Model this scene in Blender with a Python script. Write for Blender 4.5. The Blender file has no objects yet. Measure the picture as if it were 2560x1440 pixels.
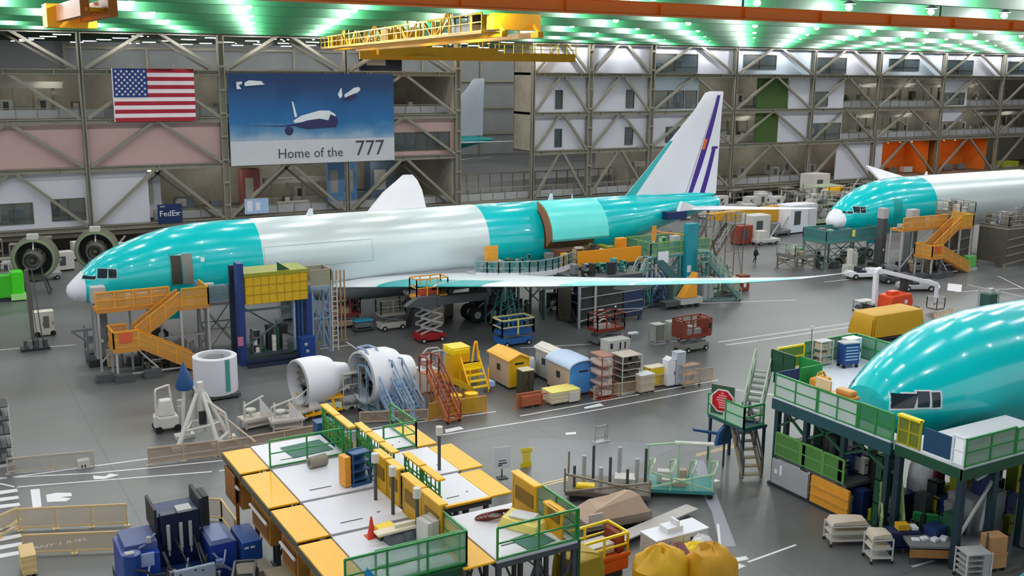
import bpy, math, random
from math import sin, cos, pi, radians as R, atan2, hypot, sqrt
from mathutils import Vector, Matrix, noise
rnd = random.Random(7)
SC = bpy.context.scene; COL = SC.collection

# ------------------------------------------------------------------ camera
FPX = 2600.34; CP = Vector((-7.56, -77.65, 20.21)); PI_, RO, YA = R(12.05), R(.64), R(30.22)
_fw = Vector((sin(YA)*cos(PI_), cos(YA)*cos(PI_), -sin(PI_))); _rt = Vector((cos(YA), -sin(YA), 0)); _up = _rt.cross(_fw)
_r2 = _rt*cos(RO)+_up*sin(RO); _u2 = _up*cos(RO)-_rt*sin(RO)
cam = bpy.data.cameras.new('camera'); co = bpy.data.objects.new('camera', cam); COL.objects.link(co)
cam.sensor_width = 36; cam.lens = 36*FPX/2560; cam.clip_end = 1200; cam.clip_start = .3
m = Matrix.Identity(4)
for i in range(3):
    m[i][0] = _r2[i]; m[i][1] = _u2[i]; m[i][2] = -_fw[i]; m[i][3] = CP[i]
co.matrix_world = m; SC.camera = co
# ------------------------------------------------------------------ world, exposure
w = bpy.data.worlds.new('World'); SC.world = w; w.use_nodes = True
w.node_tree.nodes['Background'].inputs[0].default_value = (.93, .97, 1, 1)
w.node_tree.nodes['Background'].inputs[1].default_value = .85
vs = SC.view_settings; vs.view_transform = 'Standard'; vs.look = 'None'; vs.gamma = 1; vs.exposure = 0.22
LAMP = 540.0      # strength of the high-bay lamps

# ------------------------------------------------------------------ materials
def lin(h):
    h = h.lstrip('#'); c = [int(h[i:i+2], 16)/255 for i in (0, 2, 4)]
    return tuple(x/12.92 if x <= .04045 else ((x+.055)/1.055)**2.4 for x in c)+(1,)
_M = {}
def mat(hexc, rough=.5, metal=0.0, var=.12, scale=1.2, emit=0, alpha=1, coat=0):
    k = (hexc, rough, metal, var, scale, emit, alpha, coat)
    if k in _M: return _M[k]
    m = bpy.data.materials.new('paint_'+hexc.strip('#')); m.use_nodes = True; nt = m.node_tree; b = nt.nodes['Principled BSDF']
    c = lin(hexc)
    b.inputs['Roughness'].default_value = rough; b.inputs['Metallic'].default_value = metal
    b.inputs['Alpha'].default_value = alpha; b.inputs['Coat Weight'].default_value = coat
    if emit:
        b.inputs['Base Color'].default_value = c
        b.inputs['Emission Color'].default_value = c; b.inputs['Emission Strength'].default_value = emit
    elif var:
        tc = nt.nodes.new('ShaderNodeTexCoord'); nz = nt.nodes.new('ShaderNodeTexNoise'); rp = nt.nodes.new('ShaderNodeMix'); rp.data_type = 'RGBA'
        nz.inputs['Scale'].default_value = scale; nz.inputs['Detail'].default_value = 5; nz.inputs['Roughness'].default_value = .65
        nt.links.new(tc.outputs['Object'], nz.inputs['Vector']); nt.links.new(nz.outputs[0], rp.inputs[0])
        rp.inputs[6].default_value = tuple(x*(1-var) for x in c[:3])+(1,); rp.inputs[7].default_value = tuple(min(1, x*(1+var)) for x in c[:3])+(1,)
        nt.links.new(rp.outputs[2], b.inputs['Base Color'])
    else: b.inputs['Base Color'].default_value = c
    _M[k] = m; return m
TEAL = mat('#00c6cb', .2, .0, .06, .3, coat=.6); TEALD = mat('#0aa3a6', .35); SILV = mat('#d3e2e5', .3, .25, .05, .3)
WHITE = mat('#e4e6ee', .45, 0, .04); OFFW = mat('#c9c7c2', .55); WHITEP = mat('#dfe1ea', .4, 0, .05, .4)
DARK = mat('#25282b', .6); BLACK = mat('#121315', .5); GREY = mat('#74767a', .5); LGREY = mat('#a9abac', .5); DGREY = mat('#484b4e', .55)
STEEL = mat('#8f8b7e', .45, .3); BEAM = mat('#8b877a', .5, .15, .2, .6); BEAMD = mat('#5b574d', .6, .1, .2, .6); BROWNW = mat('#6f685c', .7, 0, .2, .5)
PINK = mat('#c3a5a0', .6, 0, .05, .3); PANEL = mat('#cfd0da', .55, 0, .05, .3); PANELB = mat('#c6d3e0', .55, 0, .05, .3)
YEL = mat('#fbb800', .4, 0, .08); YELB = mat('#f6d40c', .4, 0, .08); YELD = mat('#c79a10', .5, 0, .15); GOLD = mat('#cc9040', .5, 0, .15); GOLDL = mat('#e09a2e', .5, 0, .12)
ORANGE = mat('#e2621b', .45); RORANGE = mat('#d0391a', .45); RED = mat('#a3161d', .4); BRICK = mat('#8a3626', .55); BRICKL = mat('#b4603e', .6); SIGNR = mat('#c9101c', .4, 0, 0)
GREEN = mat('#1f7a3a', .45, 0, .15); DGREEN = mat('#164b33', .5, 0, .2); LGREEN = mat('#9fd0a8', .5); BGREEN = mat('#3fbf22', .4); RAILG = mat('#2b8a45', .4, 0, .15); OLIVE = mat('#8a8f1e', .5, 0, .2)
BLUE = mat('#1c3f9c', .4, 0, .2); DBLUE = mat('#12224f', .5, 0, .2); NAVY = mat('#0f2a5c', .5); SBLUE = mat('#4b8fd8', .5, 0, .06); LBLUE = mat('#a7c4ea', .5); TBLUE = mat('#1f4f80', .5); CBLUE = mat('#1a90cf', .4); STBLUE = mat('#7f9cb8', .45); TEALG = mat('#3f8f8c', .5)
TAN = mat('#d9bd86', .7); BEIGE = mat('#b9a48c', .65); WOOD = mat('#a5713e', .7, 0, .25, 3); CARD = mat('#b88a5c', .8); PURPLE = mat('#3a2182', .4, 0, 0); MAROON = mat('#6d1427', .5)
TYRE = mat('#17181a', .8); HUB = mat('#b5b7b8', .4, .3); MAT_G = mat('#3e6f62', .7); CREAM = mat('#e6dcc4', .6); ROOFG = mat('#175a35', .55, 0, .12, .5); CRANEO = mat('#ff7d1a', .45, 0, .1, .5); CRANEY = mat('#eaa90c', .5, 0, .15, .5)
GLASS = mat('#26333b', .1, 0, .2, .8); LITE = mat('#fffdf2', .5, emit=45); LITEW = mat('#ffffff', .5, emit=LAMP); LITEO = mat('#ffb060', .5, emit=12)

# ------------------------------------------------------------------ mesh builder
class MB:
    def __init__(s): s.v = []; s.f = []; s.m = []
    def add(s, vs, fs, mi=0):
        o = len(s.v); s.v += [tuple(v) for v in vs]; s.f += [tuple(o+i for i in f) for f in fs]; s.m += [mi]*len(fs); return s
    def box(s, x0, y0, z0, x1, y1, z1, mi=0):
        return s.add([(x0,y0,z0),(x1,y0,z0),(x1,y1,z0),(x0,y1,z0),(x0,y0,z1),(x1,y0,z1),(x1,y1,z1),(x0,y1,z1)],
                     [(3,2,1,0),(4,5,6,7),(0,1,5,4),(1,2,6,5),(2,3,7,6),(3,0,4,7)], mi)
    def cb(s, c, d, rz=0, mi=0):      # centred box, z from c.z up
        x, y, z = c; a, b, h = d[0]/2, d[1]/2, d[2]; C_, S_ = cos(rz), sin(rz)
        pts = [(x+px*C_-py*S_, y+px*S_+py*C_, z+pz) for pz in (0, h) for px, py in ((-a,-b),(a,-b),(a,b),(-a,b))]
        return s.add(pts, [(3,2,1,0),(4,5,6,7),(0,1,5,4),(1,2,6,5),(2,3,7,6),(3,0,4,7)], mi)
    def tap(s, c, d, t, mi=0):        # tapered box
        x, y, z = c; a, b, h = d[0]/2, d[1]/2, d[2]
        pts = [(x+px, y+py, z) for px, py in ((-a,-b),(a,-b),(a,b),(-a,b))]+[(x+px*t[0], y+py*t[1], z+h) for px, py in ((-a,-b),(a,-b),(a,b),(-a,b))]
        return s.add(pts, [(3,2,1,0),(4,5,6,7),(0,1,5,4),(1,2,6,5),(2,3,7,6),(3,0,4,7)], mi)
    def _fr(s, p, q):
        d = (Vector(q)-Vector(p)); d.normalize(); u = Vector((0,0,1)) if abs(d.z) < .95 else Vector((0,1,0))
        a = d.cross(u).normalized(); b = a.cross(d); return a, b
    def bar(s, p, q, w=.1, h=None, mi=0):
        h = h or w; a, b = s._fr(p, q); P, Q = Vector(p), Vector(q); c = [(-1,-1),(1,-1),(1,1),(-1,1)]
        return s.add([P+a*i*w/2+b*j*h/2 for i, j in c]+[Q+a*i*w/2+b*j*h/2 for i, j in c], [(3,2,1,0),(4,5,6,7),(0,1,5,4),(1,2,6,5),(2,3,7,6),(3,0,4,7)], mi)
    def tube(s, p, q, r=.05, n=6, r2=None, mi=0):
        r2 = r if r2 is None else r2; a, b = s._fr(p, q); P, Q = Vector(p), Vector(q); A = [2*pi*k/n for k in range(n)]
        return s.add([P+(a*cos(t)+b*sin(t))*r for t in A]+[Q+(a*cos(t)+b*sin(t))*r2 for t in A],
                     [(k,(k+1)%n,n+(k+1)%n,n+k) for k in range(n)]+[tuple(range(n))[::-1], tuple(range(n, 2*n))], mi)
    def path(s, pts, r=.04, n=6, mi=0):
        for p, q in zip(pts, pts[1:]): s.tube(p, q, r, n, mi=mi)
        return s
    def lathe(s, prof, c=(0,0,0), ax='z', n=24, a0=0, a1=2*pi, mi=0):
        full = abs(a1-a0-2*pi) < 1e-6; k = n if full else n+1; V = []
        for r, z in prof:
            for j in range(k):
                t = a0+(a1-a0)*j/n
                p = (r*cos(t), r*sin(t), z) if ax == 'z' else ((z, r*cos(t), r*sin(t)) if ax == 'x' else (r*cos(t), z, r*sin(t)))
                V.append((p[0]+c[0], p[1]+c[1], p[2]+c[2]))
        F = [(i*k+j, i*k+(j+1)%k, (i+1)*k+(j+1)%k, (i+1)*k+j) for i in range(len(prof)-1) for j in range(k if full else k-1)]
        return s.add(V, F, mi)
    def loft(s, rings, closed=True, cap=True, mi=0):
        n = len(rings[0]); V = [p for r in rings for p in r]; e = n if closed else n-1
        F = [(i*n+j, i*n+(j+1)%n, (i+1)*n+(j+1)%n, (i+1)*n+j) for i in range(len(rings)-1) for j in range(e)]
        if cap and closed: F += [tuple(range(n))[::-1], tuple(range((len(rings)-1)*n, len(rings)*n))]
        return s.add(V, F, mi)
    def prism(s, poly, a, b, ax='y', mi=0):
        n = len(poly); f = {'y': lambda p, t: (p[0], t, p[1]), 'x': lambda p, t: (t, p[0], p[1]), 'z': lambda p, t: (p[0], p[1], t)}[ax]
        return s.add([f(p, a) for p in poly]+[f(p, b) for p in poly], [(k,(k+1)%n,n+(k+1)%n,n+k) for k in range(n)]+[tuple(range(n))[::-1], tuple(range(n, 2*n))], mi)
    def build(s, name, mt, parent=None, smooth=False, loc=None, rz=0, bevel=0, auto=None):
        me = bpy.data.meshes.new(name); me.from_pydata(s.v, [], s.f)
        ms = mt if isinstance(mt, (list, tuple)) else [mt]
        for x in ms: me.materials.append(x)
        me.polygons.foreach_set('material_index', s.m)
        import bmesh
        bm = bmesh.new(); bm.from_mesh(me); bmesh.ops.remove_doubles(bm, verts=bm.verts, dist=1e-5) if smooth else None
        bmesh.ops.recalc_face_normals(bm, faces=bm.faces)
        if smooth:
            for f in bm.faces: f.smooth = True
            for e in bm.edges:
                if len(e.link_faces) == 2 and e.calc_face_angle(0) > R(38): e.smooth = False
        bm.to_mesh(me); bm.free()
        o = bpy.data.objects.new(name, me); COL.objects.link(o)
        if parent: o.parent = parent
        if loc: o.location = loc
        if rz: o.rotation_euler.z = rz
        if bevel:
            b = o.modifiers.new('b', 'BEVEL'); b.width = bevel; b.segments = 2; b.limit_method = 'ANGLE'
        return o
def T(name, label, cat, loc=(0,0,0), rz=0, group=None):
    o = bpy.data.objects.new(name, None); COL.objects.link(o); o.location = loc; o.rotation_euler.z = rz; o.empty_display_size = .2
    o['label'] = label; o['category'] = cat
    if group: o['group'] = group
    return o
def tag(o, label, cat, group=None, kind=None):
    o['label'] = label; o['category'] = cat
    if group: o['group'] = group
    if kind: o['kind'] = kind
    return o
KIDS = {}
def dup(o, loc=None, rz=None, label=None, group=None, parent=None, scale=None):
    c = o.copy(); COL.objects.link(c)
    if parent: c.parent = parent
    if loc is not None: c.location = loc
    if rz is not None: c.rotation_euler.z = rz
    if scale: c.scale = scale
    if label: c['label'] = label
    if group: c['group'] = group
    for ch in list(o.children): dup(ch, parent=c)
    return c
# points: pixel of the photograph -> place in the hall on a known height or a known depth
def _ray(x, y): return _fw+_r2*((x-1280)/FPX)-_u2*((y-720)/FPX)
def G(x, y, h=0.0):
    d = _ray(x, y); t = (h-CP.z)/d.z; return CP+d*t
def GY(x, y, Y):
    d = _ray(x, y); t = (Y-CP.y)/d.y; return CP+d*t
# ================================================================== the hall
def struct(o, label=None): o['kind'] = 'structure'; return o
# floor: sealed concrete with faint mottling and joints
fm = bpy.data.materials.new('sealed_concrete'); fm.use_nodes = True; nt = fm.node_tree; b = nt.nodes['Principled BSDF']
tc = nt.nodes.new('ShaderNodeTexCoord'); n1 = nt.nodes.new('ShaderNodeTexNoise'); n1.inputs['Scale'].default_value = .09; n1.inputs['Detail'].default_value = 6
mp = nt.nodes.new('ShaderNodeMapping'); mp.inputs['Scale'].default_value = (.5, 1.6, 1); nt.links.new(tc.outputs['Object'], mp.inputs[0]); nt.links.new(mp.outputs[0], n1.inputs[0])
cr = nt.nodes.new('ShaderNodeValToRGB'); cr.color_ramp.elements[0].position = .3; cr.color_ramp.elements[1].position = .72
cr.color_ramp.elements[0].color = lin('#4e4d4b'); cr.color_ramp.elements[1].color = lin('#727578'); nt.links.new(n1.outputs[0], cr.inputs[0])
bk = nt.nodes.new('ShaderNodeTexBrick'); bk.inputs['Scale'].default_value = 1; bk.offset = 0; bk.inputs['Brick Width'].default_value = 7.4; bk.inputs['Row Height'].default_value = 7.4; bk.inputs['Mortar Size'].default_value = .035
bk.inputs['Color1'].default_value = (1,1,1,1); bk.inputs['Color2'].default_value = (1,1,1,1); bk.inputs['Mortar'].default_value = (.72,.72,.72,1); nt.links.new(tc.outputs['Object'], bk.inputs[0])
mx = nt.nodes.new('ShaderNodeMix'); mx.data_type = 'RGBA'; mx.blend_type = 'MULTIPLY'; mx.inputs[0].default_value = 1; nt.links.new(cr.outputs[0], mx.inputs[6]); nt.links.new(bk.outputs[0], mx.inputs[7])
nt.links.new(mx.outputs[2], b.inputs['Base Color'])
rr = nt.nodes.new('ShaderNodeMapRange'); rr.inputs[3].default_value = .22; rr.inputs[4].default_value = .5; nt.links.new(n1.outputs[0], rr.inputs[0]); nt.links.new(rr.outputs[0], b.inputs['Roughness'])
XL, XR = -40, 215
fl = struct(MB().box(XL, -95, -.3, XR, 150, 0).build('floor', fm))
PAINT = mat('#e6e8ec', .5, 0, .08, 6); PAINTY = mat('#dfc27a', .5, 0, .1, 6); TAR = mat('#6e7178', .35, 0, .12, .3); PATCH = mat('#9a9aa6', .5, 0, .1, 2)
def line(x0, y0, x1, y1, w=.14, m=PAINT, name='floor_line'):
    L = hypot(x1-x0, y1-y0); nx, ny = -(y1-y0)/L*w/2, (x1-x0)/L*w/2
    return MB().add([(x0+nx,y0+ny,.004),(x1+nx,y1+ny,.004),(x1-nx,y1-ny,.004),(x0-nx,y0-ny,.004),(x0+nx,y0+ny,0),(x1+nx,y1+ny,0),(x1-nx,y1-ny,0),(x0-nx,y0-ny,0)],
                    [(0,1,2,3),(0,4,5,1),(1,5,6,2),(2,6,7,3),(3,7,4,0)]).build(name, m, fl)
def pline(a, b, w=.14, m=PAINT, h=0, name='floor_line'):
    p, q = G(*a), G(*b); return line(p.x, p.y, q.x, q.y, w, m, name)
def ppoly(pts, m=PAINT, name='floor_marking', z=.004):
    P = [G(*p) for p in pts]; n = len(P)
    return MB().add([(p.x, p.y, z) for p in P]+[(p.x, p.y, 0) for p in P], [tuple(range(n))]+[(k,(k+1)%n,n+(k+1)%n,n+k) for k in range(n)]).build(name, m, fl)
for a, b_ in [((0,1197),(1240,1029)), ((1300,1040),(1795,950))]: pline(a, b_, .12)
line(-9, -25.6, 48, -30.2, .001) if False else None
for a, b_ in [((35,1218),(530,1179)), ((548,1177),(612,1170)), ((1100,1088),(1430,1036)), ((1430,1036),(1795,968)), ((0,1195),(230,1183)), ((230,1183),(370,1170)), ((370,1170),(600,1147)),
              ((1795,855),(2165,802)), ((1815,863),(2165,812)), ((0,875),(75,868)), ((800,872),(880,862)), ((862,852),(903,880)), ((0,1209),(45,1219)), ((110,868),(190,862)),
              ((2180,1020),(1795,968)), ((1430,1278),(1500,1262)), ((1870,1405),(1990,1362)), ((2280,1417),(2335,1401)), ((1795,1310),(1800,1365)), ((2420,712),(2560,742)), ((2390,730),(2560,720)), ((1700,760),(1990,750)), ((1480,860),(1300,870)),
              ((2495,690),(2560,722)), ((2060,705),(2200,690))]:
    pline(a, b_, .11)
for a, b_ in [((1345,1218),(1460,1190)), ((1345,1212),(1450,1187)), ((1740,1140),(1850,1113)), ((1740,1136),(1850,1108)), ((1425,1285),(1480,1266))]: pline(a, b_, .1, PAINTY)
for k in range(3): ppoly([(0,1227+k*17.5),(42+k*3,1222+k*17.5),(45+k*3,1229+k*17.5),(0,1236+k*17.5)], name='crossing_stripe')
for k in range(4): ppoly([(0,1322+k*21),(50+k*2,1313+k*21),(52+k*2,1321+k*21),(0,1332+k*21)], name='crossing_stripe')
ppoly([(0,1327),(50,1293),(55,1298),(0,1338)], PAINTY); ppoly([(76,1224),(99,1222),(104,1266),(82,1270)]); 
ppoly([(115,1237),(140,1232),(178,1232),(180,1240),(150,1243),(178,1246),(165,1253),(118,1255)])
ppoly([(232,1189),(262,1191),(275,1184),(298,1187),(262,1197),(235,1198)]); ppoly([(1112,1074),(1150,1066),(1160,1072),(1115,1082)]); ppoly([(1460,1018),(1500,1008),(1510,1014),(1462,1022)])
ppoly([(1708,965),(1790,962),(1795,968),(1720,972)]) if False else None
ppoly([(1735,1152),(1760,1150),(1790,1235),(1808,1280),(1840,1365),(1800,1368),(1780,1280),(1755,1235)], PATCH, 'floor_patch', .003)
ppoly([(1725,1212),(1790,1198),(1800,1202),(1735,1216),(1765,1228),(1758,1232)]); ppoly([(1835,1395),(1865,1390),(1872,1398),(1838,1405),(1865,1415),(1840,1425)])
ppoly([(1320,1095),(1640,1108),(1690,1120),(1500,1200),(1320,1210)], TAR, 'floor_plate', .003)
ppoly([(1413,1082),(1440,1080),(1440,1085),(1415,1087)]); 
ppoly([(2370,708),(2405,712),(2403,730),(2368,726)]); ppoly([(2335,711),(2350,713),(2350,721),(2333,719)])

# roof: dark deck, deep green purlins along the hall, high-bay lamps between them
YW, ZT = 42.0, 23.4
DECK = mat('#3d4a3e', .8, 0, .3, .4)
struct(MB().box(XL, -95, 27, XR, 150, 27.3).build('ceiling', DECK))
rows = [41.5-12.0*k for k in range(11)]
for i, y in enumerate(rows):
    o = struct(MB().box(XL, y, ZT, XR, y+.12, ZT+1.9).box(XL, y-.08, ZT-.06, XR, y+.3, ZT+.02).build('ceiling_beam', ROOFG))
for y in (54, 68, 82, 96, 110, 124): struct(MB().box(XL, y, ZT+.3, XR, y+.12, ZT+2.2).box(XL, y-.3, ZT+.2, XR, y+.4, ZT+.32).build('ceiling_beam', DECK))
# high-bay lamp
def lamp_proto():
    r = T('high_bay_lamp', 'round high bay lamp glowing in its row under the green roof', 'ceiling lamp', (0,0,ZT), 0, 'high bay lamps in rows between the green roof beams')
    MB().lathe([(.08,1.05),(.12,.85),(.38,.72),(.4,.68),(.1,.75)], n=12).build('lamp_shade', GREY, r, True)
    MB().lathe([(.01,.62),(.16,.58),(.22,.46),(.16,.34),(.01,.28)], n=10).build('bulb', LITEW, r, True)
    MB().tube((0,0,1.0),(0,0,3.62),.04).build('hanger', DGREY, r)
    return r
lp = None
for i, y in enumerate(rows[:9]):
    for k in range(-3, 28):
        x = 5.5+7.4*k+(3.7 if i % 2 else 0)
        if i > 4 and (x > 120): continue
        if x > 175 or (i > 6 and x > 70): continue
        if lp is None: lp = lamp_proto(); lp.location = (x, y-1.2, ZT)
        else: dup(lp, (x, y-1.2, ZT))
hb = None
for y in (62, 76, 90, 104, 118, 130):  # extra lamps added to brighten the bay beyond the wall
    for x in (32, 47, 62, 77, 92, 107, 122, 137):
        hb = dup(lp, (x, y, ZT), 0, 'added high bay lamp brightening the bay beyond the truss wall', 'added high bay lamps in the bay beyond')
# ---- the back wall: columns, floor beams, braces, infill panels
LV = [2.7, 9.1, 14.2, 19.4, 23.6]
CX = [-20.4, -5.6, 9.2, 24.0, 38.8, 53.8, 65.0, 74.1, 84.6, 100.1, 116.2, 131.0, 146.9, 162.8, 178.5, 194]
wb = bpy.data.objects.new('wall_back', None); COL.objects.link(wb); wb.location = (0, YW, 0); wb['kind'] = 'structure'
def ibar(mb, p, q, w=.5, d=.5, t=.06):
    mb.bar(p, q, t, d)
    P, Q = Vector(p), Vector(q); dd = (Q-P).normalized(); a = dd.cross(Vector((0,1,0))).normalized()
    for s_ in (-1, 1): mb.bar(P+a*s_*w/2, Q+a*s_*w/2, t, d) if False else mb.bar(P+a*s_*w/2, Q+a*s_*w/2, t if abs(dd.z) > .7 else d, d if abs(dd.z) > .7 else t)
for i, x in enumerate(CX):
    wcol = .75 if i in (3, 5, 7, 8) else .42
    mb = MB().box(x-wcol/2, -.3, 0, x-wcol/2+.1, .3, ZT+3).box(x+wcol/2-.1, -.3, 0, x+wcol/2, .3, ZT+3).box(x-wcol/2, -.04, 0, x+wcol/2, .04, ZT+3)
    if wcol > .5:
        for k in range(9): mb.box(x-wcol/2, -.32, 1.5+k*2.6, x+wcol/2, -.28, 1.75+k*2.6)
    mb.build('column', BEAM if i % 2 else BEAM, wb)
for i in range(len(CX)-1):
    x0, x1 = CX[i]+.22, CX[i+1]-.22
    if i in (5,):            # the tall opening into the next bay
        MB().box(x0, -.25, LV[0]-.4, x1, .25, LV[0]).build('floor_beam', BEAM, wb); continue
    for j, z in enumerate(LV):
        if i in (7,) and j == 4: pass
        hh = .55 if j < 4 else .5
        mb = MB().box(x0, -.06, z-hh, x1, .06, z).box(x0, -.28, z-.08, x1, .28, z).box(x0, -.28, z-hh, x1, .28, z-hh+.08)
        for k in range(3):
            xx = x0+(x1-x0)*(k+.5)/3; mb.box(xx-.05, -.26, z-hh, xx+.05, .26, z)
        mb.build('floor_beam', BEAM, wb)
    for j in range(4):
        zb, zt = LV[j]+.05, LV[j+1]-(.55 if j < 3 else .1); xm = (x0+x1)/2
        for sx, xe in ((-1, x0+.2), (1, x1-.2)):
            p, q = (xe, -.1, zb), (xm+sx*.45, -.1, zt)
            MB().bar(p, q, .3, .32).build('brace', BEAM, wb)
            if j == 3 or (i in (2,3,4) and j == 0): MB().bar((xe-sx*.8, .9, zb), (xm-sx*.6, .9, zt), .22, .24).build('brace', BEAMD, wb)
        MB().box(xm-.8, -.15, zt-.12, xm+.8, .1, zt+.1).build('gusset', BEAM, wb)
# girder band at the foot, open dark bay below
MB().box(XL, .1, 1.55, 53.5, .6, LV[0]-.4).build('girder', BROWNW, wb)
MB().box(84.6, .1, 1.6, XR, .6, LV[0]-.4).build('girder', BROWNW, wb)
MB().box(65, .1, 1.8, 84.6, .6, LV[0]-.4).build('girder', BROWNW, wb)
def panel(xa, xb, za, zb, m=PANEL, y=.45, name='infill_panel'):
    return MB().box(xa, y, za, xb, y+.12, zb).build(name, m, wb)
def pan_px(a, b_, m=PANEL, y=.45): # panel by its picture corners on the wall plane
    p, q = GY(*a, YW+y), GY(*b_, YW+y); return panel(min(p.x,q.x), max(p.x,q.x), min(p.z,q.z), max(p.z,q.z), m, y)
WIN = []
def window(xa, xb, za, zb, mull=2, frame=BEAMD, deep=True, y=.4):
    n = len(WIN)+1
    mb = MB().box(xa, y-.05, za, xb, y+.1, za+.1).box(xa, y-.05, zb-.1, xb, y+.1, zb)
    for k in range(mull+1):
        xx = xa+(xb-xa)*k/mull; mb.box(xx-.05, y-.05, za, xx+.05, y+.1, zb)
    mb.box(xa, y-.03, za+(zb-za)*.3, xb, y+.02, za+(zb-za)*.3+.06)
    o = mb.build('window_%d' % n, frame, None, loc=(0, YW, 0)); o['kind'] = 'structure'; WIN.append(o)
    MB().box(xa, y+.05, za, xb, y+.08, zb).build('window_pane', GLASSC, o)
gm = bpy.data.materials.new('clear_glass'); gm.use_nodes = True; b = gm.node_tree.nodes['Principled BSDF']; b.inputs['Alpha'].default_value = .25; b.inputs['Roughness'].default_value = .05; b.inputs['Base Color'].default_value = lin('#6d8088')
GLASSC = gm
def wall_cell(i, j, m=PANEL, wins=(), frac=(0, 1), top=1.0, bot=0.0):
    """a panel with real window holes in bay i, level j; windows as fractions (x0,x1,z0,z1,mullions)"""
    X0, X1 = CX[i]+.2, CX[i+1]-.2; Z0, Z1 = LV[j], LV[j+1]-.5
    xa, xb = X0+(X1-X0)*frac[0], X0+(X1-X0)*frac[1]; za, zb = Z0+(Z1-Z0)*bot, Z0+(Z1-Z0)*top
    ws = sorted((X0+(X1-X0)*a, X0+(X1-X0)*b_, Z0+(Z1-Z0)*c, Z0+(Z1-Z0)*d, mu) for a, b_, c, d, mu in wins)
    mb = MB(); x = xa; y = .45
    for (wa, wb_, wc, wd, mu) in ws:
        mb.box(x, y, za, wa, y+.12, zb)
        if wc > za+.02: mb.box(wa, y, za, wb_, y+.12, wc)
        if wd < zb-.02: mb.box(wa, y, wd, wb_, y+.12, zb)
        x = wb_; window(wa, wb_, wc, wd, mu)
    if x < xb-.02: mb.box(x, y, za, xb, y+.12, zb)
    mb.build('infill_panel', m, wb)
# left bays
for i in (0, 1, 2): wall_cell(i, 1, PINK)
wall_cell(3, 1, PINK); wall_cell(4, 1, PINK, [(.42,.95,.12,.62,5)])
wall_cell(0, 0, PANEL); wall_cell(1, 0, PANEL, [(.38,.62,.1,.48,2),(.75,.98,.12,.52,2)]); wall_cell(2, 0, PANEL, (), (0,.42))
# towers right of the opening
for j in (1, 2, 3):
    wall_cell(6, j, PANEL, [(.42,.54,.08,.62,1)] if j < 3 else ()); wall_cell(7, j, PANEL, [(.62,.75,.08,.62,1)] if j < 3 else ())
# right bays
for i in range(8, 15):
    wn = {8:[(.02,.55,.05,.75,2)], 9:[(.1,.52,.2,.78,2)], 10:[(.02,.5,.05,.72,2)], 11:[(.15,.62,.2,.72,2)], 12:[(.02,.5,.05,.72,2)]}.get(i, [(.1,.5,.1,.7,2)])
    wall_cell(i, 3, PANELB if i % 2 else PANEL, wn)
wall_cell(8, 2, PANELB, [(0.02,.4,.05,.6,2),(.42,.56,.05,.6,1)], (0,.58)); wall_cell(9, 2, PANEL, (), (.72,1)); wall_cell(10, 2, PANEL, [(.02,.25,.05,.55,1)], (0,.5), 1, .0)
wall_cell(8, 1, PANEL, [(.2,.52,.1,.6,2)], (0,.56)); wall_cell(9, 1, PANEL, (), (.6,1)); wall_cell(10, 1, PANEL, [(.02,.48,.02,.6,2)], (0,.5))
wall_cell(12, 2, PANEL, [(.02,.4,.05,.5,1)], (0,.45)); wall_cell(12, 1, PANEL, (), (0,.4), 1, .55)
wall_cell(10, 0, PANEL, (), (.45,1)); wall_cell(11, 0, PANEL, (), (0,.16)); wall_cell(9, 2, mat('#3c5a22', .7), (), (.3,.7)); wall_cell(9, 1, mat('#3c5a22', .7), (), (.3,.6))
# mezzanine floors and their back wall, behind the trusses
mz = bpy.data.objects.new('wall_mezzanine', None); COL.objects.link(mz); mz['kind'] = 'structure'
for (xa, xb) in ((XL, 53.5), (65, 84), (84.8, XR)):
    for z in LV[:4]: MB().box(xa, YW+.6, z-.35, xb, YW+(5 if xa == 65 else 13), z-.02).build('floor_slab', BROWNW, mz)
MEZW = mat('#a8a294', .8, 0, .4, .5)
MB().box(XL, YW+13, 0, 53.5, YW+13.3, 19.4).build('rear_partition', MEZW, mz); MB().box(84.6, YW+13, 0, XR, YW+13.3, 23.4).box(65, YW+4.9, 9, 84.6, YW+5.1, 23.4).box(84.5, YW+5, 0, 84.8, YW+13.3, 23.4).build('rear_partition', MEZW, mz)
MB().box(53.2, YW+.6, 0, 53.5, YW+13, 19.4).build('rear_partition', MEZW, mz); MB().box(65, YW+.6, 9, 65.3, YW+5, 23.4).build('rear_partition', MEZW, mz)
# guard rails with solid lower boards along the open mezzanine edges
def mez_rail(xa, xb, z, m=STEEL, board=LGREY, y=YW+1.2):
    mb = MB().box(xa, y-.04, z+1.05, xb, y+.04, z+1.15)
    n = max(2, int((xb-xa)/2))
    for k in range(n+1): mb.box(xa+(xb-xa)*k/n-.04, y-.04, z, xa+(xb-xa)*k/n+.04, y+.04, z+1.1)
    mb.build('guard_rail', m, mz); MB().box(xa, y+.05, z+.05, xb, y+.1, z+.95).build('guard_board', board, mz)
for xa, xb, z in ((-20,9,14.2),(9.5,23.8,14.2),(38.8,53.4,14.2),(24,53.4,2.7),(16,23.8,2.7),(93,100,14.2),(124,131,14.2),(131.2,146.6,14.2),(154,178,14.2),(93,100,9.1),(124,131,9.1),(131.2,146.6,9.1),(147,178,9.1),(85,100,2.7),(100.3,116,2.7)): mez_rail(xa, xb, z)
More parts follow.
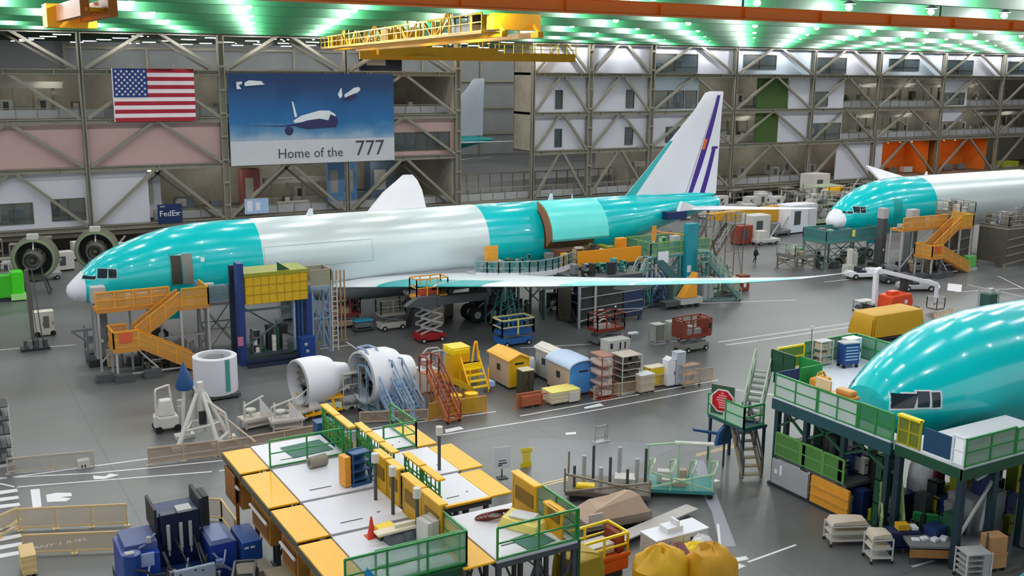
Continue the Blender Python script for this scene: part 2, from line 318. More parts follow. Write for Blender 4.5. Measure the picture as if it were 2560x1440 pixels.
# tube lamps under each mezzanine floor
def tube_lamp(x, y, z, label, grp):
    r = T('tube_lamp', label, 'ceiling lamp', (x,y,z), 0, grp)
    MB().box(-1.1,-.1,0,1.1,.1,.1).build('lamp_housing', LGREY, r); MB().box(-1.05,-.06,-.06,1.05,.06,-.005).build('tube', LITE, r)
    return r
tl = tube_lamp(0, 0, 0, 'white tube lamp glowing under a mezzanine floor behind the steel truss wall', 'tube lamps under the mezzanine floors'); first = True
for (xa, xb, js) in ((-14, 53, (1,2,3)), (86, 180, (1,2,3,4))):
    x = xa+2
    while x < xb-1:
        for j in js:
            for yy in (YW+4, YW+9.5):
                z = (LV[j]-.5) if j < 4 else 22.6
                if j == 4: continue
                if j == 1 and 132 < x < 163.5 and yy < YW+7: continue
                if first: tl.location = (x, yy, z); first = False
                else: dup(tl, (x, yy, z))
        x += 9.3
for (xa, xb) in ((XL, 53.5), (84.8, XR)): MB().box(xa, YW+3.2, 0, xb, YW+3.4, 2.3).build('foot_wall', BROWNW, mz)
MB().box(53.5, YW+.6, LV[0]-.35, 84.8, YW+9, LV[0]-.02).build('floor_slab', BROWNW, mz)
for yy, zz, hh in ((YW+1.0, LV[0], 1.5), (YW+8.5, LV[0], 2.6)):
    MB().box(53.9, yy, zz, 84.3, yy+.12, zz+hh*.62).build('guard_board', LGREY, mz); mb = MB().box(53.9, yy, zz+hh, 84.3, yy+.14, zz+hh+.14)
    for k in range(17): mb.box(54+k*1.85, yy-.03, zz, 54.14+k*1.85, yy+.1, zz+hh)
    mb.build('guard_rail', STEEL, mz)
# ---- the next bay, seen through the opening and above the mezzanine
struct(MB().box(XL, 138, 0, XR, 138.4, 27).build('wall_far', mat('#85898a', .8, 0, .3, .12)))
fb = bpy.data.objects.new('wall_far_truss', None); COL.objects.link(fb); fb['kind'] = 'structure'; fb.location = (0, 137.4, 0)
for k in range(12):
    x = 20+14.8*k; MB().box(x-.25, -.2, 0, x+.25, .2, 25).build('column', BEAM, fb)
    for z in (5, 11, 17, 23):
        MB().box(x, -.15, z-.5, x+14.8, .15, z).build('floor_beam', BEAM, fb)
for y in (54, 68, 82, 96, 110, 124):
    for k in range(16):
        dup(tl, (-8+k*9.5, y+.06, ZT+.1), 0, 'white tube lamp glowing under the dark roof of the bay beyond the wall', 'tube lamps in the bay beyond')
struct(MB().box(XR, -95, 0, XR+.3, 150, 27).build('wall_right', MEZW))
# ================================================================== airliners
TOPZ = [(0,4.35),(.12,4.72),(.5,5.1),(1.2,5.75),(1.8,6.35),(2.8,6.95),(4.0,7.45),(5.4,7.95),(7,8.35),(9,8.58),(11,8.65),(41,8.65),(48,8.6),(54,8.4),(58,8.15),(61.2,7.75)]
BOTZ = [(0,4.35),(.12,3.92),(.5,3.62),(1.2,3.4),(2.2,3.1),(3.2,2.9),(4.2,2.75),(5.4,2.62),(7,2.5),(9,2.45),(11,2.45),(39,2.45),(43,2.9),(48,4.2),(54,5.8),(58,6.7),(61.2,7.15)]
HALF = [(0,.01),(.12,.5),(.5,.98),(1.2,1.42),(2.2,1.78),(3.2,2.2),(4.2,2.5),(5.4,2.75),(7,2.95),(9,3.07),(11,3.1),(41,3.1),(48,2.6),(54,1.5),(58,.75),(61.2,.22)]
def ip(tb, t):
    if t <= tb[0][0]: return tb[0][1]
    for (a, u), (b, v) in zip(tb, tb[1:]):
        if t <= b: return u+(v-u)*(t-a)/(b-a)
    return tb[-1][1]
def fus(t, th, off=0.0):      # th from the top, positive towards port (-Y)
    tz, bz, hw = ip(TOPZ, t), ip(BOTZ, t), ip(HALF, t); zc = bz+(tz-bz)*.5; hz = (tz-bz)/2
    return (t, -(hw+off)*sin(th), zc+(hz+off)*cos(th))
def th_of(t, z):
    tz, bz = ip(TOPZ, t), ip(BOTZ, t); zc = (tz+bz)/2; return math.acos(max(-1, min(1, (z-zc)/((tz-bz)/2))))
def ring(t, n=48): return [fus(t, 2*pi*k/n) for k in range(n)]
def section(name, t0, t1, m, root, step=.8):
    ts = sorted(set([t0, t1]+[a for a, _ in TOPZ if t0 < a < t1]+[t0+step*k for k in range(1, int((t1-t0)/step)+1) if t0+step*k < t1-.05]))
    return MB().loft([ring(t) for t in ts]).build(name, m, root, True)
def patch(name, t0, t1, z0, z1, m, root, off=.015, nt=4, nz=5, skew=0, side=1, mbx=None):
    mb = mbx or MB(); F = []; V = []
    for i in range(nt+1):
        t = t0+(t1-t0)*i/nt
        for j in range(nz+1):
            z = z0+(z1-z0)*j/nz; tt = t+skew*(z-z0)
            V.append(fus(tt, side*th_of(tt, z), off))
    for i in range(nt):
        for j in range(nz): F.append((i*(nz+1)+j, (i+1)*(nz+1)+j, (i+1)*(nz+1)+j+1, i*(nz+1)+j+1))
    n0 = len(V); W = [ (v[0], v[1]+ (.03 if v[1] < 0 else -.03), v[2]-.01) for v in V]
    mb.add(V, F); return mb.build(name, m, root, True) if mbx is None else mb
def frame_patch(name, t0, t1, z0, z1, m, root, w=.08, off=.02, side=1):
    mb = MB()
    for a in ((t0,t1,z0,z0+w),(t0,t1,z1-w,z1),(t0,t0+w,z0,z1),(t1-w,t1,z0,z1)): patch('', *a, None, None, off, 5, 6, 0, side, mb)
    return mb.build(name, m, root, True)
def airfoil(le, chord, thick, z, n=9):   # ring in the X-Z plane
    up = []; lo = []
    for k in range(n+1):
        u = (k/n)**1.6; tk = 5*thick*(.2969*sqrt(u)-.126*u-.3516*u*u+.2843*u**3-.1015*u**4)*.5*2
        up.append((le+chord*u, z+tk*chord*.62)); lo.append((le+chord*u, z-tk*chord*.42))
    return up+lo[::-1][1:-1] if False else up+lo[::-1][:-1]
def wing(name, secs, m, root, side=-1):   # secs: (lat, le, chord, thick, z)
    return MB().loft([[(x, side*lat, z) for x, z in airfoil(le, ch, tk, zz)] for lat, le, ch, tk, zz in secs]).build(name, m, root, True)
def wheel(root, name, c, r=.63, w=.45):
    o = MB().lathe([(r*.45,-w/2),(r*.85,-w/2),(r,-w*.3),(r,w*.3),(r*.85,w/2),(r*.45,w/2)], c, 'y', 20).build(name, TYRE, root, True)
    MB().lathe([(.02,-w*.42),(r*.5,-w*.42),(r*.5,w*.42),(.02,w*.42)], c, 'y', 14).build('hub', HUB, o, True); return o
def cockpit(root, sc=1):
    for (a, b_, z0, z1, sk) in ((1.0,1.75,5.3,5.85,.55),(1.9,2.5,5.38,6.0,.2),(2.6,3.1,5.38,5.98,.08)):
        for sd in (1, -1):
            patch('cockpit_window', a, b_, z0, min(z1, ip(TOPZ,a)-.06), GLASS, root, .025, 3, 3, sk, sd); patch('window_surround', a-.06, b_+.06, z0-.06, min(z1+.05, ip(TOPZ,a)-.02), mat('#9fd4d4', .4), root, .008, 3, 3, sk, sd)
def nose_gear(root, x):
    MB().tube((x,0,.5),(x,0,3),.14).tube((x+1.2,0,3),(x,0,1.2),.07).tube((x,-.35,.5),(x,.35,.5),.07).build('nose_gear_strut', LGREY, root, True)
    wheel(root, 'nose_wheel', (x,-.38,.53), .53, .3); wheel(root, 'nose_wheel', (x,.38,.53), .53, .3)
    MB().box(x-1,-.75,1.7,x+1.5,-.7,2.6).build('gear_door', TEALD, root)
def main_gear(root, x, side):
    y = side*5.4
    MB().tube((x,y,.8),(x+.2,y*.95,3.4),.22,10).tube((x-1.6,y,.64),(x+1.6,y,.64),.16).tube((x,y,1.6),(x,y*.4,3),.1).tube((x-1.4,y,.7),(x,y,1.7),.06).build('gear_strut', LGREY, root, True)
    for dx in (-1.45, 0, 1.45):
        for dy in (-.7, .7): wheel(root, 'main_wheel', (x+dx, y+dy, .66), .66, .5)
    MB().box(x-.9,y-side*.2-.03,1.5,x+1,y-side*.2+.03,2.8).build('gear_door', DGREY, root)

A1 = T('airliner', 'long teal and silver airliner with open cargo door across the middle of the hall', 'airplane', (1.3,0,0))
section('nose_cone', 0, 1.15, WHITE, A1, .2)
section('forward_fuselage', 1.15, 13.3, TEAL, A1); section('centre_fuselage', 13.3, 32.4, SILV, A1); section('aft_fuselage', 32.4, 59.4, TEAL, A1)
cockpit(A1)
patch('cabin_doorway', 6.7, 7.4, 4.7, 6.75, mat('#3a3a30', .7), A1, .02); frame_patch('door_frame', 6.6, 7.5, 4.6, 6.9, TEALD, A1, .08, .035)
patch('cabin_door', 7.45, 8.15, 4.7, 6.8, mat('#7a7f78', .5), A1, .09)
patch('door_sign', 8.75, 9.0, 6.2, 6.5, WHITE, A1, .04)
frame_patch('skin_lap', 13.4, 22.0, 5.2, 6.9, mat('#8fb3bd', .4), A1, .035, .012)
# belly fairing
MB().loft([[(x, 3.35*s_*sin(2*pi*k/28), zc+hz*cos(2*pi*k/28)) for k in range(28)] for x, s_, zc, hz in ((16.5,.25,2.9,.4),(18,.7,2.9,.95),(20,1,2.95,1.25),(24,1.06,3.0,1.35),(30,1.06,3.0,1.35),(34,.95,2.95,1.15),(37,.55,2.95,.6),(38.5,.2,2.9,.3))]).build('belly_fairing', mat('#8b9397', .4, .2), A1, True)
for nm, yy in (('antenna', 0),):
    MB().prism([(17.6,8.5),(18.3,8.5),(18.25,9.15),(18.0,9.15)], -.05, .05).build(nm, WHITE, A1); MB().prism([(39.9,8.5),(40.5,8.5),(40.4,9.2),(40.2,9.2)], -.04, .04).build(nm, WHITE, A1); MB().tube((42.5,0,8.5),(42.5,0,9.0),.06).build(nm, WHITE, A1)
# near wing, with the teal leading edge
NW = [(2.4,18.3,13.4,.115,3.3),(6,21.0,11.2,.105,3.75),(10,24.0,8.6,.1,4.25),(16,28.4,6.9,.095,4.95),(22,32.9,5.3,.09,5.75),(28,37.4,3.8,.085,6.6),(30.6,39.9,2.6,.08,7.1),(32.2,42.2,1.1,.07,7.55)]
wing('wing', NW, mat('#dde4ea', .35, .05, .05), A1)
def le_strip(name, i, f0, f1, m, side=-1, secs=NW):
    a, b_ = secs[i], secs[i+1]; R_ = []
    for k in range(6):
        f = f0+(f1-f0)*k/5; v = [p+(q-p)*f for p, q in zip(a, b_)]; pf = airfoil(v[1]-.06, v[2], v[3]*1.02, v[4]); n = len(pf)
        R_.append([(x, side*v[0], z) for x, z in (pf[4:0:-1][::-1][::-1] + [pf[0]] + pf[-1:-4:-1])])
    return MB().loft(R_, False, False).build(name, m, A1, True)
for i, f0, f1 in ((1,0,.95),(2,0,.5)): le_strip('leading_edge', i, f0, f1, TEALD)
for i, f0, f1 in ((3,.3,.97),(4,0.02,.97),(5,.02,.9)): le_strip('leading_edge', i, f0, f1, mat('#7fd6d6', .3))
for lat, x in ((7.5,30.5),(13.5,32.6),(19.5,35.3)):
    MB().loft([[(x+dx, -lat+w_*.28*cos(2*pi*k/10), ip([(6,3.5),(28,6.4)], lat)-.25+w_*.3*sin(2*pi*k/10)) for k in range(10)] for dx, w_ in ((-2,.3),(-1,1),(.8,1),(2.2,.15))]).build('flap_fairing', LGREY, A1, True)
MB().box(24.0,-10.4,2.9,28.3,-9.6,3.5).prism([(21.5,3.0),(24.3,2.7),(24.3,3.6),(22.5,3.6)], -10.3, -9.7).build('engine_pylon', DGREY, A1)
wing('wing', [(2.4,18.3,13.4,.115,3.3),(10,24.2,9.0,.1,4.6),(18,30.2,6.4,.09,6.0),(24,34.4,4.6,.08,7.0),(25.6,36.6,2.6,.07,7.9),(26.0,37.6,1.2,.07,8.5)], WHITE, A1, 1)
# fin
def finring(le, te, z, th=.45):
    c = te-le; return [(le, 0, z), (le+c*.08, -th*.32, z), (le+c*.3, -th*.5, z), (le+c*.65, -th*.36, z), (te, -.02, z), (te, .02, z), (le+c*.65, th*.36, z), (le+c*.3, th*.5, z), (le+c*.08, th*.32, z)]
FT = [(48.0,59.3,8.25,.95),(50.2,59.35,10.4,.8),(56.2,59.5,16.4,.45),(57.3,59.6,17.9,.32),(57.9,59.5,18.05,.1)]
MB().loft([finring(a, b_, z, t) for a, b_, z, t in FT]).build('fin', WHITEP, A1, True)
def fin_band(name, fa, fb, za, zb, m, off=.02, dx0=0, dx1=0):
    mb = MB(); n = 10
    for sd in (-1, 1):
        V = []
        for k in range(n+1):
            z = za+(zb-za)*k/n; le = ip([(a[2], a[0]) for a in FT], z); te = ip([(a[2], a[1]) for a in FT], z); th = ip([(a[2], a[3]) for a in FT], z); c = te-le
            u0 = fa[0]+(fa[1]-fa[0])*k/n; u1 = fb[0]+(fb[1]-fb[0])*k/n
            def yy(u): return th*ip([(0,0),(.08,.32),(.3,.5),(.65,.36),(1,.02)], u)+off
            us = [u0, u0+(u1-u0)*.5, u1]
            V.append([(le+c*u, sd*yy(u), z) for u in us])
        mb.loft(V, False, False)
    return mb.build(name, m, A1, True)
fin_band('tail_stripe', (.66,.66), (.71,.83), 8.4, 17.7, PURPLE); fin_band('tail_stripe', (.80,.86), (.86,.93), 8.4, 12.6, PURPLE); fin_band('tail_stripe', (.84,.86), (.97,.97), 12.6, 12.85, PURPLE)
fin_band('tail_mark', (.665,.665), (.72,.72), 12.6, 13.6, ORANGE, .03)
fin_band('fin_leading_edge', (.004,.004), (.09,.05), 8.6, 13.5, TEALD); fin_band('rudder_joint', (.63,.63), (.635,.64), 8.4, 17.6, GREY)
MB().loft([[(x, -.9*s_*sin(2*pi*k/12), 8.2+s_*.55*cos(2*pi*k/12)) for k in range(12)] for x, s_ in ((45,.1),(47,.6),(50,.9),(56,.7),(59,.2))]).build('fin_fillet', TEAL, A1, True)
wing('tailplane', [(.6,52.2,7.0,.1,7.1),(5,56.0,4.5,.09,7.45),(10.2,60.0,2.2,.08,7.9),(10.8,60.9,1.0,.06,7.95)], WHITE, A1, -1); wing('tailplane', [(.6,52.2,7.0,.1,7.1),(5,56.0,4.5,.09,7.45),(10.2,60.0,2.2,.08,7.9),(10.8,60.9,1.0,.06,7.95)], WHITE, A1, 1)
MB().box(51.2,-2.9,6.5,53.4,-1.6,7.2).build('tailplane_root_opening', NAVY, A1); MB().prism([(52.6,7.2),(55.4,7.3),(53.0,8.1)], -2.7, -2.3).build('root_fairing', WHITE, A1)
# cargo door, swung out and up
DO = [(37.6,43.4)]
patch('cargo_opening', 37.7, 43.0, 4.9, 8.1, mat('#6b4a34', .8), A1, .02, 6, 8)
mb = MB(); arc = []
for k in range(9):
    a = R(12)+R(78)*k/8; arc.append((-1.5-3.1*sin(a)*1.0, 5.55+3.05*cos(a)+.35))
inner = [(y+.12*sin(R(12)+R(78)*k/8)+.02, z-.2) for k, (y, z) in enumerate(arc)]
mb.loft([[(x, y, z) for y, z in arc]+[(x, y, z) for y, z in inner[::-1]] for x in (37.6, 39.5, 41.5, 43.0, 43.4)]).build('cargo_door', mat('#5fe0dc', .3, 0, .1, .8), A1, True)
MB().prism(arc+[(y*.62-.9, z-.7) for y, z in arc[::-1]], 37.5, 37.62, 'x').build('cargo_door_frame', mat('#8a5c3c', .7), A1)
MB().box(37.9,-5.2,4.2,42.6,-3.6,5.0).build('door_sill_pad', mat('#6b4630', .8), A1)
nose_gear(A1, 6.2); main_gear(A1, 31.0, -1); main_gear(A1, 31.0, 1)

# second airliner, beyond on the right
A2 = T('airliner', 'teal nosed airliner with white radome behind the gold stairs on the right', 'airplane', (76.9,.4,0))
section('nose_cone', 0, 1.1, WHITE, A2, .2); section('forward_fuselage', 1.1, 13.3, TEAL, A2); section('centre_fuselage', 13.3, 32, SILV, A2)
cockpit(A2); nose_gear(A2, 6.2)
patch('cabin_door', 6.6, 7.8, 4.7, 6.7, TEALD, A2, .02)
wing('wing', [(2.4,18,13,.115,3.3),(6.5,18.2,9,.1,5.6)], WHITE, A2, 1)
def tipwing():
    p0, p1, p2, p3 = GY(2165,412,28), GY(2182,420,28), GY(2330,463,12), GY(2215,463,12)
    o = A2.location; V = [tuple(p-o) for p in (p0, p1, p2, p3)]
    MB().add(V+[(a, b_+.1, c-.25) for a, b_, c in V], [(0,1,2,3),(7,6,5,4),(0,4,5,1),(1,5,6,2),(2,6,7,3),(3,7,4,0)]).build('wing_tip', WHITE, A2)
tipwing()
MB().prism([(14.5,8.5),(15.1,8.5),(15.0,9.1),(14.8,9.1)], -.04, .04).build('antenna', WHITE, A2)

# third airliner, close on the right
A3 = T('airliner', 'big teal airliner nose in the right foreground above the green work dock', 'airplane', (28.9,-45.9,0))
section('forward_fuselage', 1.25, 26, TEAL, A3, .5)
for (a, b_, z0, z1, sk) in ((1.3,2.3,5.12,5.74,.42),(2.46,2.98,5.14,5.84,.12),(3.1,3.5,5.12,5.8,.05)):
    for sd in (1, -1): patch('cockpit_window', a, b_, z0, z1, GLASS, A3, .02, 3, 3, sk, sd); patch('window_surround', a-.09, b_+.09, z0-.08, z1+.07, WHITE, A3, .005, 3, 3, sk, sd)
nose_gear(A3, 6.2)
frame_patch('cabin_door', 9.6, 11.0, 4.5, 6.7, mat('#cfe9e8', .4), A3, .07, .02)
patch('door_handle_plate', 10.0, 10.6, 6.1, 6.25, mat('#7fd6d6', .4), A3, .03)
MB().box(6,-3.2,1.6,9,-2,2.7).build('open_hatch', DGREY, A3)

# nose tip of a fourth airliner, bottom right corner
A4 = T('airliner', 'rounded teal nose with a white patch cut off by the bottom right corner', 'airplane', (G(2500,1400,8.0).x-4.6, G(2500,1400,8.0).y-1.9, 0))
section('forward_fuselage', .3, 12, TEAL, A4, .4); patch('masking_patch', 4.3, 6.2, 6.6, 7.6, WHITE, A4, .02)

# fifth, in the bay beyond, seen through the tall opening
A5 = T('airliner', 'distant airliner with pale fin and teal tail seen through the tall wall opening', 'airplane', (47,84,0))
MB().loft([ring(t) for t in (20, 30, 41, 45, 48, 51, 54, 58, 61.2)]).build('aft_fuselage', TEALD, A5, True, loc=(-26,0,0))
MB().loft([[(x-26, y, z) for x, y, z in finring(a, b_, z, t)] for a, b_, z, t in FT]).build('fin', mat('#b9c4d2', .4), A5, True)
for sd in (-1, 1):
    o = wing('tailplane', [(.6,52.2,7.0,.1,7.1),(5,56.0,4.5,.09,7.45),(10.2,60.0,2.2,.08,7.9),(10.8,60.9,1.0,.06,7.95)], WHITE, A5, sd); o.location = (-26,0,0)
o = wing('wing', [(2.4,18.3,13.4,.115,3.3),(10,24.0,8.6,.1,4.25),(22,32.9,5.3,.09,5.75),(32.2,42.2,1.1,.07,7.55)], WHITE, A5, -1); o.location = (-26,0,0)
MB().tube((-5,-5,0),(-5,-4,3.2),.3).tube((-5,5,0),(-5,4,3.2),.3).build('gear_strut', LGREY, A5)
# ================================================================== builders for shop equipment (local: x along the hall, y away, z up)
def rail(root, pts, h=1.1, m=RAILG, kick=True, sheet=None, name='guard_rail', sp=1.5, r=.035):
    mb = MB(); sh = MB()
    for p, q in zip(pts, pts[1:]):
        p, q = Vector(p), Vector(q); L = (q-p).length; n = max(1, round(L/sp)); up = Vector((0,0,1))
        for k in range(n+1): a = p+(q-p)*k/n; mb.bar(a, a+up*h, r*1.8)
        mb.bar(p+up*h, q+up*h, r*2); mb.bar(p+up*h*.52, q+up*h*.52, r*1.4)
        if kick: mb.bar(p+up*.1, q+up*.1, .04, .2) if abs((q-p).normalized().z) > .2 else mb.bar(p+up*.09, q+up*.09, .2, .04) if False else mb.bar(p+up*.05, q+up*.05, .06); 
        if sheet: sh.bar(p+up*h*.52, q+up*h*.52, .03, h*.9) if False else sh.add([p+up*.08, q+up*.08, q+up*(h*.95), p+up*(h*.95)], [(0,1,2,3)])
    o = mb.build(name, m, root)
    if sheet:
        s = sh.build('rail_sheet', sheet, o); md = s.modifiers.new('s', 'SOLIDIFY'); md.thickness = .02
    return o
def stairs(root, foot, top, w=.9, ms=GREY, mr=GREY, n=None, hand=1.0, sheet=None, rails=(1,-1), treads=True):
    f, t = Vector(foot), Vector(top); d = t-f; L = hypot(d.x, d.y); u = Vector((d.x/L, d.y/L, 0)); s = Vector((-u.y, u.x, 0)); n = n or max(3, int(d.z/.22))
    mb = MB()
    for sd in (-1, 1): mb.bar(f+s*sd*w/2, t+s*sd*w/2, .06, .26)
    mb.build('stringer', ms, root)
    for k in range(1, n+1):
        c = f+d*(k-.5)/n; a = L/n*.55
        MB().add([c-u*a-s*w/2, c+u*a-s*w/2, c+u*a+s*w/2, c-u*a+s*w/2, c-u*a-s*w/2-Vector((0,0,.05)), c+u*a-s*w/2-Vector((0,0,.05)), c+u*a+s*w/2-Vector((0,0,.05)), c-u*a+s*w/2-Vector((0,0,.05))],
                 [(0,1,2,3),(7,6,5,4),(0,4,5,1),(1,5,6,2),(2,6,7,3),(3,7,4,0)]).build('step', ms, root)
    for sd in rails: rail(root, [f+s*sd*w/2, t+s*sd*w/2], hand, mr, False, sheet, 'handrail', 1.4, .042)
def dock(name, label, cat, loc, rz, w, d, h, deckm=LGREY, fm=DGREY, rm=RAILG, sides='SEWN', brace=True, group=None, sheet=None, leg=.14, nx=2, rh=1.1, th=.18, root=None, off=(0,0), foot=True):
    r = root or T(name, label, cat, loc, rz, group); a, b = w/2, d/2; ox, oy = off
    MB().box(ox-a, oy-b, h-th, ox+a, oy+b, h).build('deck', deckm, r); MB().box(ox-a-.03, oy-b-.03, h-th-.12, ox+a+.03, oy+b+.03, h-th*.6).build('deck_frame', fm, r)
    for i in range(nx):
        x = ox-a+.1+(w-.2)*i/(nx-1)
        for y in (oy-b+.1, oy+b-.1):
            mb = MB().bar((x, y, 0), (x, y, h-th-.05), leg)
            if foot: mb.box(x-.18, y-.18, 0, x+.18, y+.18, .04)
            mb.build('leg', fm, r)
    if brace:
        for y in (oy-b+.1, oy+b-.1):
            for i in range(nx-1):
                x0 = ox-a+.1+(w-.2)*i/(nx-1); x1 = ox-a+.1+(w-.2)*(i+1)/(nx-1)
                MB().bar((x0,y,.3), (x1,y,h-.5), .07).bar((x1,y,.3), (x0,y,h-.5), .07).bar((x0,y,h*.5), (x1,y,h*.5), .07).build('cross_brace', fm, r)
        for x in (ox-a+.1, ox+a-.1): MB().bar((x,oy-b+.1,.3), (x,oy+b-.1,h-.5), .07).bar((x,oy-b+.1,h*.5), (x,oy+b-.1,h*.5), .07).build('cross_brace', fm, r)
    c = {'S': ((-a,-b),(a,-b)), 'N': ((-a,b),(a,b)), 'W': ((-a,-b),(-a,b)), 'E': ((a,-b),(a,b))}
    for s in sides:
        p, q = c[s]; rail(r, [(ox+p[0], oy+p[1], h), (ox+q[0], oy+q[1], h)], rh, rm, True, sheet)
    return r
def castor(r, x, y, rad=.12, m=TYRE):
    MB().tube((x-.04, y, rad), (x+.04, y, rad), rad, 10).build('wheel', m, r)
def wheels4(r, a, b, rad=.12, w=.08, m=TYRE, hub=None):
    for x in (-a, a):
        for y in (-b, b):
            o = MB().tube((x, y-w/2, rad), (x, y+w/2, rad), rad, 14).build('wheel', m, r)
            if hub: MB().tube((x, y-w/2-.02, rad), (x, y+w/2+.02, rad), rad*.5, 10).build('hub', hub, o)
def scissor(name, label, loc, rz, L=2.2, W=1.1, h=1.3, n=1, cm=GREY, bm=BRICK, am=LGREY, rh=1.1, inside=None, group=None, fold=True, bl=None, bw=None):
    r = T(name, label, 'scissor lift', loc, rz, group)
    MB().box(-L/2, -W/2, .18, L/2, W/2, .62).box(-L/2+.1, -W/2-.03, .3, -L/2+.6, -W/2, .55).build('chassis', cm, r, bevel=.03)
    wheels4(r, L*.36, W/2, .2, .18, TYRE, OFFW)
    z0, z1 = .62, h; hh = (z1-z0)/n
    for k in range(n):
        for sd in (-1, 1):
            y = sd*W*.34; a, b_ = (-L*.42, L*.42)
            MB().bar((a, y, z0+k*hh+.06), (b_, y, z0+(k+1)*hh-.06), .05, .13).build('scissor_arm', am, r); MB().bar((b_, y*1.12, z0+k*hh+.06), (a, y*1.12, z0+(k+1)*hh-.06), .05, .13).build('scissor_arm', am, r)
    bl, bw = bl or L, bw or W
    MB().box(-bl/2, -bw/2, h, bl/2, bw/2, h+.18).build('platform', bm, r)
    a, b_ = bl/2-.03, bw/2-.03
    rail(r, [(-a,-b_,h+.15),(a,-b_,h+.15),(a,b_,h+.15),(-a,b_,h+.15),(-a,-b_,h+.15)], rh, bm, True, None, 'guard_rail', .9, .04)
    MB().box(a-.25, -b_-.1, h+.6, a-.05, -b_+.05, h+1.0).build('control_box', DARK, r)
    if inside: MB().box(-a*.6, -b_*.5, h+.18, a*.5, b_*.5, h+.55).box(-a*.3, -b_*.4, h+.55, a*.1, b_*.3, h+.75).build('tool_tray', inside, r)
    return r
def rack(name, label, loc, rz, w=1.2, d=.7, h=1.6, n=3, m=STEEL, sm=None, wheel=True, cat='cart', group=None, z0=.25, load=None, tilt=0):
    r = T(name, label, cat, loc, rz, group); a, b = w/2, d/2
    for x in (-a, a):
        for y in (-b, b): MB().bar((x, y, .12), (x, y, h), .05).build('upright', m, r)
    for k in range(n):
        z = z0+(h-z0-.05)*k/max(1, n-1); MB().box(-a, -b, z-.03, a, b, z+.02).build('shelf', sm or m, r)
        if load and k < n-1:
            mb = MB(); x = -a+.06; q = random.Random(int(w*100)+k)
            while x < a-.15:
                ww = min(q.uniform(.14, .4), a-.05-x); mb.box(x, -b+.05, z+.02, x+ww*.9, b-.08, z+.02+min(q.uniform(.1, .42), (h-z0)/max(1, n-1)*.85)); x += ww
            mb.build('shelf_load', load, r)
    if wheel:
        for x in (-a, a):
            for y in (-b, b): castor(r, x, y, .07)
    else: MB().box(-a-.05, -b-.05, 0, a+.05, b+.05, .13).build('base', m, r)
    return r
def cabinet(name, label, loc, rz, w=1.0, d=.7, h=1.6, m=GREY, top=None, doors=2, group=None, cat='cabinet', base=DARK, vents=True):
    r = T(name, label, cat, loc, rz, group); a, b = w/2, d/2
    MB().box(-a, -b, .08, a, b, h).build('body', m, r, bevel=.02); MB().box(-a+.04, -b+.04, 0, a-.04, b-.04, .1).build('plinth', base, r)
    MB().box(-a-.02, -b-.02, h, a+.02, b+.02, h+.05).build('top_panel', top or m, r)
    for k in range(doors):
        x0 = -a+w*k/doors+.03; x1 = -a+w*(k+1)/doors-.03
        o = MB().box(x0, -b-.03, .16, x1, -b, h-.08).build('door', m, r); MB().box(x1-.1, -b-.06, h*.45, x1-.06, -b-.03, h*.6).build('handle', DARK, o)
    if vents:
        mb = MB()
        for k in range(5): mb.box(a, -b*.6, h*.5+k*.07, a+.015, b*.6, h*.5+k*.07+.03)
        mb.build('vent', DARK, r)
    return r
def tarp(name, label, loc, rz, w, d, h, m=YELD, lift=.35, wob=.12, cat='covered cargo', seed=1):
    r = T(name, label, cat, loc, rz); N = 40; mb = MB(); rings = []
    for j, (f, z) in enumerate(((1.06, lift), (1.05, lift+(h-lift)*.35), (1.02, lift+(h-lift)*.8), (.98, h-.05), (.9, h), (.5, h+.04), (.02, h+.05))):
        R_ = []
        for k in range(N):
            t = 2*pi*k/N; e = .13; cx, sy = cos(t), sin(t); sx = math.copysign(abs(cx)**e, cx)*w/2; yy = math.copysign(abs(sy)**e, sy)*d/2
            q = noise.noise(Vector((cx*2.2+seed, sy*2.2, z*.7)))*wob*(1.6 if j < 3 else .5); fold = .04*sin(k*2.3+seed)*(j < 2)
            R_.append((sx*(f+fold)+cx*q, yy*(f+fold)+sy*q, z+(q*.9 if j in (0, 4, 5) else 0)+(noise.noise(Vector((cx*1.5, sy*1.5, seed)))*.18 if j == 0 else 0)))
        rings.append(R_)
    mb.loft(rings, True, True).build('cover', m, r, True)
    MB().box(-w*.46, -d*.42, .14, w*.46, d*.42, .3).build('pallet', DGREY, r); wheels4(r, w*.4, d*.38, .16, .12)
    return r
def hut(name, label, loc, rz, w, d, h, wm, rm, dm=None, win=True, lift=0.0, arch=False):
    r = T(name, label, 'tool shed', loc, rz); a, b = w/2, d/2; e = .12; rise = w*.16
    MB().box(-a, -b, lift+.05, a, b, h).build('wall', wm, r)
    MB().prism([(-a, h), (a, h), (0, h+rise)], -b, b).build('gable', dm or wm, r)
    MB().box(-a-.005, -b-.02, lift+.05, a+.005, -b, h+.001).build('front_wall', dm or wm, r)
    if arch: pts = [(-(a+e)*cos(pi*k/12), h-.06+(rise+.14)*sin(pi*k/12)) for k in range(13)]; mbp = pts+[(x*.96, z-.07) for x, z in pts[::-1]]
    else: mbp = [(-a-e, h-.06), (0, h+rise+.06), (a+e, h-.06), (a+e, h-.14), (0, h+rise-.02), (-a-e, h-.14)]
    MB().prism(mbp, -b-.15, b+.15).build('roof', rm, r)
    if win: o = MB().box(-a-.03, -.18, h*.5, -a, .22, h*.5+.42).build('window', DARK, r)
    MB().box(-.5, -b-.05, lift+.1, .5, -b-.02, h*.92).build('door', dm or wm, r); MB().box(-.35, -b-.07, h*.8, .3, -b-.05, h*.86).build('door_vent', DARK, r)
    MB().box(-a, -b, 0, a, b, lift+.06).build('skid', DARK, r)
    return r
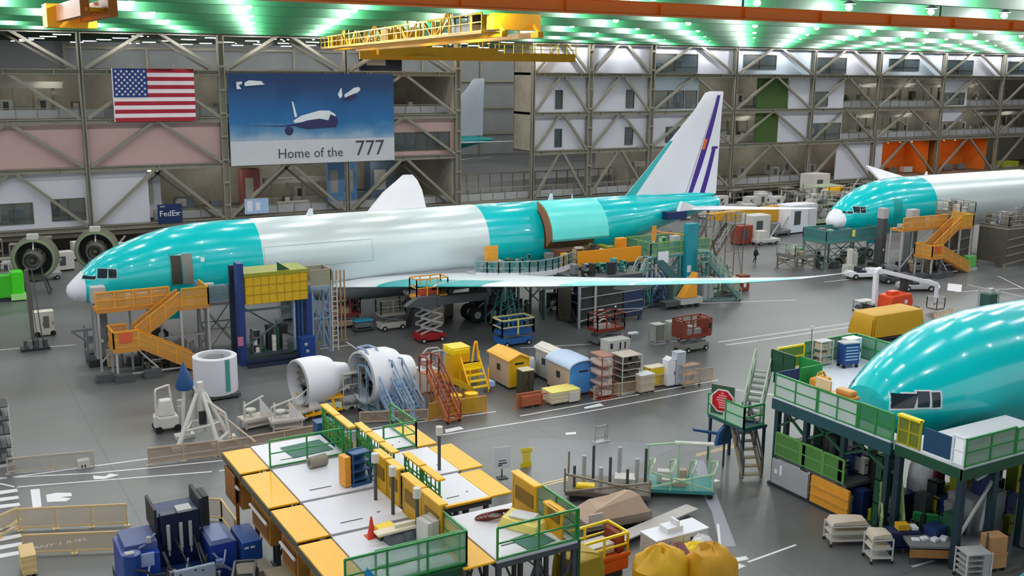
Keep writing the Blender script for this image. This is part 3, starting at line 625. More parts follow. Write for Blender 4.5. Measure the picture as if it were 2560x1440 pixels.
def barrier(label, p, q, h=1.0, m=BEIGE, sheet=None, z=0, group=None, name='low_barrier', cat='barrier', sp=1.8):
    p, q = Vector((p[0], p[1], z)), Vector((q[0], q[1], z)); r = T(name, label, cat, p, 0, group); v = q-p; L = v.length; n = max(1, round(L/sp)); up = Vector((0,0,1))
    for k in range(n+1): a = v*k/n; MB().bar(a, a+up*h, .06).box(a.x-.12, a.y-.12, 0, a.x+.12, a.y+.12, .02).build('post', m, r)
    MB().bar(up*h, v+up*h, .07).bar(up*.12, v+up*.12, .06).build('rail', m, r)
    if sheet: o = MB().bar(up*(h*.55), v+up*(h*.55), .02, h*.8).build('infill_sheet', sheet, r) if abs(v.normalized().z) > .9 else MB().add([up*.15, v+up*.15, v+up*(h-.04), up*(h-.04)], [(0,1,2,3)]).build('infill_sheet', sheet, r); o.modifiers.new('s', 'SOLIDIFY').thickness = .02
    return r
def cowl(label, loc, rz, R0=1.75, L=2.8, m=WHITE, cart=YEL, inner=DARK, cut=True):
    r = T('engine_cowl', label, 'engine', loc, rz); zc = R0+.55
    A0, A1_ = (-R(100), R(100)) if cut else (0, 2*pi)
    prof = [(R0*.9,-L/2),(R0*.98,-L/2+.08),(R0,-L/2+.4),(R0*1.0,0),(R0*.97,L*.3),(R0*.86,L/2),(R0*.82,L/2),(R0*.9,L*.3),(R0*.94,0),(R0*.93,-L/2+.4),(R0*.9,-L/2)]
    MB().lathe([(a, x) for a, x in prof], (0,0,zc), 'x', 40).build('fan_cowl', m, r, True)
    MB().lathe([(R0*.9,-L/2-.02),(R0*.98,-L/2+.02),(R0*.93,-L/2+.25)], (0,0,zc), 'x', 40).build('intake_lip', LGREY, r, True)
    MB().lathe([(.01,-L*.1),(R0*.9,-L*.1),(R0*.9,-L*.06),(.01,-L*.06)], (0,0,zc), 'x', 30).build('fan_bulkhead', inner, r)
    MB().lathe([(.02,-L*.38),(.2,-L*.3),(.38,-L*.12),(.38,-L*.09)], (0,0,zc), 'x', 16).build('spinner', GREY, r, True)
    mb = MB()
    for k in range(18):
        t = 2*pi*k/18; u = Vector((0, cos(t), sin(t))); v = Vector((.25, -sin(t)*.18, cos(t)*.18)); c = Vector((-L*.12, 0, zc)); mb.add([c+u*.3-v*.3, c+u*.3+v*.3, c+u*R0*.86+v, c+u*R0*.86-v], [(0,1,2,3)])
    mb.build('fan_blades', STEEL, r)
    MB().lathe([(R0*.8,L/2-.05),(R0*.62,L/2+.35),(R0*.5,L/2+1.1),(R0*.38,L/2+1.15),(R0*.3,L/2+.2)], (0,0,zc), 'x', 30).build('core_cowl', m, r, True)
    for x in (-L*.3, L*.35):
        MB().bar((x,-R0*.8,.3),(x,-R0*.62,zc-R0*.66),.14).bar((x,R0*.8,.3),(x,R0*.62,zc-R0*.66),.14).bar((x,-R0*.8,.3),(x,R0*.8,.3),.14).build('cradle', cart, r)
    for y in (-R0*.8, R0*.8): MB().bar((-L*.55,y,.3),(L*.6,y,.3),.16).build('cart_beam', cart, r)
    wheels4(r, L*.45, R0*.8, .2, .14); return r
def turbofan(label, loc, rz, R0=1.5):      # bare engine seen from behind, hung in a stand
    r = T('turbofan_engine', label, 'engine', loc, rz); zc = 3.1
    MB().lathe([(R0,-.3),(R0*1.05,.6),(R0*1.0,1.5),(R0*.9,1.5),(R0*.92,.5),(R0*.88,-.3),(R0,-.3)], (0,0,zc), 'y', 36).build('fan_case', mat('#8d9a7c', .45, .2, .15), r, True)
    for y in (-.1, .5, 1.1): MB().lathe([(R0*1.02,y),(R0*1.1,y),(R0*1.1,y+.1),(R0*1.02,y+.1)], (0,0,zc), 'y', 36).build('flange', STEEL, r)
    MB().lathe([(R0*.9,.9),(.5,.9),(.5,1.0),(R0*.9,1.0)], (0,0,zc), 'y', 30).build('fan_disc', DARK, r)
    MB().lathe([(.02,-.9),(.55,-.9),(.66,-1.5),(.74,-1.52),(.8,-1.1),(.86,-.4),(.9,.9)], (0,0,zc), 'y', 28).build('core', mat('#6b6a66', .4, .4, .2), r, True)
    MB().lathe([(.02,-1.5),(.16,-1.35),(.34,-1.0),(.36,-.85)], (0,0,zc), 'y', 18).build('exhaust_cone', BEAMD, r, True)
    for y, rr in ((-.6,.8),(-.2,.86),(.3,.92)): MB().lathe([(rr*.93,y),(rr*1.02,y),(rr*1.02,y+.08),(rr*.93,y+.08)], (0,0,zc), 'y', 24).build('pipe_ring', STEEL, r)
    mb = MB()
    for k in range(11):
        t = k*.57; mb.tube((.86*cos(t), -.5, zc+.86*sin(t)), (.95*cos(t+.2), .8, zc+.95*sin(t+.2)), .035)
    mb.build('fuel_lines', DARK, r)
    MB().bar((0,-.3,zc+.75),(0,.4,zc+R0+.1),.12).box(-.45,-.2,zc+R0,.45,.4,zc+R0+.45).build('mount_bracket', OFFW, r)
    MB().box(-.75,-.9,1.55,.75,1.0,1.8).bar((-.7,-.8,1.8),(-.6,-.6,2.6),.12).bar((.7,-.8,1.8),(.6,-.6,2.6),.12).build('cradle', DGREY, r)
    for x in (-1.1, 1.1):
        MB().bar((x,.6,0),(x*.6,.4,1.6),.14).bar((x,-.8,0),(x*.6,-.6,1.6),.14).bar((x,-.9,.12),(x,1.0,.12),.14).build('stand_leg', DGREY, r)
    return r
def tug(name, label, loc, rz, m=OFFW, L=2.6, W=1.4, cat='tow tractor', group=None, canopy=False):
    r = T(name, label, cat, loc, rz, group)
    MB().box(-L/2, -W/2, .25, L/2, W/2, .62).tap((L*.25,0,.62),(L*.45,W*.85,.35),(.85,.85)).box(-L*.48,-W*.4,.62,-L*.3,W*.4,.75).build('body', m, r, bevel=.04)
    MB().box(-L*.2,-W*.3,.62,.05,W*.3,.8).box(-L*.24,-W*.3,.62,-L*.17,W*.3,1.15).build('seat', DARK, r); MB().tube((.15,0,.7),(.0,0,1.1),.03).lathe([(.13,1.1),(.18,1.12),(.13,1.14)],(0,0,0),n=12).build('steering_wheel', BLACK, r)
    wheels4(r, L*.33, W*.48, .28, .2, TYRE, HUB)
    if canopy:
        for x in (-L*.3, L*.15):
            for y in (-W*.4, W*.4): MB().bar((x,y,.6),(x,y,1.9),.05).build('canopy_post', DARK, r)
        MB().box(-L*.36,-W*.48,1.9,L*.22,W*.48,1.97).build('canopy', m, r)
    return r
def stepunit(name, label, loc, rz, h=2.4, w=.8, m=GREY, rm=None, top=.9, cat='rolling stairs', group=None):   # rolling stair unit; climbs towards +x
    r = T(name, label, cat, loc, rz, group); rm = rm or m; L = h*.85
    stairs(r, (-L,0,.15), (0,0,h), w, m, rm)
    MB().box(0,-w/2,h-.06,top,w/2,h).build('platform', m, r)
    for x, y in ((.03,-w/2+.03),(.03,w/2-.03),(top-.03,-w/2+.03),(top-.03,w/2-.03)): MB().bar((x,y,.1),(x,y,h-.05),.06).build('leg', m, r)
    rail(r, [(0,-w/2,h),(top,-w/2,h),(top,w/2,h),(0,w/2,h)], 1.0, rm, False, None, 'guard_rail', .8, .042)
    MB().bar((0,-w/2,h*.5),(top,-w/2,h*.5),.05).bar((0,w/2,h*.5),(top,w/2,h*.5),.05).bar((-L,-w/2,.2),(top,-w/2,.2),.07).bar((-L,w/2,.2),(top,w/2,.2),.07).bar((top,-w/2,.3),(0,-w/2,h-.4),.05).build('base_frame', m, r)
    for x in (-L+.1, top-.05):
        for y in (-w/2, w/2): castor(r, x, y, .1)
    return r
def crate(name, label, loc, rz, w, d, h, m, cat='crate', group=None, lid=None, slat=True):
    r = T(name, label, cat, loc, rz, group); a, b = w/2, d/2
    MB().box(-a, -b, .12, a, b, h).build('box', m, r, bevel=.015)
    mb = MB()
    for x in (-a, 0, a-.08): mb.box(x, -b, 0, x+.08, b, .12)
    mb.build('skid', DGREY if m is not WOOD else WOOD, r)
    MB().box(-a-.02, -b-.02, h, a+.02, b+.02, h+.05).build('lid', lid or m, r)
    if slat:
        mb = MB()
        for k in range(3): z = .2+(h-.35)*k/2; mb.box(-a-.02, -b-.02, z, a+.02, -b, z+.08).box(-a-.02,-b,z,-a,b,z+.08)
        mb.build('batten', m, r)
    return r
def cone(loc, label):
    r = T('traffic_cone', label, 'traffic cone', loc); MB().box(-.2,-.2,0,.2,.2,.04).build('base', RORANGE, r); MB().lathe([(.15,.04),(.03,.75),(.001,.76)],n=12).build('body', RORANGE, r, True); return r
def panelsign(name, label, loc, rz, w, h, m, cat='sign', post=0, th=.03):
    r = T(name, label, cat, loc, rz); MB().box(-w/2, -th/2, post, w/2, th/2, post+h).build('board', m, r)
    if post: MB().bar((0,.03,0),(0,.03,post+.2),.05).box(-.25,-.2,0,.25,.2,.04).build('post', DARK, r)
    return r
def text(s, size, m, parent, loc, rx=R(90), ry=0, rz=0, ext=.005, ax='LEFT', name='lettering', sx=1):
    c = bpy.data.curves.new(name, 'FONT'); c.body = s; c.size = size; c.extrude = ext; c.align_x = ax; c.resolution_u = 2
    o = bpy.data.objects.new(name, c); COL.objects.link(o); o.parent = parent; o.location = loc; o.rotation_euler = (rx, ry, rz); o.scale = (sx, 1, 1); c.materials.append(m)
    bpy.context.view_layer.update(); me = bpy.data.meshes.new_from_object(o.evaluated_get(bpy.context.evaluated_depsgraph_get())); k = bpy.data.objects.new(name, me); COL.objects.link(k); k.parent = parent; k.location = o.location; k.rotation_euler = o.rotation_euler; k.scale = o.scale; bpy.data.objects.remove(o); return k
CN = {}
PLACES = [('tall green and navy', 'green dock at the big airliner nose'), ('olive gate', 'near green dock at the lower right'), ('to the near airliner nose', 'near gold stair tower'), ('second airliner nose', 'far gold stair tower'),
          ('pale work platform', 'pale platform by the gold stairs'), ('blue lifting frame', 'dark blue lifting frame'), ('teal curved', 'teal curved platform'), ('dark enclosed', 'dark dock under the near wing'), ('golden orange front', 'platform with the orange panel'),
          ('tail dock', 'green tail dock'), ('white radome of', 'teal dock below the second airliner'), ('low grey brown frame', 'low frame dock left of the teal dock'), ('grey brown tower', 'grey brown tower dock'), ('dark brown panelled', 'brown panelled dock on the right'), ('golden yellow upper', 'yellow topped dock at the right edge')]
def cname(m):
    c = m.node_tree.nodes['Principled BSDF'].inputs['Base Color']
    if m.name not in CN:
        h = m.name.split('_')[1].split('.')[0]; r_, g_, b_ = (int(h[i:i+2], 16) for i in (0, 2, 4)); mx_, mn_ = max(r_, g_, b_), min(r_, g_, b_)
        if mx_-mn_ < 26: CN[m.name] = 'black' if mx_ < 60 else 'dark grey' if mx_ < 105 else 'grey' if mx_ < 160 else 'pale grey' if mx_ < 215 else 'white'
        elif r_ == mx_ and g_ > .8*r_ and b_ < .55*r_: CN[m.name] = 'olive yellow' if mx_ < 190 else 'yellow'
        elif r_ == mx_ and g_ > .55*r_: CN[m.name] = 'brown' if mx_ < 150 else 'tan'
        elif r_ == mx_: CN[m.name] = 'rusty brown'
        elif g_ == mx_ and b_ > .85*g_: CN[m.name] = 'teal'
        elif g_ == mx_: CN[m.name] = 'green' if mx_ > 100 else 'dark green'
        else: CN[m.name] = 'navy blue' if mx_ < 110 else 'blue'
    return CN[m.name]
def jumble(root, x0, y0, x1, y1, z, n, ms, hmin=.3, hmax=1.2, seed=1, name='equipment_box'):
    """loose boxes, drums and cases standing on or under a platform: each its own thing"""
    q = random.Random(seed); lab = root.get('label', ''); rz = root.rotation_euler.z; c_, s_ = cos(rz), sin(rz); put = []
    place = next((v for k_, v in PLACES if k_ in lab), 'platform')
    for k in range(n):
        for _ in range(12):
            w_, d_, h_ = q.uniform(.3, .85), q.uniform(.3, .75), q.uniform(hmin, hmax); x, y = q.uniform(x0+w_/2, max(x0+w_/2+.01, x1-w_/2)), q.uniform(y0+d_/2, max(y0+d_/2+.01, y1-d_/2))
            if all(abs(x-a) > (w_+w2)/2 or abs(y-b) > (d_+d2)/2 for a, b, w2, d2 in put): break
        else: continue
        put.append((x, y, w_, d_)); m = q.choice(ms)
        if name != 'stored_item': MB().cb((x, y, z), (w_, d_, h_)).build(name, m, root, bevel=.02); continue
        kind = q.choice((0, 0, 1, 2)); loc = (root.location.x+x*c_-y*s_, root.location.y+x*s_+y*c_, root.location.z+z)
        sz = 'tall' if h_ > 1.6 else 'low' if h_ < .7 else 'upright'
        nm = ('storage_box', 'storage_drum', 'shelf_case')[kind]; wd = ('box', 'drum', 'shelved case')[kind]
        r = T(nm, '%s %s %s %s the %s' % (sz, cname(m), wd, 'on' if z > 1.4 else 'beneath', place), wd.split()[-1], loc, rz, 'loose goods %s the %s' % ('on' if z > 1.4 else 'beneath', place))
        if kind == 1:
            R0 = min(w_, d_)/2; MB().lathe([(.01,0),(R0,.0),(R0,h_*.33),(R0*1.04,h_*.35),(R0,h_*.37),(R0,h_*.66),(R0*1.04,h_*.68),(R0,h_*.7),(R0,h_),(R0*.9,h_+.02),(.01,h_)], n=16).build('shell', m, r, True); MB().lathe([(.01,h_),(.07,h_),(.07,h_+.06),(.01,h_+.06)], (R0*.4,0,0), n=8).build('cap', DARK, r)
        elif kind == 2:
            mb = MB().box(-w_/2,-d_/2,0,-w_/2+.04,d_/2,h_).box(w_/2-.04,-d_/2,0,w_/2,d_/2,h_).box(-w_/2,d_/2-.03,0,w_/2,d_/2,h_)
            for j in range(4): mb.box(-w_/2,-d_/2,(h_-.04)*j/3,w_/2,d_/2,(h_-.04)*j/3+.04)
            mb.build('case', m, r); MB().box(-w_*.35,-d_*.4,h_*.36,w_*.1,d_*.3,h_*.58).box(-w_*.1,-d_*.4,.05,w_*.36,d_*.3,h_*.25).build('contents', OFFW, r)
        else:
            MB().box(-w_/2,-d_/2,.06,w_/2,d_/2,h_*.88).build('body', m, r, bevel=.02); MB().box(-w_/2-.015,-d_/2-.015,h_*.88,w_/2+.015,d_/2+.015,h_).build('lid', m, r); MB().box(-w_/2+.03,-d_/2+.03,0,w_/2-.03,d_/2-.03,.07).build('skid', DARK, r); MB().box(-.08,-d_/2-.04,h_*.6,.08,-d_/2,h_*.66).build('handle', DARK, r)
# ================================================================== flag, banner, signs on the wall trusses
YF = YW-.45
fx0, fx1, fz0, fz1 = GY(280,170,YF).x, GY(484,170,YF).x, GY(300,305,YF).z, GY(300,171,YF).z
fg = T('flag', 'large hanging flag with red and white stripes and white stars on blue', 'flag', ((fx0+fx1)/2, YF, fz0))
FW, FH = fx1-fx0, fz1-fz0
def wavy(x0, x1, z0, z1, off=0):
    n = 24; V = []
    for k in range(n+1):
        x = x0+(x1-x0)*k/n
        for z in (z0, z1): V.append((x, .05*sin(x*1.7)+.03*sin(x*3.1+z*.4)-off, z))
    return V, [(2*k, 2*k+2, 2*k+3, 2*k+1) for k in range(n)]
FR, FWm, FB = mat('#a3142c', .7, 0, .05, .4), mat('#e6dfe4', .7, 0, .05, .4), mat('#173a7d', .7, 0, .08, .4)
mb = MB()
for k in range(13): v, f = wavy(-FW/2, FW/2, FH*k/13, FH*(k+1)/13); mb.add(v, f, 0 if k % 2 == 0 else 1)
mb.build('stripes', [FR, FWm], fg)
v, f = wavy(-FW/2, -FW/2+FW*.41, FH*6/13, FH, .03); cn = MB().add(v, f).build('canton', FB, fg)
mb = MB()
for i in range(9):
    for j in range(6 if i % 2 == 0 else 5):
        x = -FW/2+FW*.41*((j*2+1+(i % 2))/12); z = FH-(FH*7/13)*((i+1)/10); y = .05*sin(x*1.7)+.03*sin(x*3.1+z*.4)-.06
        mb.add([(x+(.17 if k % 2 == 0 else .075)*sin(pi*k/5), y, z+(.17 if k % 2 == 0 else .075)*cos(pi*k/5)) for k in range(10)], [tuple(range(10))])
mb.build('stars', FWm, cn)
MB().bar((-FW/2,0,FH+.05),(FW/2,0,FH+.05),.08).bar((-FW/4,0,FH),(-FW/4,.25,FH+.6),.05).bar((FW/4,0,FH),(FW/4,.25,FH+.6),.05).build('hanging_bar', STEEL, fg)
MB().bar((-FW/2-.05,0,0),(-FW/2-.05,0,FH+.05),.09).build('hoist_tape', FWm, fg)
# banner
bx0, bx1 = GY(573,300,YF).x, GY(985,300,YF).x; bz1 = (GY(573,184,YF).z+GY(985,184,YF).z)/2; bz0 = (GY(575,413,YF).z+GY(985,402,YF).z)/2
bn = T('banner', 'huge blue and white banner reading Home of the 777 hung on the wall', 'banner', (bx0, YF, bz0)); BW, BH = bx1-bx0, bz1-bz0
sky = bpy.data.materials.new('banner_print'); sky.use_nodes = True; nt = sky.node_tree; b = nt.nodes['Principled BSDF']; b.inputs['Roughness'].default_value = .6
tc = nt.nodes.new('ShaderNodeTexCoord'); sp = nt.nodes.new('ShaderNodeSeparateXYZ'); cr = nt.nodes.new('ShaderNodeValToRGB'); nz = nt.nodes.new('ShaderNodeTexNoise'); nz.inputs['Scale'].default_value = .35
mpz = nt.nodes.new('ShaderNodeMapRange'); mpz.inputs[1].default_value = 0; mpz.inputs[2].default_value = BH
ad = nt.nodes.new('ShaderNodeMath'); ad.operation = 'MULTIPLY_ADD'; ad.inputs[1].default_value = .22
nt.links.new(tc.outputs['Object'], sp.inputs[0]); nt.links.new(tc.outputs['Object'], nz.inputs[0]); nt.links.new(sp.outputs[2], mpz.inputs[0]); nt.links.new(nz.outputs[0], ad.inputs[0]); nt.links.new(mpz.outputs[0], ad.inputs[2]); nt.links.new(ad.outputs[0], cr.inputs[0]); nt.links.new(cr.outputs[0], b.inputs['Base Color'])
E_ = cr.color_ramp.elements; E_[0].position = .38; E_[0].color = lin('#9fb2c6'); E_[1].position = 1.0; E_[1].color = lin('#173a68')
for p_, c_ in ((.46,'#5f8fb8'),(.56,'#1f6aa3'),(.75,'#175a93')): e = E_.new(p_); e.color = lin(c_)
MB().box(0,0,0,BW,.04,BH).build('sky_print', sky, bn)
MB().box(0,-.02,0,BW,0,BH*.265).build('white_strip', mat('#c9ccd2', .6, 0, .05, .5), bn)
INK = mat('#3c4350', .6, 0, 0)
text('Home of the', 1.62, INK, bn, (BW*.27,-.05,BH*.065), sx=.96); text('777', 2.6, INK, bn, (BW*.745,-.05,BH*.07), sx=.98)
def bshape(pts, m, y=-.04, name='printed_aircraft'):
    return MB().prism([(px*BW, pz*BH) for px, pz in pts], y, y+.015).build(name, m, bn)
PW_, PD_ = mat('#dfe4ea', .6, 0, .04), mat('#2a2c5a', .6, 0, .1)
def bpx(x, y): return ((x-573)/412, 1-(y-184)/224)
bshape([bpx(*p) for p in ((725,300),(745,288),(790,276),(815,276),(830,285),(836,300),(834,313),(812,300),(790,296),(765,302),(728,306))], PW_, -.045)
bshape([bpx(*p) for p in ((728,310),(760,300),(790,296),(812,302),(818,286),(834,292),(837,306),(832,318),(795,320),(760,322),(728,314))], PD_, -.06)
bshape([bpx(*p) for p in ((723,253),(726,253),(735,290),(729,292))], PW_); bshape([bpx(*p) for p in ((615,310),(700,312),(730,308),(730,313),(700,315))], PD_)
MB().lathe([(.02,0),(BW*.024,0),(BW*.026,.02),(.02,.02)], (bpx(714,325)[0]*BW,-.06,bpx(714,325)[1]*BH), 'y', 18).build('printed_engine', PD_, bn)
bshape([bpx(*p) for p in ((855,236),(868,228),(880,219),(893,217),(897,224),(888,232),(870,240),(856,246))], PW_); bshape([bpx(*p) for p in ((846,220),(848,220),(850,240),(843,246),(838,236))], PW_); bshape([bpx(*p) for p in ((856,244),(885,232),(886,244),(870,250),(850,252))], PD_, -.05)
bshape([bpx(*p) for p in ((593,205),(606,204),(606,210),(598,212),(604,222),(593,222))], PW_, -.045, 'printed_emblem'); bshape([bpx(*p) for p in ((612,207),(622,201),(652,203),(655,208),(660,211),(612,215))], PW_, -.045, 'printed_emblem')
for k in range(8): MB().bar((BW*k/7,0,BH),(BW*k/7,.3,BH+.25),.04).build('hanging_cord', STEEL, bn)
# small blue sign on the foot girder, and light blue sheet
p0, p1 = GY(393,512,YW-.3), GY(457,556,YW-.3)
sg = T('wall_sign', 'small navy sign with pale lettering below the flag and left of the banner', 'sign', (p0.x, YW-.3, p1.z)); w_, h_ = p1.x-p0.x, p0.z-p1.z
MB().box(0,0,0,w_,.06,h_).build('board', NAVY, sg); text('FedEx', h_*.42, WHITE, sg, (w_*.06,-.02,h_*.38)); MB().box(w_*.1,-.01,h_*.86,w_*.3,0,h_*.92).box(w_*.62,-.01,h_*.5,w_*.95,0,h_*.55).build('small_print', LGREY, sg)
MB().bar((w_*.2,.05,h_),(w_*.2,.4,h_+.3),.05).bar((w_*.8,.05,h_),(w_*.8,.4,h_+.3),.05).build('bracket', STEEL, sg)
p0, p1 = GY(611,497,YW-.3), GY(672,532,YW-.3)
sg = T('hanging_sheet', 'pale blue printed sheet hung under the left end of the banner', 'sign', (p0.x, YW-.3, p1.z)); w_, h_ = p1.x-p0.x, p0.z-p1.z
MB().box(0,0,0,w_,.04,h_).build('sheet', LBLUE, sg); MB().box(.3,-.01,.3,.9,0,h_-.3).box(1.3,-.01,.4,1.8,0,h_-.5).build('print', WHITE, sg); MB().bar((0,0,h_),(w_,0,h_),.06).bar((.3,.03,h_),(.3,.4,h_+.2),.04).bar((w_-.3,.03,h_),(w_-.3,.4,h_+.2),.04).build('hanging_bar', STEEL, sg)
# coloured sheets, machines and shelves on the mezzanines (blue curtain, red box, orange rooms)
def mezbox(name, label, cat, a, b_, Y, d, m, group=None):
    p, q = GY(*a, Y), GY(*b_, Y); base = max(z for z in LV[:4]+[0] if z <= min(p.z, q.z)+.9)
    r = T(name, label, cat, ((p.x+q.x)/2, Y+d/2, base), 0, group); w_ = abs(q.x-p.x)/2; h_ = max(p.z, q.z)-base
    MB().box(-w_, -d/2, .08, w_, d/2, h_).build('body', m, r, bevel=.03); MB().box(-w_+.05, -d/2+.05, 0, w_-.05, d/2-.05, .1).build('plinth', DARK, r); MB().box(-w_*.7, -d/2-.03, h_*.3, w_*.2, -d/2, h_*.8).build('front_panel', mat('#b9b5ad', .6), r)
    return r
mezbox('storage_box', 'red machine housing on the lowest mezzanine beneath the banner', 'machine', (605,425), (650,440), YW+5, 2, mat('#9b5a55', .6))
mezbox('privacy_curtain', 'tall light blue curtain wall on the lowest mezzanine beneath the banner', 'curtain', (818,402), (862,470), YW+4, .4, mat('#6f9fd6', .7)); mezbox('privacy_curtain', 'narrow blue curtain wall right of the tall blue curtain', 'curtain', (868,402), (892,450), YW+5, .4, mat('#5f93d0', .7))
mezbox('storage_box', 'slate blue cabin on the lowest mezzanine right of the blue curtains', 'machine', (925,405), (990,455), YW+6, 2, mat('#5f7086', .6))
mezbox('storage_box', 'white office cabin on the lowest mezzanine left of the big column', 'machine', (353,430), (402,482), YW+3, 2, WHITEP)
mezbox('storage_box', 'yellow green cabinet on the lowest mezzanine at the far right end', 'machine', (2508,405), (2543,445), YW+3, 2, mat('#a8ad2c', .6))
mezbox('privacy_curtain', 'dark navy curtain wall high up behind the yellow crane', 'curtain', (900,130), (1005,165), YW+6, .5, mat('#1c2436', .8))
q = random.Random(3); MEZM = [OFFW, LGREY, GREY, DGREY, BROWNW, mat('#6f7f8c', .6), mat('#9b9482', .6), WHITEP]
protos = []
for k in range(6):
    r = T('storage_cabinet', 'grey or white equipment cabinet standing on a mezzanine floor behind the trusses', 'cabinet', (0,0,0), 0, 'equipment cabinets on the mezzanine floors'); w_, h_ = q.uniform(.8,2.2), q.uniform(1.1,2.6)
    MB().box(-w_/2,-.4,.08,w_/2,.4,h_).build('body', MEZM[k % 8], r, bevel=.02); MB().box(-w_/2+.04,-.36,0,w_/2-.04,.36,.1).build('plinth', DARK, r); MB().box(-w_*.4,-.43,h_*.4,w_*.1,-.4,h_*.9).build('door', MEZM[(k+3) % 8], r); protos.append([r, False])
for (xa, xb, js) in ((-15, 53, (0,2)), (39, 52, (0,)), (86, 99, (0,1,2,3)), (101, 130, (0,1,2)), (133, 147, (1,2)), (148.5, 180, (1,2,3)), ):
    for j in js:
        x = xa+1.5
        while x < xb-1.5:
            pr_ = q.choice(protos); loc = (x, YW+q.uniform(4, 11.5), LV[j])
            if not pr_[1]: pr_[0].location = loc; pr_[1] = True
            else: dup(pr_[0], loc)
            x += q.uniform(2.2, 5)
for k, p_ in enumerate(protos):
    if not p_[1]: p_[0].location = (20+k*3, YW+8, LV[2])
for k, (x0, x1, z) in enumerate(((-16, 8, LV[2]), (30, 40, LV[0]), (86, 99, LV[0]), (101, 115, LV[1]), (117, 130, LV[2]), (132, 146, LV[2]), (132, 146, LV[1]), (148, 162, LV[2]), (164, 178, LV[1]))):
    r = T('service_duct', 'long grey service duct with drop pipes, %s' % ('over the mezzanine left of the flag','under the banner level','on the lowest level right of the fin','on the second level right of the fin','upper level above the far white panel','upper level left of centre right bays','above the left amber room','above the right amber room','at the far right end')[k], 'duct', ((x0+x1)/2, YW+5.5, z)); L2 = (x1-x0)/2
    MB().box(-L2,-.35,3.1,L2,.35,3.7).box(-L2,-1.2,3.6,L2,-1.0,3.8).build('duct', mat('#b7b4aa', .5), r); mb = MB()
    for j in range(int(L2)): mb.bar((-L2+1+2*j,0,0),(-L2+1+2*j,0,3.2),.12+.1*(j % 3))
    mb.build('drop_pipe', mat('#8f8b80', .5), r); MB().box(-L2+.5,1.2,0,L2-.5,1.6,1.1).box(-L2+1,-2.2,0,0,-1.4,1.0).build('counter', mat('#c3c0b8', .6), r)
# amber lit rooms at the right
for i, (xa, xb) in enumerate(((133.5, 146.2), (148.0, 162))):
    rm = bpy.data.objects.new('wall_amber_room', None); COL.objects.link(rm); rm['kind'] = 'structure'
    AM = mat('#c9772a', .7, 0, .2, .5)
    MB().box(xa, YW+6, LV[0], xb, YW+6.2, LV[1]-.4).box(xa, YW+1.2, LV[0], xa+.15, YW+6, LV[1]-.4).box(xb-.15, YW+1.2, LV[0], xb, YW+6, LV[1]-.4).box(xa, YW+1.2, LV[1]-.5, xb, YW+6, LV[1]-.42).build('room_wall', AM, rm)
    for k in range(4):
        t = T('amber_lamp', 'amber work lamp glowing under the ceiling of an orange lit room', 'ceiling lamp', (xa+1.7+k*3.0, YW+3.2, LV[1]-1.0), 0, 'amber lamps in the orange lit rooms')
        MB().lathe([(.01,.25),(.3,.25),(.4,0),(.36,0)], n=12).tube((0,0,.25),(0,0,.5),.04).build('lamp_shade', DGREY, t); MB().lathe([(.01,.1),(.2,.08),(.24,.0),(.01,-.05)], n=10).build('bulb', mat('#ff9a3c', .5, emit=60), t)
    for k in range(3): mezb = crate('work_bench', 'cluttered work bench in the %s amber lit room, %s' % (('left','right')[i], ('left end','middle','right end')[k]), (xa+2.5+k*3.8, YW+3.4, LV[0]), 0, 2.2, .9, 1.0, q.choice([GREY, BROWNW, OFFW]), 'workbench')
# ================================================================== overhead cranes
cr_ = T('bridge_crane', 'yellow overhead bridge crane with walkway and white operator cab under the roof', 'crane', (43, 0, 20.6))
def cpx(x, y, Y): p = GY(x, y, Y); return p-Vector((43, 0, 20.6))
A_ = cpx(838,128,34); B_ = G(1262,78,22.3)-Vector((43,0,20.6)); A_.z = B_.z-.5; B_.z -= .15
for dx in (0, 2.6):
    mb = MB().bar(A_+Vector((dx,0,0)), B_+Vector((dx,0,0)), .35, .35).bar(A_+Vector((dx,0,2.0)), B_+Vector((dx,0,2.0)), .3, .3); n = 14
    for k in range(n):
        a, b_ = A_+(B_-A_)*k/n+Vector((dx,0,0)), A_+(B_-A_)*(k+1)/n+Vector((dx,0,0)); mb.bar(a, b_+Vector((0,0,2)) if k % 2 == 0 else b_, .16) if k % 2 == 0 else mb.bar(a+Vector((0,0,2)), b_, .16); mb.bar(a, a+Vector((0,0,2)), .14)
    mb.build('girder_truss', CRANEY, cr_)
MB().bar(A_+Vector((-1.0,0,.05)), B_+Vector((-1.0,0,.05)), 1.2, .12).build('walkway', CRANEY, cr_)
rail(cr_, [A_+Vector((-1.6,0,.1)), B_+Vector((-1.6,0,.1))], 1.1, YELB, True, None, 'guard_rail', 2.2, .05)
for k, f in enumerate((.0, .45, .97)): c = A_+(B_-A_)*f; MB().box(c.x-.4,c.y-.5,c.z+.3,c.x+3.0,c.y+.5,c.z+1.3).build('end_truck', CRANEY, cr_)
c = A_+(B_-A_)*.9+Vector((0,0,1.4))
MB().box(c.x-1.2,c.y-1.3,c.z-1.3,c.x+1.4,c.y+1.3,c.z+.4).build('operator_cab', OFFW, cr_); MB().box(c.x-1.0,c.y-1.34,c.z-.7,c.x+1.2,c.y-1.3,c.z+.2).box(c.x-1.24,c.y-1,c.z-.7,c.x-1.2,c.y+1,c.z+.2).build('cab_window', GLASS, cr_)
for k in range(3): c_ = A_+(B_-A_)*(.1+.38*k); MB().tube(c_+Vector((0,0,1.5)), c_+Vector((0,0,27-20.6-c_.z)), .12).build('hanger_rod', CRANEY, cr_)
r = T('bridge_crane', 'dark orange crane end carriage hanging under the roof at the top left', 'crane', G(192, 30, 22.6)); r.location.z = 22.5
MB().box(-.7,-6,-.3,-.3,4,.5).box(.5,-6,-.3,.9,4,.5).build('girder', mat('#b4640c', .5), r)
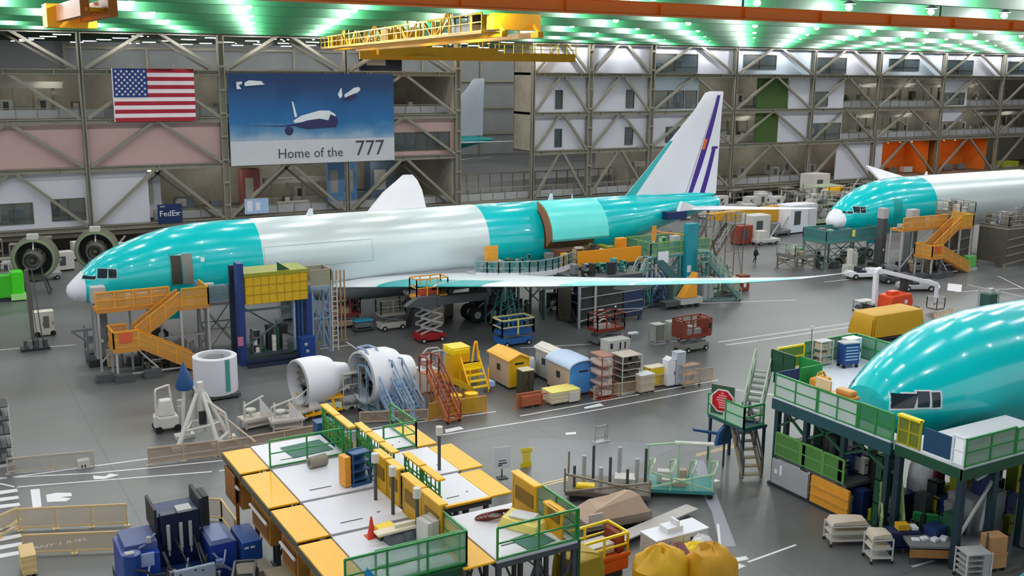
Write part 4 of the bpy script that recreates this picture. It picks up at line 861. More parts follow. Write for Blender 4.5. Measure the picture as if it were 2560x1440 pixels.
mb = MB()
for k in range(5): mb.bar((-.5,-6+2*k,.0),(.7,-5+2*k,.0),.15)
mb.build('lattice', CRANEY, r); MB().box(-1.1,2.5,-.6,1.3,4.4,.6).build('end_truck', CRANEY, r); MB().tube((0,0,.5),(0,0,4.5),.12).tube((0,-5,.5),(0,-5,4.5),.12).build('hanger_rod', CRANEY, r)
p0 = G(1600, 22, 22.75); r = T('crane_runway', 'long burnt orange crane runway beam crossing under the green roof', 'crane', p0)
MB().box(-30, -.3, -.3, 90, .3, -.25).box(-30, -.1, -.27, 90, -.02, .27).box(-30, -.3, .25, 90, .3, .3).build('runway_beam', CRANEO, r)
mb = MB()
for k in range(24): mb.box(-29+k*5-.05, -.28, -.2, -29+k*5+.05, .28, .2)
mb.build('stiffener', CRANEO, r)
for k in range(8): MB().tube((-22+k*14,0,.2),(-22+k*14,0,27-p0.z),.06).build('hanger_rod', DGREY, r)
r2_ = T('crane_trolley', 'small yellow hoist trolley behind the bridge crane near the wall', 'crane', GY(1060, 128, 38)); MB().box(-6,-.4,-.5,10,.4,.5).box(-2,-.8,-.9,1,.8,-.5).build('trolley_frame', CRANEY, r2_)
rail(r2_, [(-6,-.6,.5),(10,-.6,.5)], 1.0, YELB, False, None, 'guard_rail', 1.4, .05); MB().bar((-8,.6,-.6),(22,.6,-.6),.3,.9).bar((-8,.6,-.1),(22,.6,-.1),.2).build('girder', CRANEY, r2_); rail(r2_, [(10,.4,-.1),(22,.4,-.1)], 1.1, YELB, False, None, 'guard_rail', 1.4, .06); MB().tube((-4,0,.4),(-4,0,27-r2_.location.z),.1).tube((8,0,.4),(8,0,27-r2_.location.z),.1).build('hanger_rod', CRANEY, r2_)
# ================================================================== placement: fit(left, top, right, bottom pixels, depth) -> place on the floor, width, height
def fit(xl, yt, xr, yb, d=.8, base=0.0, wmin=.3):
    a = G(xl, yb-4, base); c = G((xl+xr)/2, yb, base); Y = c.y; x0 = GY(xl, (yt+yb)/2, Y).x; x1 = GY(xr, (yt+yb)/2, Y).x
    w = max(wmin, (x1-x0)-.56*d); z1 = GY((xl+xr)/2, yt, Y).z; h = max(.2, z1-base-.22*d)
    return Vector((x1-w/2, Y+d/2, base)), w, h
# ------------------------------------------------------------------ centre: yellow and white work decks, 4.2 m up
HD = 4.2; WD = mat('#dcdde6', .45, 0, .05, .5)
def wing_deck(label, x0, x1, y0, y1, flap=None, rails='', rail_m=RAILG, side_box=True, z=HD, flap_w=1.2, seed=0):
    cx, cy = (x0+x1)/2, (y0+y1)/2; w, d = x1-x0, y1-y0
    r = dock('work_platform', label, 'work platform', (cx, cy, 0), 0, w, d, z, WD, DGREY, rail_m, rails, True, 'white and yellow work platforms in the centre foreground', None, .16, 3, 1.15)
    if flap:
        a, b = (-w/2-flap_w-.02, -w/2-.05) if flap == 'W' else (w/2+.05, w/2+flap_w+.02)
        MB().box(a, -d/2+.04, z-.1, b, d/2-.04, z-.02).build('hinged_flap', YEL, r, bevel=.02)
        MB().box(a-.03, -d/2, z-.32, a+.05, d/2, z-.06).build('flap_frame', mat('#5a5a4a', .5), r)
        if side_box: 
            o = MB().box(a+.1, -d/2+.3, z-1.7, a+1.0, d/2-.9, z-.45).build('side_box', mat('#9a6a24', .6, 0, .2), r); MB().box(a+.06, -d/2+.5, z-1.5, a+.1, d/2-1.1, z-.65).build('box_door', mat('#7d4f16', .6), o)
            MB().tube((a-.06, -d/2+.2, z-.75), (a-.06, d/2-1.2, z-.75), .06).build('bumper_tube', OFFW, r)
    MB().box(-w*.3, -d*.28, z, -w*.02, -d*.26, z+.012).box(w*.2,-d*.2,z,w*.24,-d*.18,z+.012).build('deck_handle', DGREY, r)
    return r
wing_deck('white deck with yellow flap behind a green rail, farthest of the left row', 4.0, 7.1, -38.55, -35.8, 'W', 'S', seed=1)
wing_deck('white deck with yellow flap, second from the far end of the left row', 4.0, 7.1, -42.3, -38.75, 'W')
wing_deck('white deck with yellow flap, third from the far end of the left row', 4.0, 7.0, -45.5, -42.5, 'W')
wing_deck('white deck with yellow flap carrying a traffic cone, nearest of the left row', 3.95, 6.9, -49.6, -45.7, 'W', 'S')
wing_deck('white deck with yellow right flap behind green rail, far end of the right row', 8.7, 10.2, -39.15, -36.4, 'E', 'SE', side_box=False, flap_w=1.0)
wing_deck('white deck with yellow right flap in the middle of the right row', 8.7, 10.6, -42.4, -39.4, 'E', '', side_box=False, flap_w=1.1)
wing_deck('white deck with yellow right flap and yellow edge left of the tall yellow panel', 8.5, 10.4, -45.3, -42.6, 'E', '', side_box=False, flap_w=1.0)
wing_deck('white deck with yellow left flap and green rail, nearest of the right row', 8.1, 11.3, -50.0, -46.2, 'W', 'S', side_box=False)
MB().box(-.95,-1.45,HD-.06,.95,-1.32,HD+.02).build('yellow_edge', YEL, [o for o in COL.objects if o.get('label','').startswith('white deck with yellow right flap and yellow edge')][0])
def spine(label, x, ya, yb, pieces, h=1.35, mesh=True, m=YEL, z=HD, kind='panel'):
    r = T('lattice_screen', label, 'guard panel', (x, (ya+yb)/2, z)); n = pieces; L = ya-yb; r['group'] = 'yellow capped guard panels along the centre decks'
    for k in range(n):
        y0 = -L/2+L*k/n+.06; y1 = -L/2+L*(k+1)/n-.06; s_ = -.0
        MB().box(-.16, y0, h-.07, .16, y1, h).build('cap', m, r)
        MB().box(-.13, y0, 0, .0, y1, .05).bar((-.06,y0+.04,0),(-.06,y0+.04,h-.05),.07).bar((-.06,y1-.04,0),(-.06,y1-.04,h-.05),.07).build('frame', RAILG if mesh else YELD, r)
        if mesh:
            mb = MB()
            for j in range(1, 4): mb.bar((-.06,y0+(y1-y0)*j/4,0),(-.06,y0+(y1-y0)*j/4,h-.07),.04)
            mb.bar((-.06,y0,h*.33),(-.06,y1,h*.33),.05).bar((-.06,y0,h*.66),(-.06,y1,h*.66),.05).bar((-.06,y0,.1),(-.06,y1,h-.1),.04).build('lattice', RAILG, r)
            MB().box(.0, y0, .05, .03, y1, h*.5).build('back_sheet', OLIVE, r)
        else:
            MB().box(-.08, y0+.05, .05, -.04, y1-.05, h-.07).build('sheet', YELD, r); MB().box(-.12, y0+.2, .5, -.08, y1-.25, 1.0).build('recess', mat('#7c5d14', .6), r)
    MB().box(-.22,-L/2,-HD+.0,.18,L/2,-HD+.12).bar((0,-L/2+.1,-HD),(0,-L/2+.1,0),.14).bar((0,L/2-.1,-HD),(0,L/2-.1,0),.14).build('support_post', DGREY, r)
    return r
spine('yellow capped panel row beside the far left deck', 7.35, -35.6, -39.1, 2)
spine('yellow capped green lattice row, between the two deck rows at the far end', 7.75, -38.6, -42.6, 3)
spine('yellow capped green lattice row left of the big right white decks', 8.1, -42.7, -45.9, 2)
spine('solid yellow cabinet panels standing at the right edge of the second left deck', 7.1, -42.2, -44.6, 2, 1.5, False)
spine('solid yellow cabinet panels standing at the right edge of the third left deck', 7.05, -44.9, -48.2, 2, 1.5, False)
spine('tall yellow panels at the far right edge of the nearest right deck', 10.75, -46.5, -48.3, 1, 1.45, False)
spine('yellow mesh panel in front of the tall yellow panels', 10.9, -48.5, -49.8, 1, 1.0, False)
# green rails around
r = T('guard_rail', 'green guard rail with white sheets at the near end of the left decks', 'railing', (4.9,-49.7,HD)); rail(r, [(-2.0,0,0),(2.2,0,0)], 1.15, RAILG, True, mat('#8fbfa6', .4, 0, .15, .7, 0, .45)); rail(r, [(2.2,0,0),(2.2,1.8,0)], 1.15, RAILG, True, mat('#8a9b6b', .6, 0, .1, 1, 0, .6)); MB().bar((-1.9,0,-HD),(-1.9,0,0),.12).bar((2.1,0,-HD),(2.1,0,0),.12).box(-2,-.15,-.25,2.2,.1,0).build('post', DGREEN, r)
r = T('guard_rail', 'green mesh guard rail at the right end of the nearest right deck', 'railing', (11.25,-49.95,HD)); rail(r, [(0,0,0),(0,2.6,0)], 1.15, RAILG, True, mat('#5f9a66', .5, 0, .1, 1, 0, .5)); MB().box(.06,-.05,-.35,.14,2.6,-.02).bar((.1,0,-HD),(.1,0,0),.12).bar((.1,2.5,-HD),(.1,2.5,0),.12).build('side_beam', DGREEN, r)
r = T('kraft_roll', 'grey brown rolled mat lying on the second left white deck', 'roll', (5.75,-39.3,HD+.24), R(10)); MB().tube((-.4,0,0),(.35,0,0),.24,18).build('rolled_mat', mat('#8c8579', .7), r); MB().tube((-.41,0,0),(-.3,0,0),.1,10).build('core_tube', DGREY, r)
r = rack('tool_rack', 'dark blue shelf unit standing on the second left white deck', (6.55,-41.7,HD), R(8), .75, .5, 1.35, 4, TBLUE, TBLUE, False, 'shelf unit'); MB().box(-.4,.24,.1,.4,.28,1.35).build('back_panel', TBLUE, r); MB().box(-.7,-.2,.05,-.45,.3,1.25).build('side_door', GOLDL, r)
cone((5.15,-46.35,HD), 'orange traffic cone standing on the nearest left white deck')
crate('small_box', 'small bright yellow box beside the orange traffic cone', (5.55,-46.6,HD), .1, .6, .4, .4, YELB, 'box', slat=False)
r = T('tarp_heap', 'grey crumpled sheeting heap on the nearest left deck', 'sheeting', (6.2,-46.9,HD)); mb = MB()
for k in range(7): a, b_ = .28*(k % 4)-.3, .22*(k // 3)-.2; mb.lathe([(.42,0),(.4,.15),(.25,.32+.05*(k % 3)),(.02,.38)], (a*1.4,b_,0), n=9)
mb.build('folded_sheet', mat('#5c6469', .7, 0, .2, 2), r, True)
for k in range(3): MB().cb((6.5+.25*k-6.2, -.9+.08*k, 0), (.22, .7, .9), .15).build('leaning_board', OFFW, r)
r = T('board_stack', 'long cream board lying on the sheeting heap of the nearest left deck', 'board', (6.3,-47.1,HD+.42), .02); MB().box(-1.3,-.2,0,1.0,.2,.08).box(-.6,-.02,.08,.4,.1,.2).build('board', CREAM, r)
r = T('hose_bundle', 'red brown looped hose bundle on the nearest right white deck', 'hose', (9.95,-46.9,HD)); 
for k in range(4): MB().path([(-.45+.55*cos(t*.35)+.1*k, -.1*k+.25*sin(t*.35), .04+.05*k) for t in range(18)], .035).build('hose', mat('#6b2a26', .6), r)
r = T('folded_cover', 'pale yellow and white folded cover lying on the nearest right deck', 'cover', (10.2,-48.2,HD), .5); MB().loft([[(-.5,-.8,.02),(.5,-.8,.02),(.5,.8,.02),(-.5,.8,.02)],[(-.45,-.7,.3),(.42,-.7,.25),(.4,.75,.4),(-.4,.7,.35)],[(-.2,-.5,.32),(.3,-.5,.28),(.3,.6,.46),(-.2,.6,.4)]]).build('cover', mat('#e8dc7a', .6), r, True); MB().cb((.05,.05,.38),(.6,.9,.06),.1).build('white_pad', WHITE, r)
r = T('floor_mat', 'dark green mat lying at the near edge of the nearest right deck', 'mat', (9.9,-49.3,HD+.004), .15); MB().box(-.6,-.5,0,.6,.5,.03).build('mat', MAT_G, r)
r = T('floor_mat', 'dark green mat lying on the farthest left white deck', 'mat', (6.0,-37.2,HD+.004), .1); MB().box(-.9,-.7,0,.9,.7,.03).build('mat', MAT_G, r)
r = T('blue_tarpaulin', 'bright blue sheet hanging at the near left corner of the left decks', 'sheet', (3.5,-49.75,HD)); MB().prism([(-.75,-.6),(.4,-.6),(.4,.35),(.1,.75),(-.1,.2),(-.75,.1)], -.03, 0).build('sheet', CBLUE, r)
for i, (x, y, n_) in enumerate(((6.95,-43.5,'right edge of the third left deck'),(7.0,-45.0,'spine between the third and fourth left decks'),(6.95,-47.2,'cabinet row beside the nearest left deck'),(10.35,-42.0,'right row middle deck'))):
    r = T('beacon_post', 'white capped grey post standing at the %s' % n_, 'post', (x-.45, y, HD)); MB().tube((0,0,0),(0,0,1.5),.07,8).build('post', DGREY, r); MB().tube((0,0,1.5),(0,0,1.85),.14,12).build('cap', OFFW, r, True)
crate('floor_cabinet', 'dark teal bin standing between the deck rows at the far end', (7.55,-35.0,HD-1.2), 0, .8, .6, 1.5, TBLUE, 'bin', slat=False)
# clutter beneath the left decks
for k, (x, y, w_, d_, h_, m_, s_) in enumerate(((2.4,-41.2,1.2,1.0,1.4,mat('#8c8478', .7),'grey brown'),(2.9,-43.4,1.1,1.2,2.0,mat('#9b8d76', .7),'tan'),(2.2,-45.5,1.0,1.4,1.6,mat('#7c7264', .7),'dull brown'),(3.1,-47.0,1.2,1.0,1.9,mat('#a09584', .7),'pale beige'))):
    cabinet('floor_locker', '%s cabinet under the yellow flaps of the left decks' % s_, (x,y,0), 0, w_, d_, h_, m_)
scissor('scissor_lift', 'dark narrow scissor lift parked between the blue machine and the left decks', (1.5,-43.2,0), R(70), 1.8, .8, 1.1, 1, DARK, DGREY, GREY)
# yellow tarpaulin heap right of the right decks
tarp('tarpaulin_box', 'olive yellow tarpaulin draped box standing behind the nearest right green rail', (12.5,-48.3,0), .1, 1.3, 1.3, 2.7, mat('#a98a14', .6, 0, .15), .3)
# ------------------------------------------------------------------ blue machine, bottom left
r = T('milling_machine', 'big dark blue drilling machine with pale control panel in the bottom left', 'machine', (.15,-37.9,0)); r.scale = (.8,.85,.64)
MB().box(-2.6,-2.2,0,2.6,2.0,.5).build('base', DBLUE, r)
MB().box(-.75,.0,.5,1.35,1.7,4.3).build('column', NAVY, r, bevel=.05); MB().box(-.85,-.2,3.3,-.72,1.8,4.9).build('column_rail', DARK, r); MB().box(1.32,-.2,3.2,1.5,1.8,5.1).build('column_rail', DARK, r); MB().box(1.6,.2,2.8,1.9,1.4,4.95).build('column_rail', DARK, r)
MB().box(-.6,-.45,2.6,1.25,.0,4.6).build('spindle_housing', mat('#0c1a3a', .4), r, bevel=.05)
for x in (-.3,.3,.75): MB().tube((x,-.6,2.4),(x,-.6,4.0),.09,8).tube((x,-.6,2.0),(x,-.6,2.4),.05,8).build('spindle', LGREY, r, True)
MB().box(-2.6,-1.4,.5,-.9,1.2,2.9).build('left_cabinet', BLUE, r, bevel=.05); MB().tube((-2.2,-1.4,.5),(-2.2,-1.4,3.2),.42,16).build('round_column', mat('#1b3f86', .35), r, True)
MB().box(-2.4,-.9,2.9,-.9,1.0,3.35).build('upper_shelf', mat('#4a5a8c', .5), r); MB().box(-2.0,-1.5,2.2,-1.2,-1.38,3.0).build('access_panel', mat('#8fa3cc', .4), r)
MB().box(1.4,-1.6,.5,2.7,.4,2.7).build('right_cabinet', BLUE, r, bevel=.04); MB().prism([(1.4,2.7),(2.7,2.7),(2.3,3.0),(1.5,3.0)], -1.6, .3).build('cabinet_hood', mat('#7f8fc0', .45), r)
MB().box(2.9,-1.9,0,3.9,.2,2.6).build('right_locker', mat('#1f4fa0', .45), r, bevel=.04); MB().box(3.0,-1.95,2.2,3.2,-1.9,2.3).box(3.3,-1.95,2.2,3.5,-1.9,2.3).build('indicator', WHITE, r)
o = MB().box(-.55,-2.7,1.25,1.35,-2.5,2.25).build('control_panel', mat('#9aaac0', .4), r, bevel=.04); mb = MB()
for a, b_ in ((-.35,1.95),(-.4,1.7),(-.15,1.75),(-.25,1.55),(.35,2.05),(.7,1.95)): mb.box(a,-2.73,b_,a+.1,-2.7,b_+.08)
mb.build('button', DARK, o)
MB().bar((-.4,-2.5,1.2),(-.7,-1.0,2.6),.12).bar((1.2,-2.5,1.2),(1.1,-.5,2.4),.12).bar((.2,-2.4,2.2),(.0,-.5,3.0),.06).bar((.8,-2.4,2.2),(.9,-.5,3.0),.06).build('panel_arm', DARK, r)
MB().box(-.8,-2.4,.5,1.3,-.6,1.3).build('work_bed', mat('#101e5a', .4), r, bevel=.04); MB().box(-1.0,-2.3,1.3,1.4,-.7,1.38).build('bed_plate', NAVY, r)
for k in range(8): MB().tube((-1.9+.5*k,-2.3,.5),(-1.9+.5*k,-2.3,1.1+.2*(k % 3)),.06,8).tube((-1.9+.5*k,-2.3,1.1+.2*(k % 3)),(-1.9+.5*k,-2.3,1.2+.2*(k % 3)),.1,8).build('valve', LGREY, r, True)
for k, pts in enumerate(([(-1.3,-1.5,1.2),(-1.4,-2.0,1.9),(-.9,-2.2,2.0),(-.6,-2.4,1.5)],[(1.5,-1.7,2.3),(1.9,-2.1,1.6),(2.4,-2.2,1.0)],[(-2.5,-1.6,2.4),(-1.7,-2.1,2.3),(-1.2,-2.2,1.5)],[(-.9,-.5,3.6),(-1.4,-.8,3.2),(-1.8,-1.2,3.3)])): MB().path(pts, .06, 8).build('cable_hose', mat('#6f7fa8', .5) if k % 2 else DARK, r, True)
for k in range(9):
    x, y, z = (-2.3+.55*k, -1.75-.12*(k % 3), .6+.28*(k % 4)); MB().box(x,y-.25,z,x+.34,y,z+.4+.12*(k % 3)).build('valve_block', (LGREY, mat('#7f8fc0', .45), NAVY)[k % 3], r, bevel=.02)
for k in range(5): MB().path([(-2.4+.9*k,-1.9,.55),(-2.2+.9*k,-2.05,1.4),(-1.7+.9*k,-2.1,1.75),(-1.5+.9*k,-1.8,2.4)], .045, 6).build('hydraulic_line', (mat('#9fb0d0', .4), DARK)[k % 2], r, True)
MB().bar((-.8,-2.45,.6),(-.8,-2.45,1.5),.1).bar((-.8,-2.45,1.5),(-2.2,-2.0,1.3),.1).bar((1.4,-2.45,.6),(1.4,-2.3,1.9),.1).bar((1.4,-2.3,1.9),(2.2,-1.9,1.2),.12).build('support_frame', mat('#8d93a8', .45), r)
MB().box(-2.5,-1.6,2.9,-2.1,-1.3,3.3).box(-1.4,-1.0,3.35,-1.2,-.8,3.7).box(.2,-.5,4.6,.9,.2,4.75).build('junction_box', LGREY, r)
# perimeter screens round the machine
CLR = mat('#cdbb9c', .3, 0, .05, 1, 0, .35)
def pb(label, a, b_, m=TAN, sheet=CLR, h=1.0): p, q = G(*a), G(*b_); return barrier(label, (p.x,p.y), (q.x,q.y), h, m, sheet, group='beige framed low screens around the blue machine', name='low_screen', cat='screen')
pb('beige framed screen, long far one left of the blue machine', (50,1388-62), (318,1375-62)); pb('beige framed screen along the near left side', (60,1388), (312,1378), h=.9)
pb('beige framed screen behind the right side of the blue machine', (470,1298), (555,1300)); pb('beige framed screen slanting to the right of the blue machine', (555,1300), (625,1400)); pb('beige framed screen at the left picture edge', (0,1345), (48,1322))
r = T('floor_lettering', 'white worn lettering painted on the floor inside the screens', 'floor marking', G(82,1374)); text('ANY 1 REEL', .42, PAINT, r, (0,0,.006), 0, 0, -.08, .001, name='lettering')
loc, w_, h_ = fit(8,1388,92,1450,1.2); crate('cardboard_crate', 'pale tan crate at the very bottom left corner', loc, 0, w_, 1.2, max(.9,h_), TAN, 'crate')
r = T('wall_bracket', 'brown open topped box standing left of the farthest left deck', 'box', (2.75,-37.2,HD-1.6)); MB().box(-.1,-.8,0,.5,.6,.1).box(-.1,-.8,.1,-.05,.6,1.3).box(.45,-.8,.1,.5,.6,1.3).box(-.1,.55,.1,.5,.6,1.3).bar((.2,0,-2.6),(.2,0,0),.12).build('box', mat('#9a6224', .6), r)
# ================================================================== green docking platform round the foreground airliner
HR = 4.5; XW = 28.2; MESH = mat('#3f8a55', .5, 0, .2, .8, 0, .65); WSH = mat('#c8d6d2', .5, 0, .08, .8, 0, .8)
D1 = T('docking_platform', 'tall green and navy work dock with white deck wrapped round the airliner nose', 'work platform', (XW, -49.0, 0)); 
def L(x, y, z=0): return (x-XW, y+49.0, z)
MB().box(0,4.2,HR-.2,9.2,7.1,HR).box(3.2,7.1,HR-.2,9.2,10.3,HR).box(0,0,HR-.2,1.0,4.2,HR).build('deck', mat('#e4e6f2', .4, 0, .04), D1)
MB().box(-.08,-.1,HR-.62,.1,7.1,HR-.1).box(3.1,7.1,HR-.62,3.2,10.3,HR-.1).box(0,7.0,HR-.62,3.2,7.1,HR-.1).build('edge_beam', mat('#1c4a52', .5), D1); MB().box(3.2,10.2,HR-.5,9.2,10.35,HR-.1).build('edge_beam', DGREEN, D1)
for y in (0.1, 2.6, 4.9, 6.8): MB().bar((.1,y,0),(.1,y,HR-.2),.24).build('leg', mat('#17323a', .5), D1)
for y in (0.1, 4.9, 10): MB().bar((3.2 if y < 9 else 4,y,0),(3.2 if y < 9 else 4,y,HR-.2),.24).build('leg', mat('#17323a', .5), D1)
for a, b_ in ((0.1,2.6),(2.6,4.9),(4.9,6.8)): MB().bar((.1,a,3.0),(.1,b_,4.2),.1).bar((.1,b_,3.0),(.1,a,4.2),.1).build('cross_brace', DGREEN, D1)
rail(D1, [(0,4.3,HR),(0,7.0,HR)], 1.15, RAILG, True, WSH, 'guard_rail', 1.3, .045); rail(D1, [(0,1.9,HR),(0,4.2,HR)], 1.15, RAILG, True, WSH, 'guard_rail', 1.2, .045); rail(D1, [(0,-.1,HR),(0,1.8,HR)], 1.2, RAILG, True, MESH, 'guard_rail', 1.0, .045)
MB().box(.05,7.05,HR-.1,1.6,7.1,HR+1.2).build('navy_panel', NAVY, D1); MB().box(3.16,7.2,HR,3.2,8.6,HR+1.25).box(1.7,7.05,HR,3.2,7.1,HR+1.2).build('green_panel', mat('#178a3e', .45), D1)
rail(D1, [(3.3,10.3,HR),(5.2,10.3,HR)], 1.2, YELB, True, mat('#5a7a2a', .6), 'guard_rail', 1.4, .05); rail(D1, [(5.3,10.3,HR),(9.2,10.3,HR),(9.2,7.5,HR)], 1.3, RAILG, True, mat('#6f9a86', .6), 'guard_rail', 1.2, .045)
rail(D1, [(2.9,8.7,HR),(2.9,10.3,HR)], 1.2, DGREEN, True, DGREEN, 'guard_rail', 1.0, .05)
# lower deck and its rails, base cladding
MB().box(0,2.2,1.45,3.2,6.8,1.6).build('lower_deck', DGREY, D1)
for a, b_ in ((5.1,6.7),(3.7,5.0),(2.4,3.6)): rail(D1, [(0,a,1.6),(0,b_,1.6)], 1.15, mat('#5f9a4a', .5), True, mat('#4a7a3a', .55, 0, .25, .8), 'lower_rail', 1.3, .045)
o = MB().box(-.1,4.4,.15,0,6.8,1.4).build('base_panel', mat('#a2a5ab', .5), D1); MB().box(-.12,6.1,.7,-.1,6.25,1.2).box(-.12,6.4,.7,-.1,6.6,.9).build('label_plate', WHITE, o)
o = MB().box(-.12,1.9,.1,.0,4.2,1.45).build('orange_panel', GOLDL, D1); MB().box(-.16,1.9,.5,-.12,4.2,.58).box(-.16,1.9,.95,-.12,4.2,1.03).build('rib', GOLD, o)
MB().box(-.15,1.7,0,.1,7.0,.14).build('base_rail', DARK, D1)
jumble(D1, .4, 2.6, 2.8, 6.6, 1.6, 12, [OFFW, BEIGE, LGREY, YELD, DGREY], .4, 1.6, 5, 'stored_item')
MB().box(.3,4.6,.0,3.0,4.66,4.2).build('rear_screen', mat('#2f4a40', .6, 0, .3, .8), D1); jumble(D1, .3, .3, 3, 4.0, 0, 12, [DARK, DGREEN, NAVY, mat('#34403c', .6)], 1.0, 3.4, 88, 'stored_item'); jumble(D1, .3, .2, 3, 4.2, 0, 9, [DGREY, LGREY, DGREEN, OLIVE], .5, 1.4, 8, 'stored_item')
# upper stair to the deck, landing with stop sign, lower stair
stairs(D1, L(28.6,-40.0,2.5), L(31.2,-38.0,HR), .9, mat('#7a8a80', .5), mat('#a7b8a8', .5))
MB().box(-.7,8.3,2.35,.9,11.0,2.5).build('landing', mat('#1d4d5a', .5), D1); rail(D1, [(-.7,8.3,2.5),(-.7,11.0,2.5)], 1.15, RAILG, True, mat('#a8c8b4', .5), 'guard_rail', 1.2, .045); rail(D1, [(-.7,8.3,2.5),(.6,8.3,2.5)], 1.15, RAILG, True, None, 'guard_rail', .9, .045)
for x, y in ((-.6,8.4),(.8,8.4),(-.6,10.9),(.8,10.9)): MB().bar((x,y,0),(x,y,2.4),.12).build('leg', mat('#17323a', .5), D1)
stairs(D1, (-.5,7.7,.1), (.2,9.6,2.45), 1.0, mat('#8f8068', .6), DGREY, 7)
MB().bar((-2.0,10.6,2.0),(-.6,10.0,1.7),.22,.12).prism([(-1.1,1.2),(-.2,1.2),(.2,1.9),(-.4,2.3),(-.9,1.9)], 9.8, 10.0).build('tow_arm', TBLUE, D1)
p = G(1820,1000,2.5+1.0)
r = T('stop_sign', 'red octagonal warning sign on a white board left of the green dock', 'sign', (XW-.75,-39.1,0), R(-62)); zc = 3.55
MB().box(-.62,0,zc-.75,.62,.03,zc+.8).build('back_board', mat('#3a5a48', .5), r); oc = lambda R_: [(R_*cos(pi/8+pi*k/4), zc+R_*sin(pi/8+pi*k/4)) for k in range(8)]
MB().prism(oc(.66), -.03, 0).build('sign_border', WHITE, r); MB().prism(oc(.58), -.05, -.03).build('sign_face', SIGNR, r); mb = MB()
for k, (w_, dx) in enumerate(((.16,0),(.42,.02),(.5,-.03),(.62,.0),(.5,.03),(.34,0),(.3,0))): mb.box(dx-w_/2,-.06,zc+.38-k*.125,dx+w_/2,-.05,zc+.45-k*.125)
mb.build('sign_text', mat('#e8a0a4', .5), r); MB().bar((.2,.06,0),(.2,.06,zc),.08).build('post', DARK, r)
r = T('white_drum', 'white rounded drum standing behind the red octagonal sign', 'drum', (XW+.1,-38.4,2.5)); MB().lathe([(.02,0),(.42,0),(.46,.1),(.46,1.1),(.4,1.3),(.2,1.42),(.01,1.45)], n=24).build('drum', WHITE, r, True); MB().lathe([(.47,.7),(.48,.72),(.48,.78),(.47,.8)], n=24).build('band', LGREY, r)
# things on the deck
r = T('rolling_chest', 'dark blue louvred tool chest standing on the white dock deck', 'tool chest', (35.4,-40.0,HR), R(-12)); MB().box(-.5,-.3,.2,.5,.3,1.35).build('chest', mat('#1b3f7d', .4), r, bevel=.03); mb = MB()
for k in range(5): mb.box(-.38,-.34,.45+k*.17,.38,-.3,.52+k*.17)
mb.build('drawer_front', mat('#9fb6d8', .4), r); wheels4(r, .4, .24, .1, .06); MB().box(-.52,-.32,1.35,.52,.32,1.42).build('top', LGREY, r)
cabinet('white_cabinet', 'white cabinet beside the dark blue tool chest on the dock deck', (36.4,-39.3,HR), 0, .9, .6, 1.3, WHITE)
r = rack('tool_rack', 'beige cluttered tool rack left of the dark blue tool chest', (34.2,-39.3,HR), 0, .9, .6, 1.5, 4, OFFW, LGREY, False, 'shelf unit', load=BEIGE)
r = T('yellow_box', 'golden yellow slatted hose box at the head of the upper dock stair', 'box', (30.6,-42.6,HR), .2); MB().box(-.5,-.35,0,.5,.35,.8).build('box', GOLDL, r, bevel=.1); MB().path([(-.4,0,.8),(-.2,0,1.05),(.2,0,1.05),(.4,0,.8)], .06, 8).build('handle', YELD, r, True)
r = T('gauge_panel', 'cream control box with two round gauges beneath an orange cover at the deck edge', 'control box', (XW+.35,-45.6,HR)); MB().box(-.2,-.7,.35,.2,.3,1.0).build('box', CREAM, r, bevel=.02); MB().lathe([(.01,-.24),(.12,-.24),(.13,-.2)], (0,0,0), 'x', 14).build('gauge', DARK, r, loc=(0,-.45,.7)); MB().lathe([(.01,-.24),(.12,-.24),(.13,-.2)], (0,0,0), 'x', 14).build('gauge', DARK, r, loc=(0,-.12,.7)); MB().box(-.2,-.4,0,.2,0,.35).build('foot', DGREY, r)
MB().box(-.3,-.9,1.0,.5,.4,1.15).box(-.1,-.8,1.15,.4,.1,1.4).build('cover', GOLD, r, bevel=.08); MB().box(-.1,.4,.9,.0,1.3,1.6).build('cream_frame', mat('#e6c79a', .5), r)
# second part of the dock to the near side, stairs, deck with olive rail
D2 = T('docking_platform', 'green work dock with olive gate and navy panel in the right foreground', 'work platform', (28.3,-52.6,0))
MB().box(0,0,HR-.2,7.5,3.4,HR).build('deck', mat('#dfe0e8', .5), D2); MB().box(-.06,-.06,HR-.55,7.5,.1,HR-.1).box(-.06,0,HR-.55,.1,3.4,HR-.1).build('edge_beam', DGREEN, D2)
for x, y in ((.1,3.2),(.1,.1),(2.2,.1),(4.4,.1),(6.8,.1),(4,3.2)): MB().bar((x,y,0),(x,y,HR-.2),.28).build('leg', mat('#16303c', .5), D2)
rail(D2, [(0,2.2,HR),(0,3.3,HR)], 1.25, mat('#a8a01c', .5), True, mat('#6f7a22', .55), 'gate', .6, .05); MB().box(-.12,2.2,HR+1.22,.18,3.35,HR+1.32).build('gate_cap', YELB, D2)
MB().box(-.03,.7,HR+.1,.03,2.0,HR+1.1).build('navy_panel', mat('#17466a', .5), D2); rail(D2, [(0,.05,HR),(0,.6,HR)], 1.2, WHITE, True, None, 'guard_rail', .5, .05); rail(D2, [(0,.0,HR),(3.2,0,HR)], 1.2, RAILG, True, mat('#8aa392', .5, 0, .1, .8), 'guard_rail', 1.5, .045); rail(D2, [(3.3,0,HR),(7.4,0,HR)], 1.1, RAILG, True, MESH, 'guard_rail', 1.4, .045)
MB().bar((1.2,.2,3.7),(2.6,.4,3.8),.12).bar((2.5,.3,3.7),(2.0,.3,1.2),.14).bar((0.1,.1,1.2),(2.2,.1,3.6),.1).build('cross_brace', LGREY, D2)
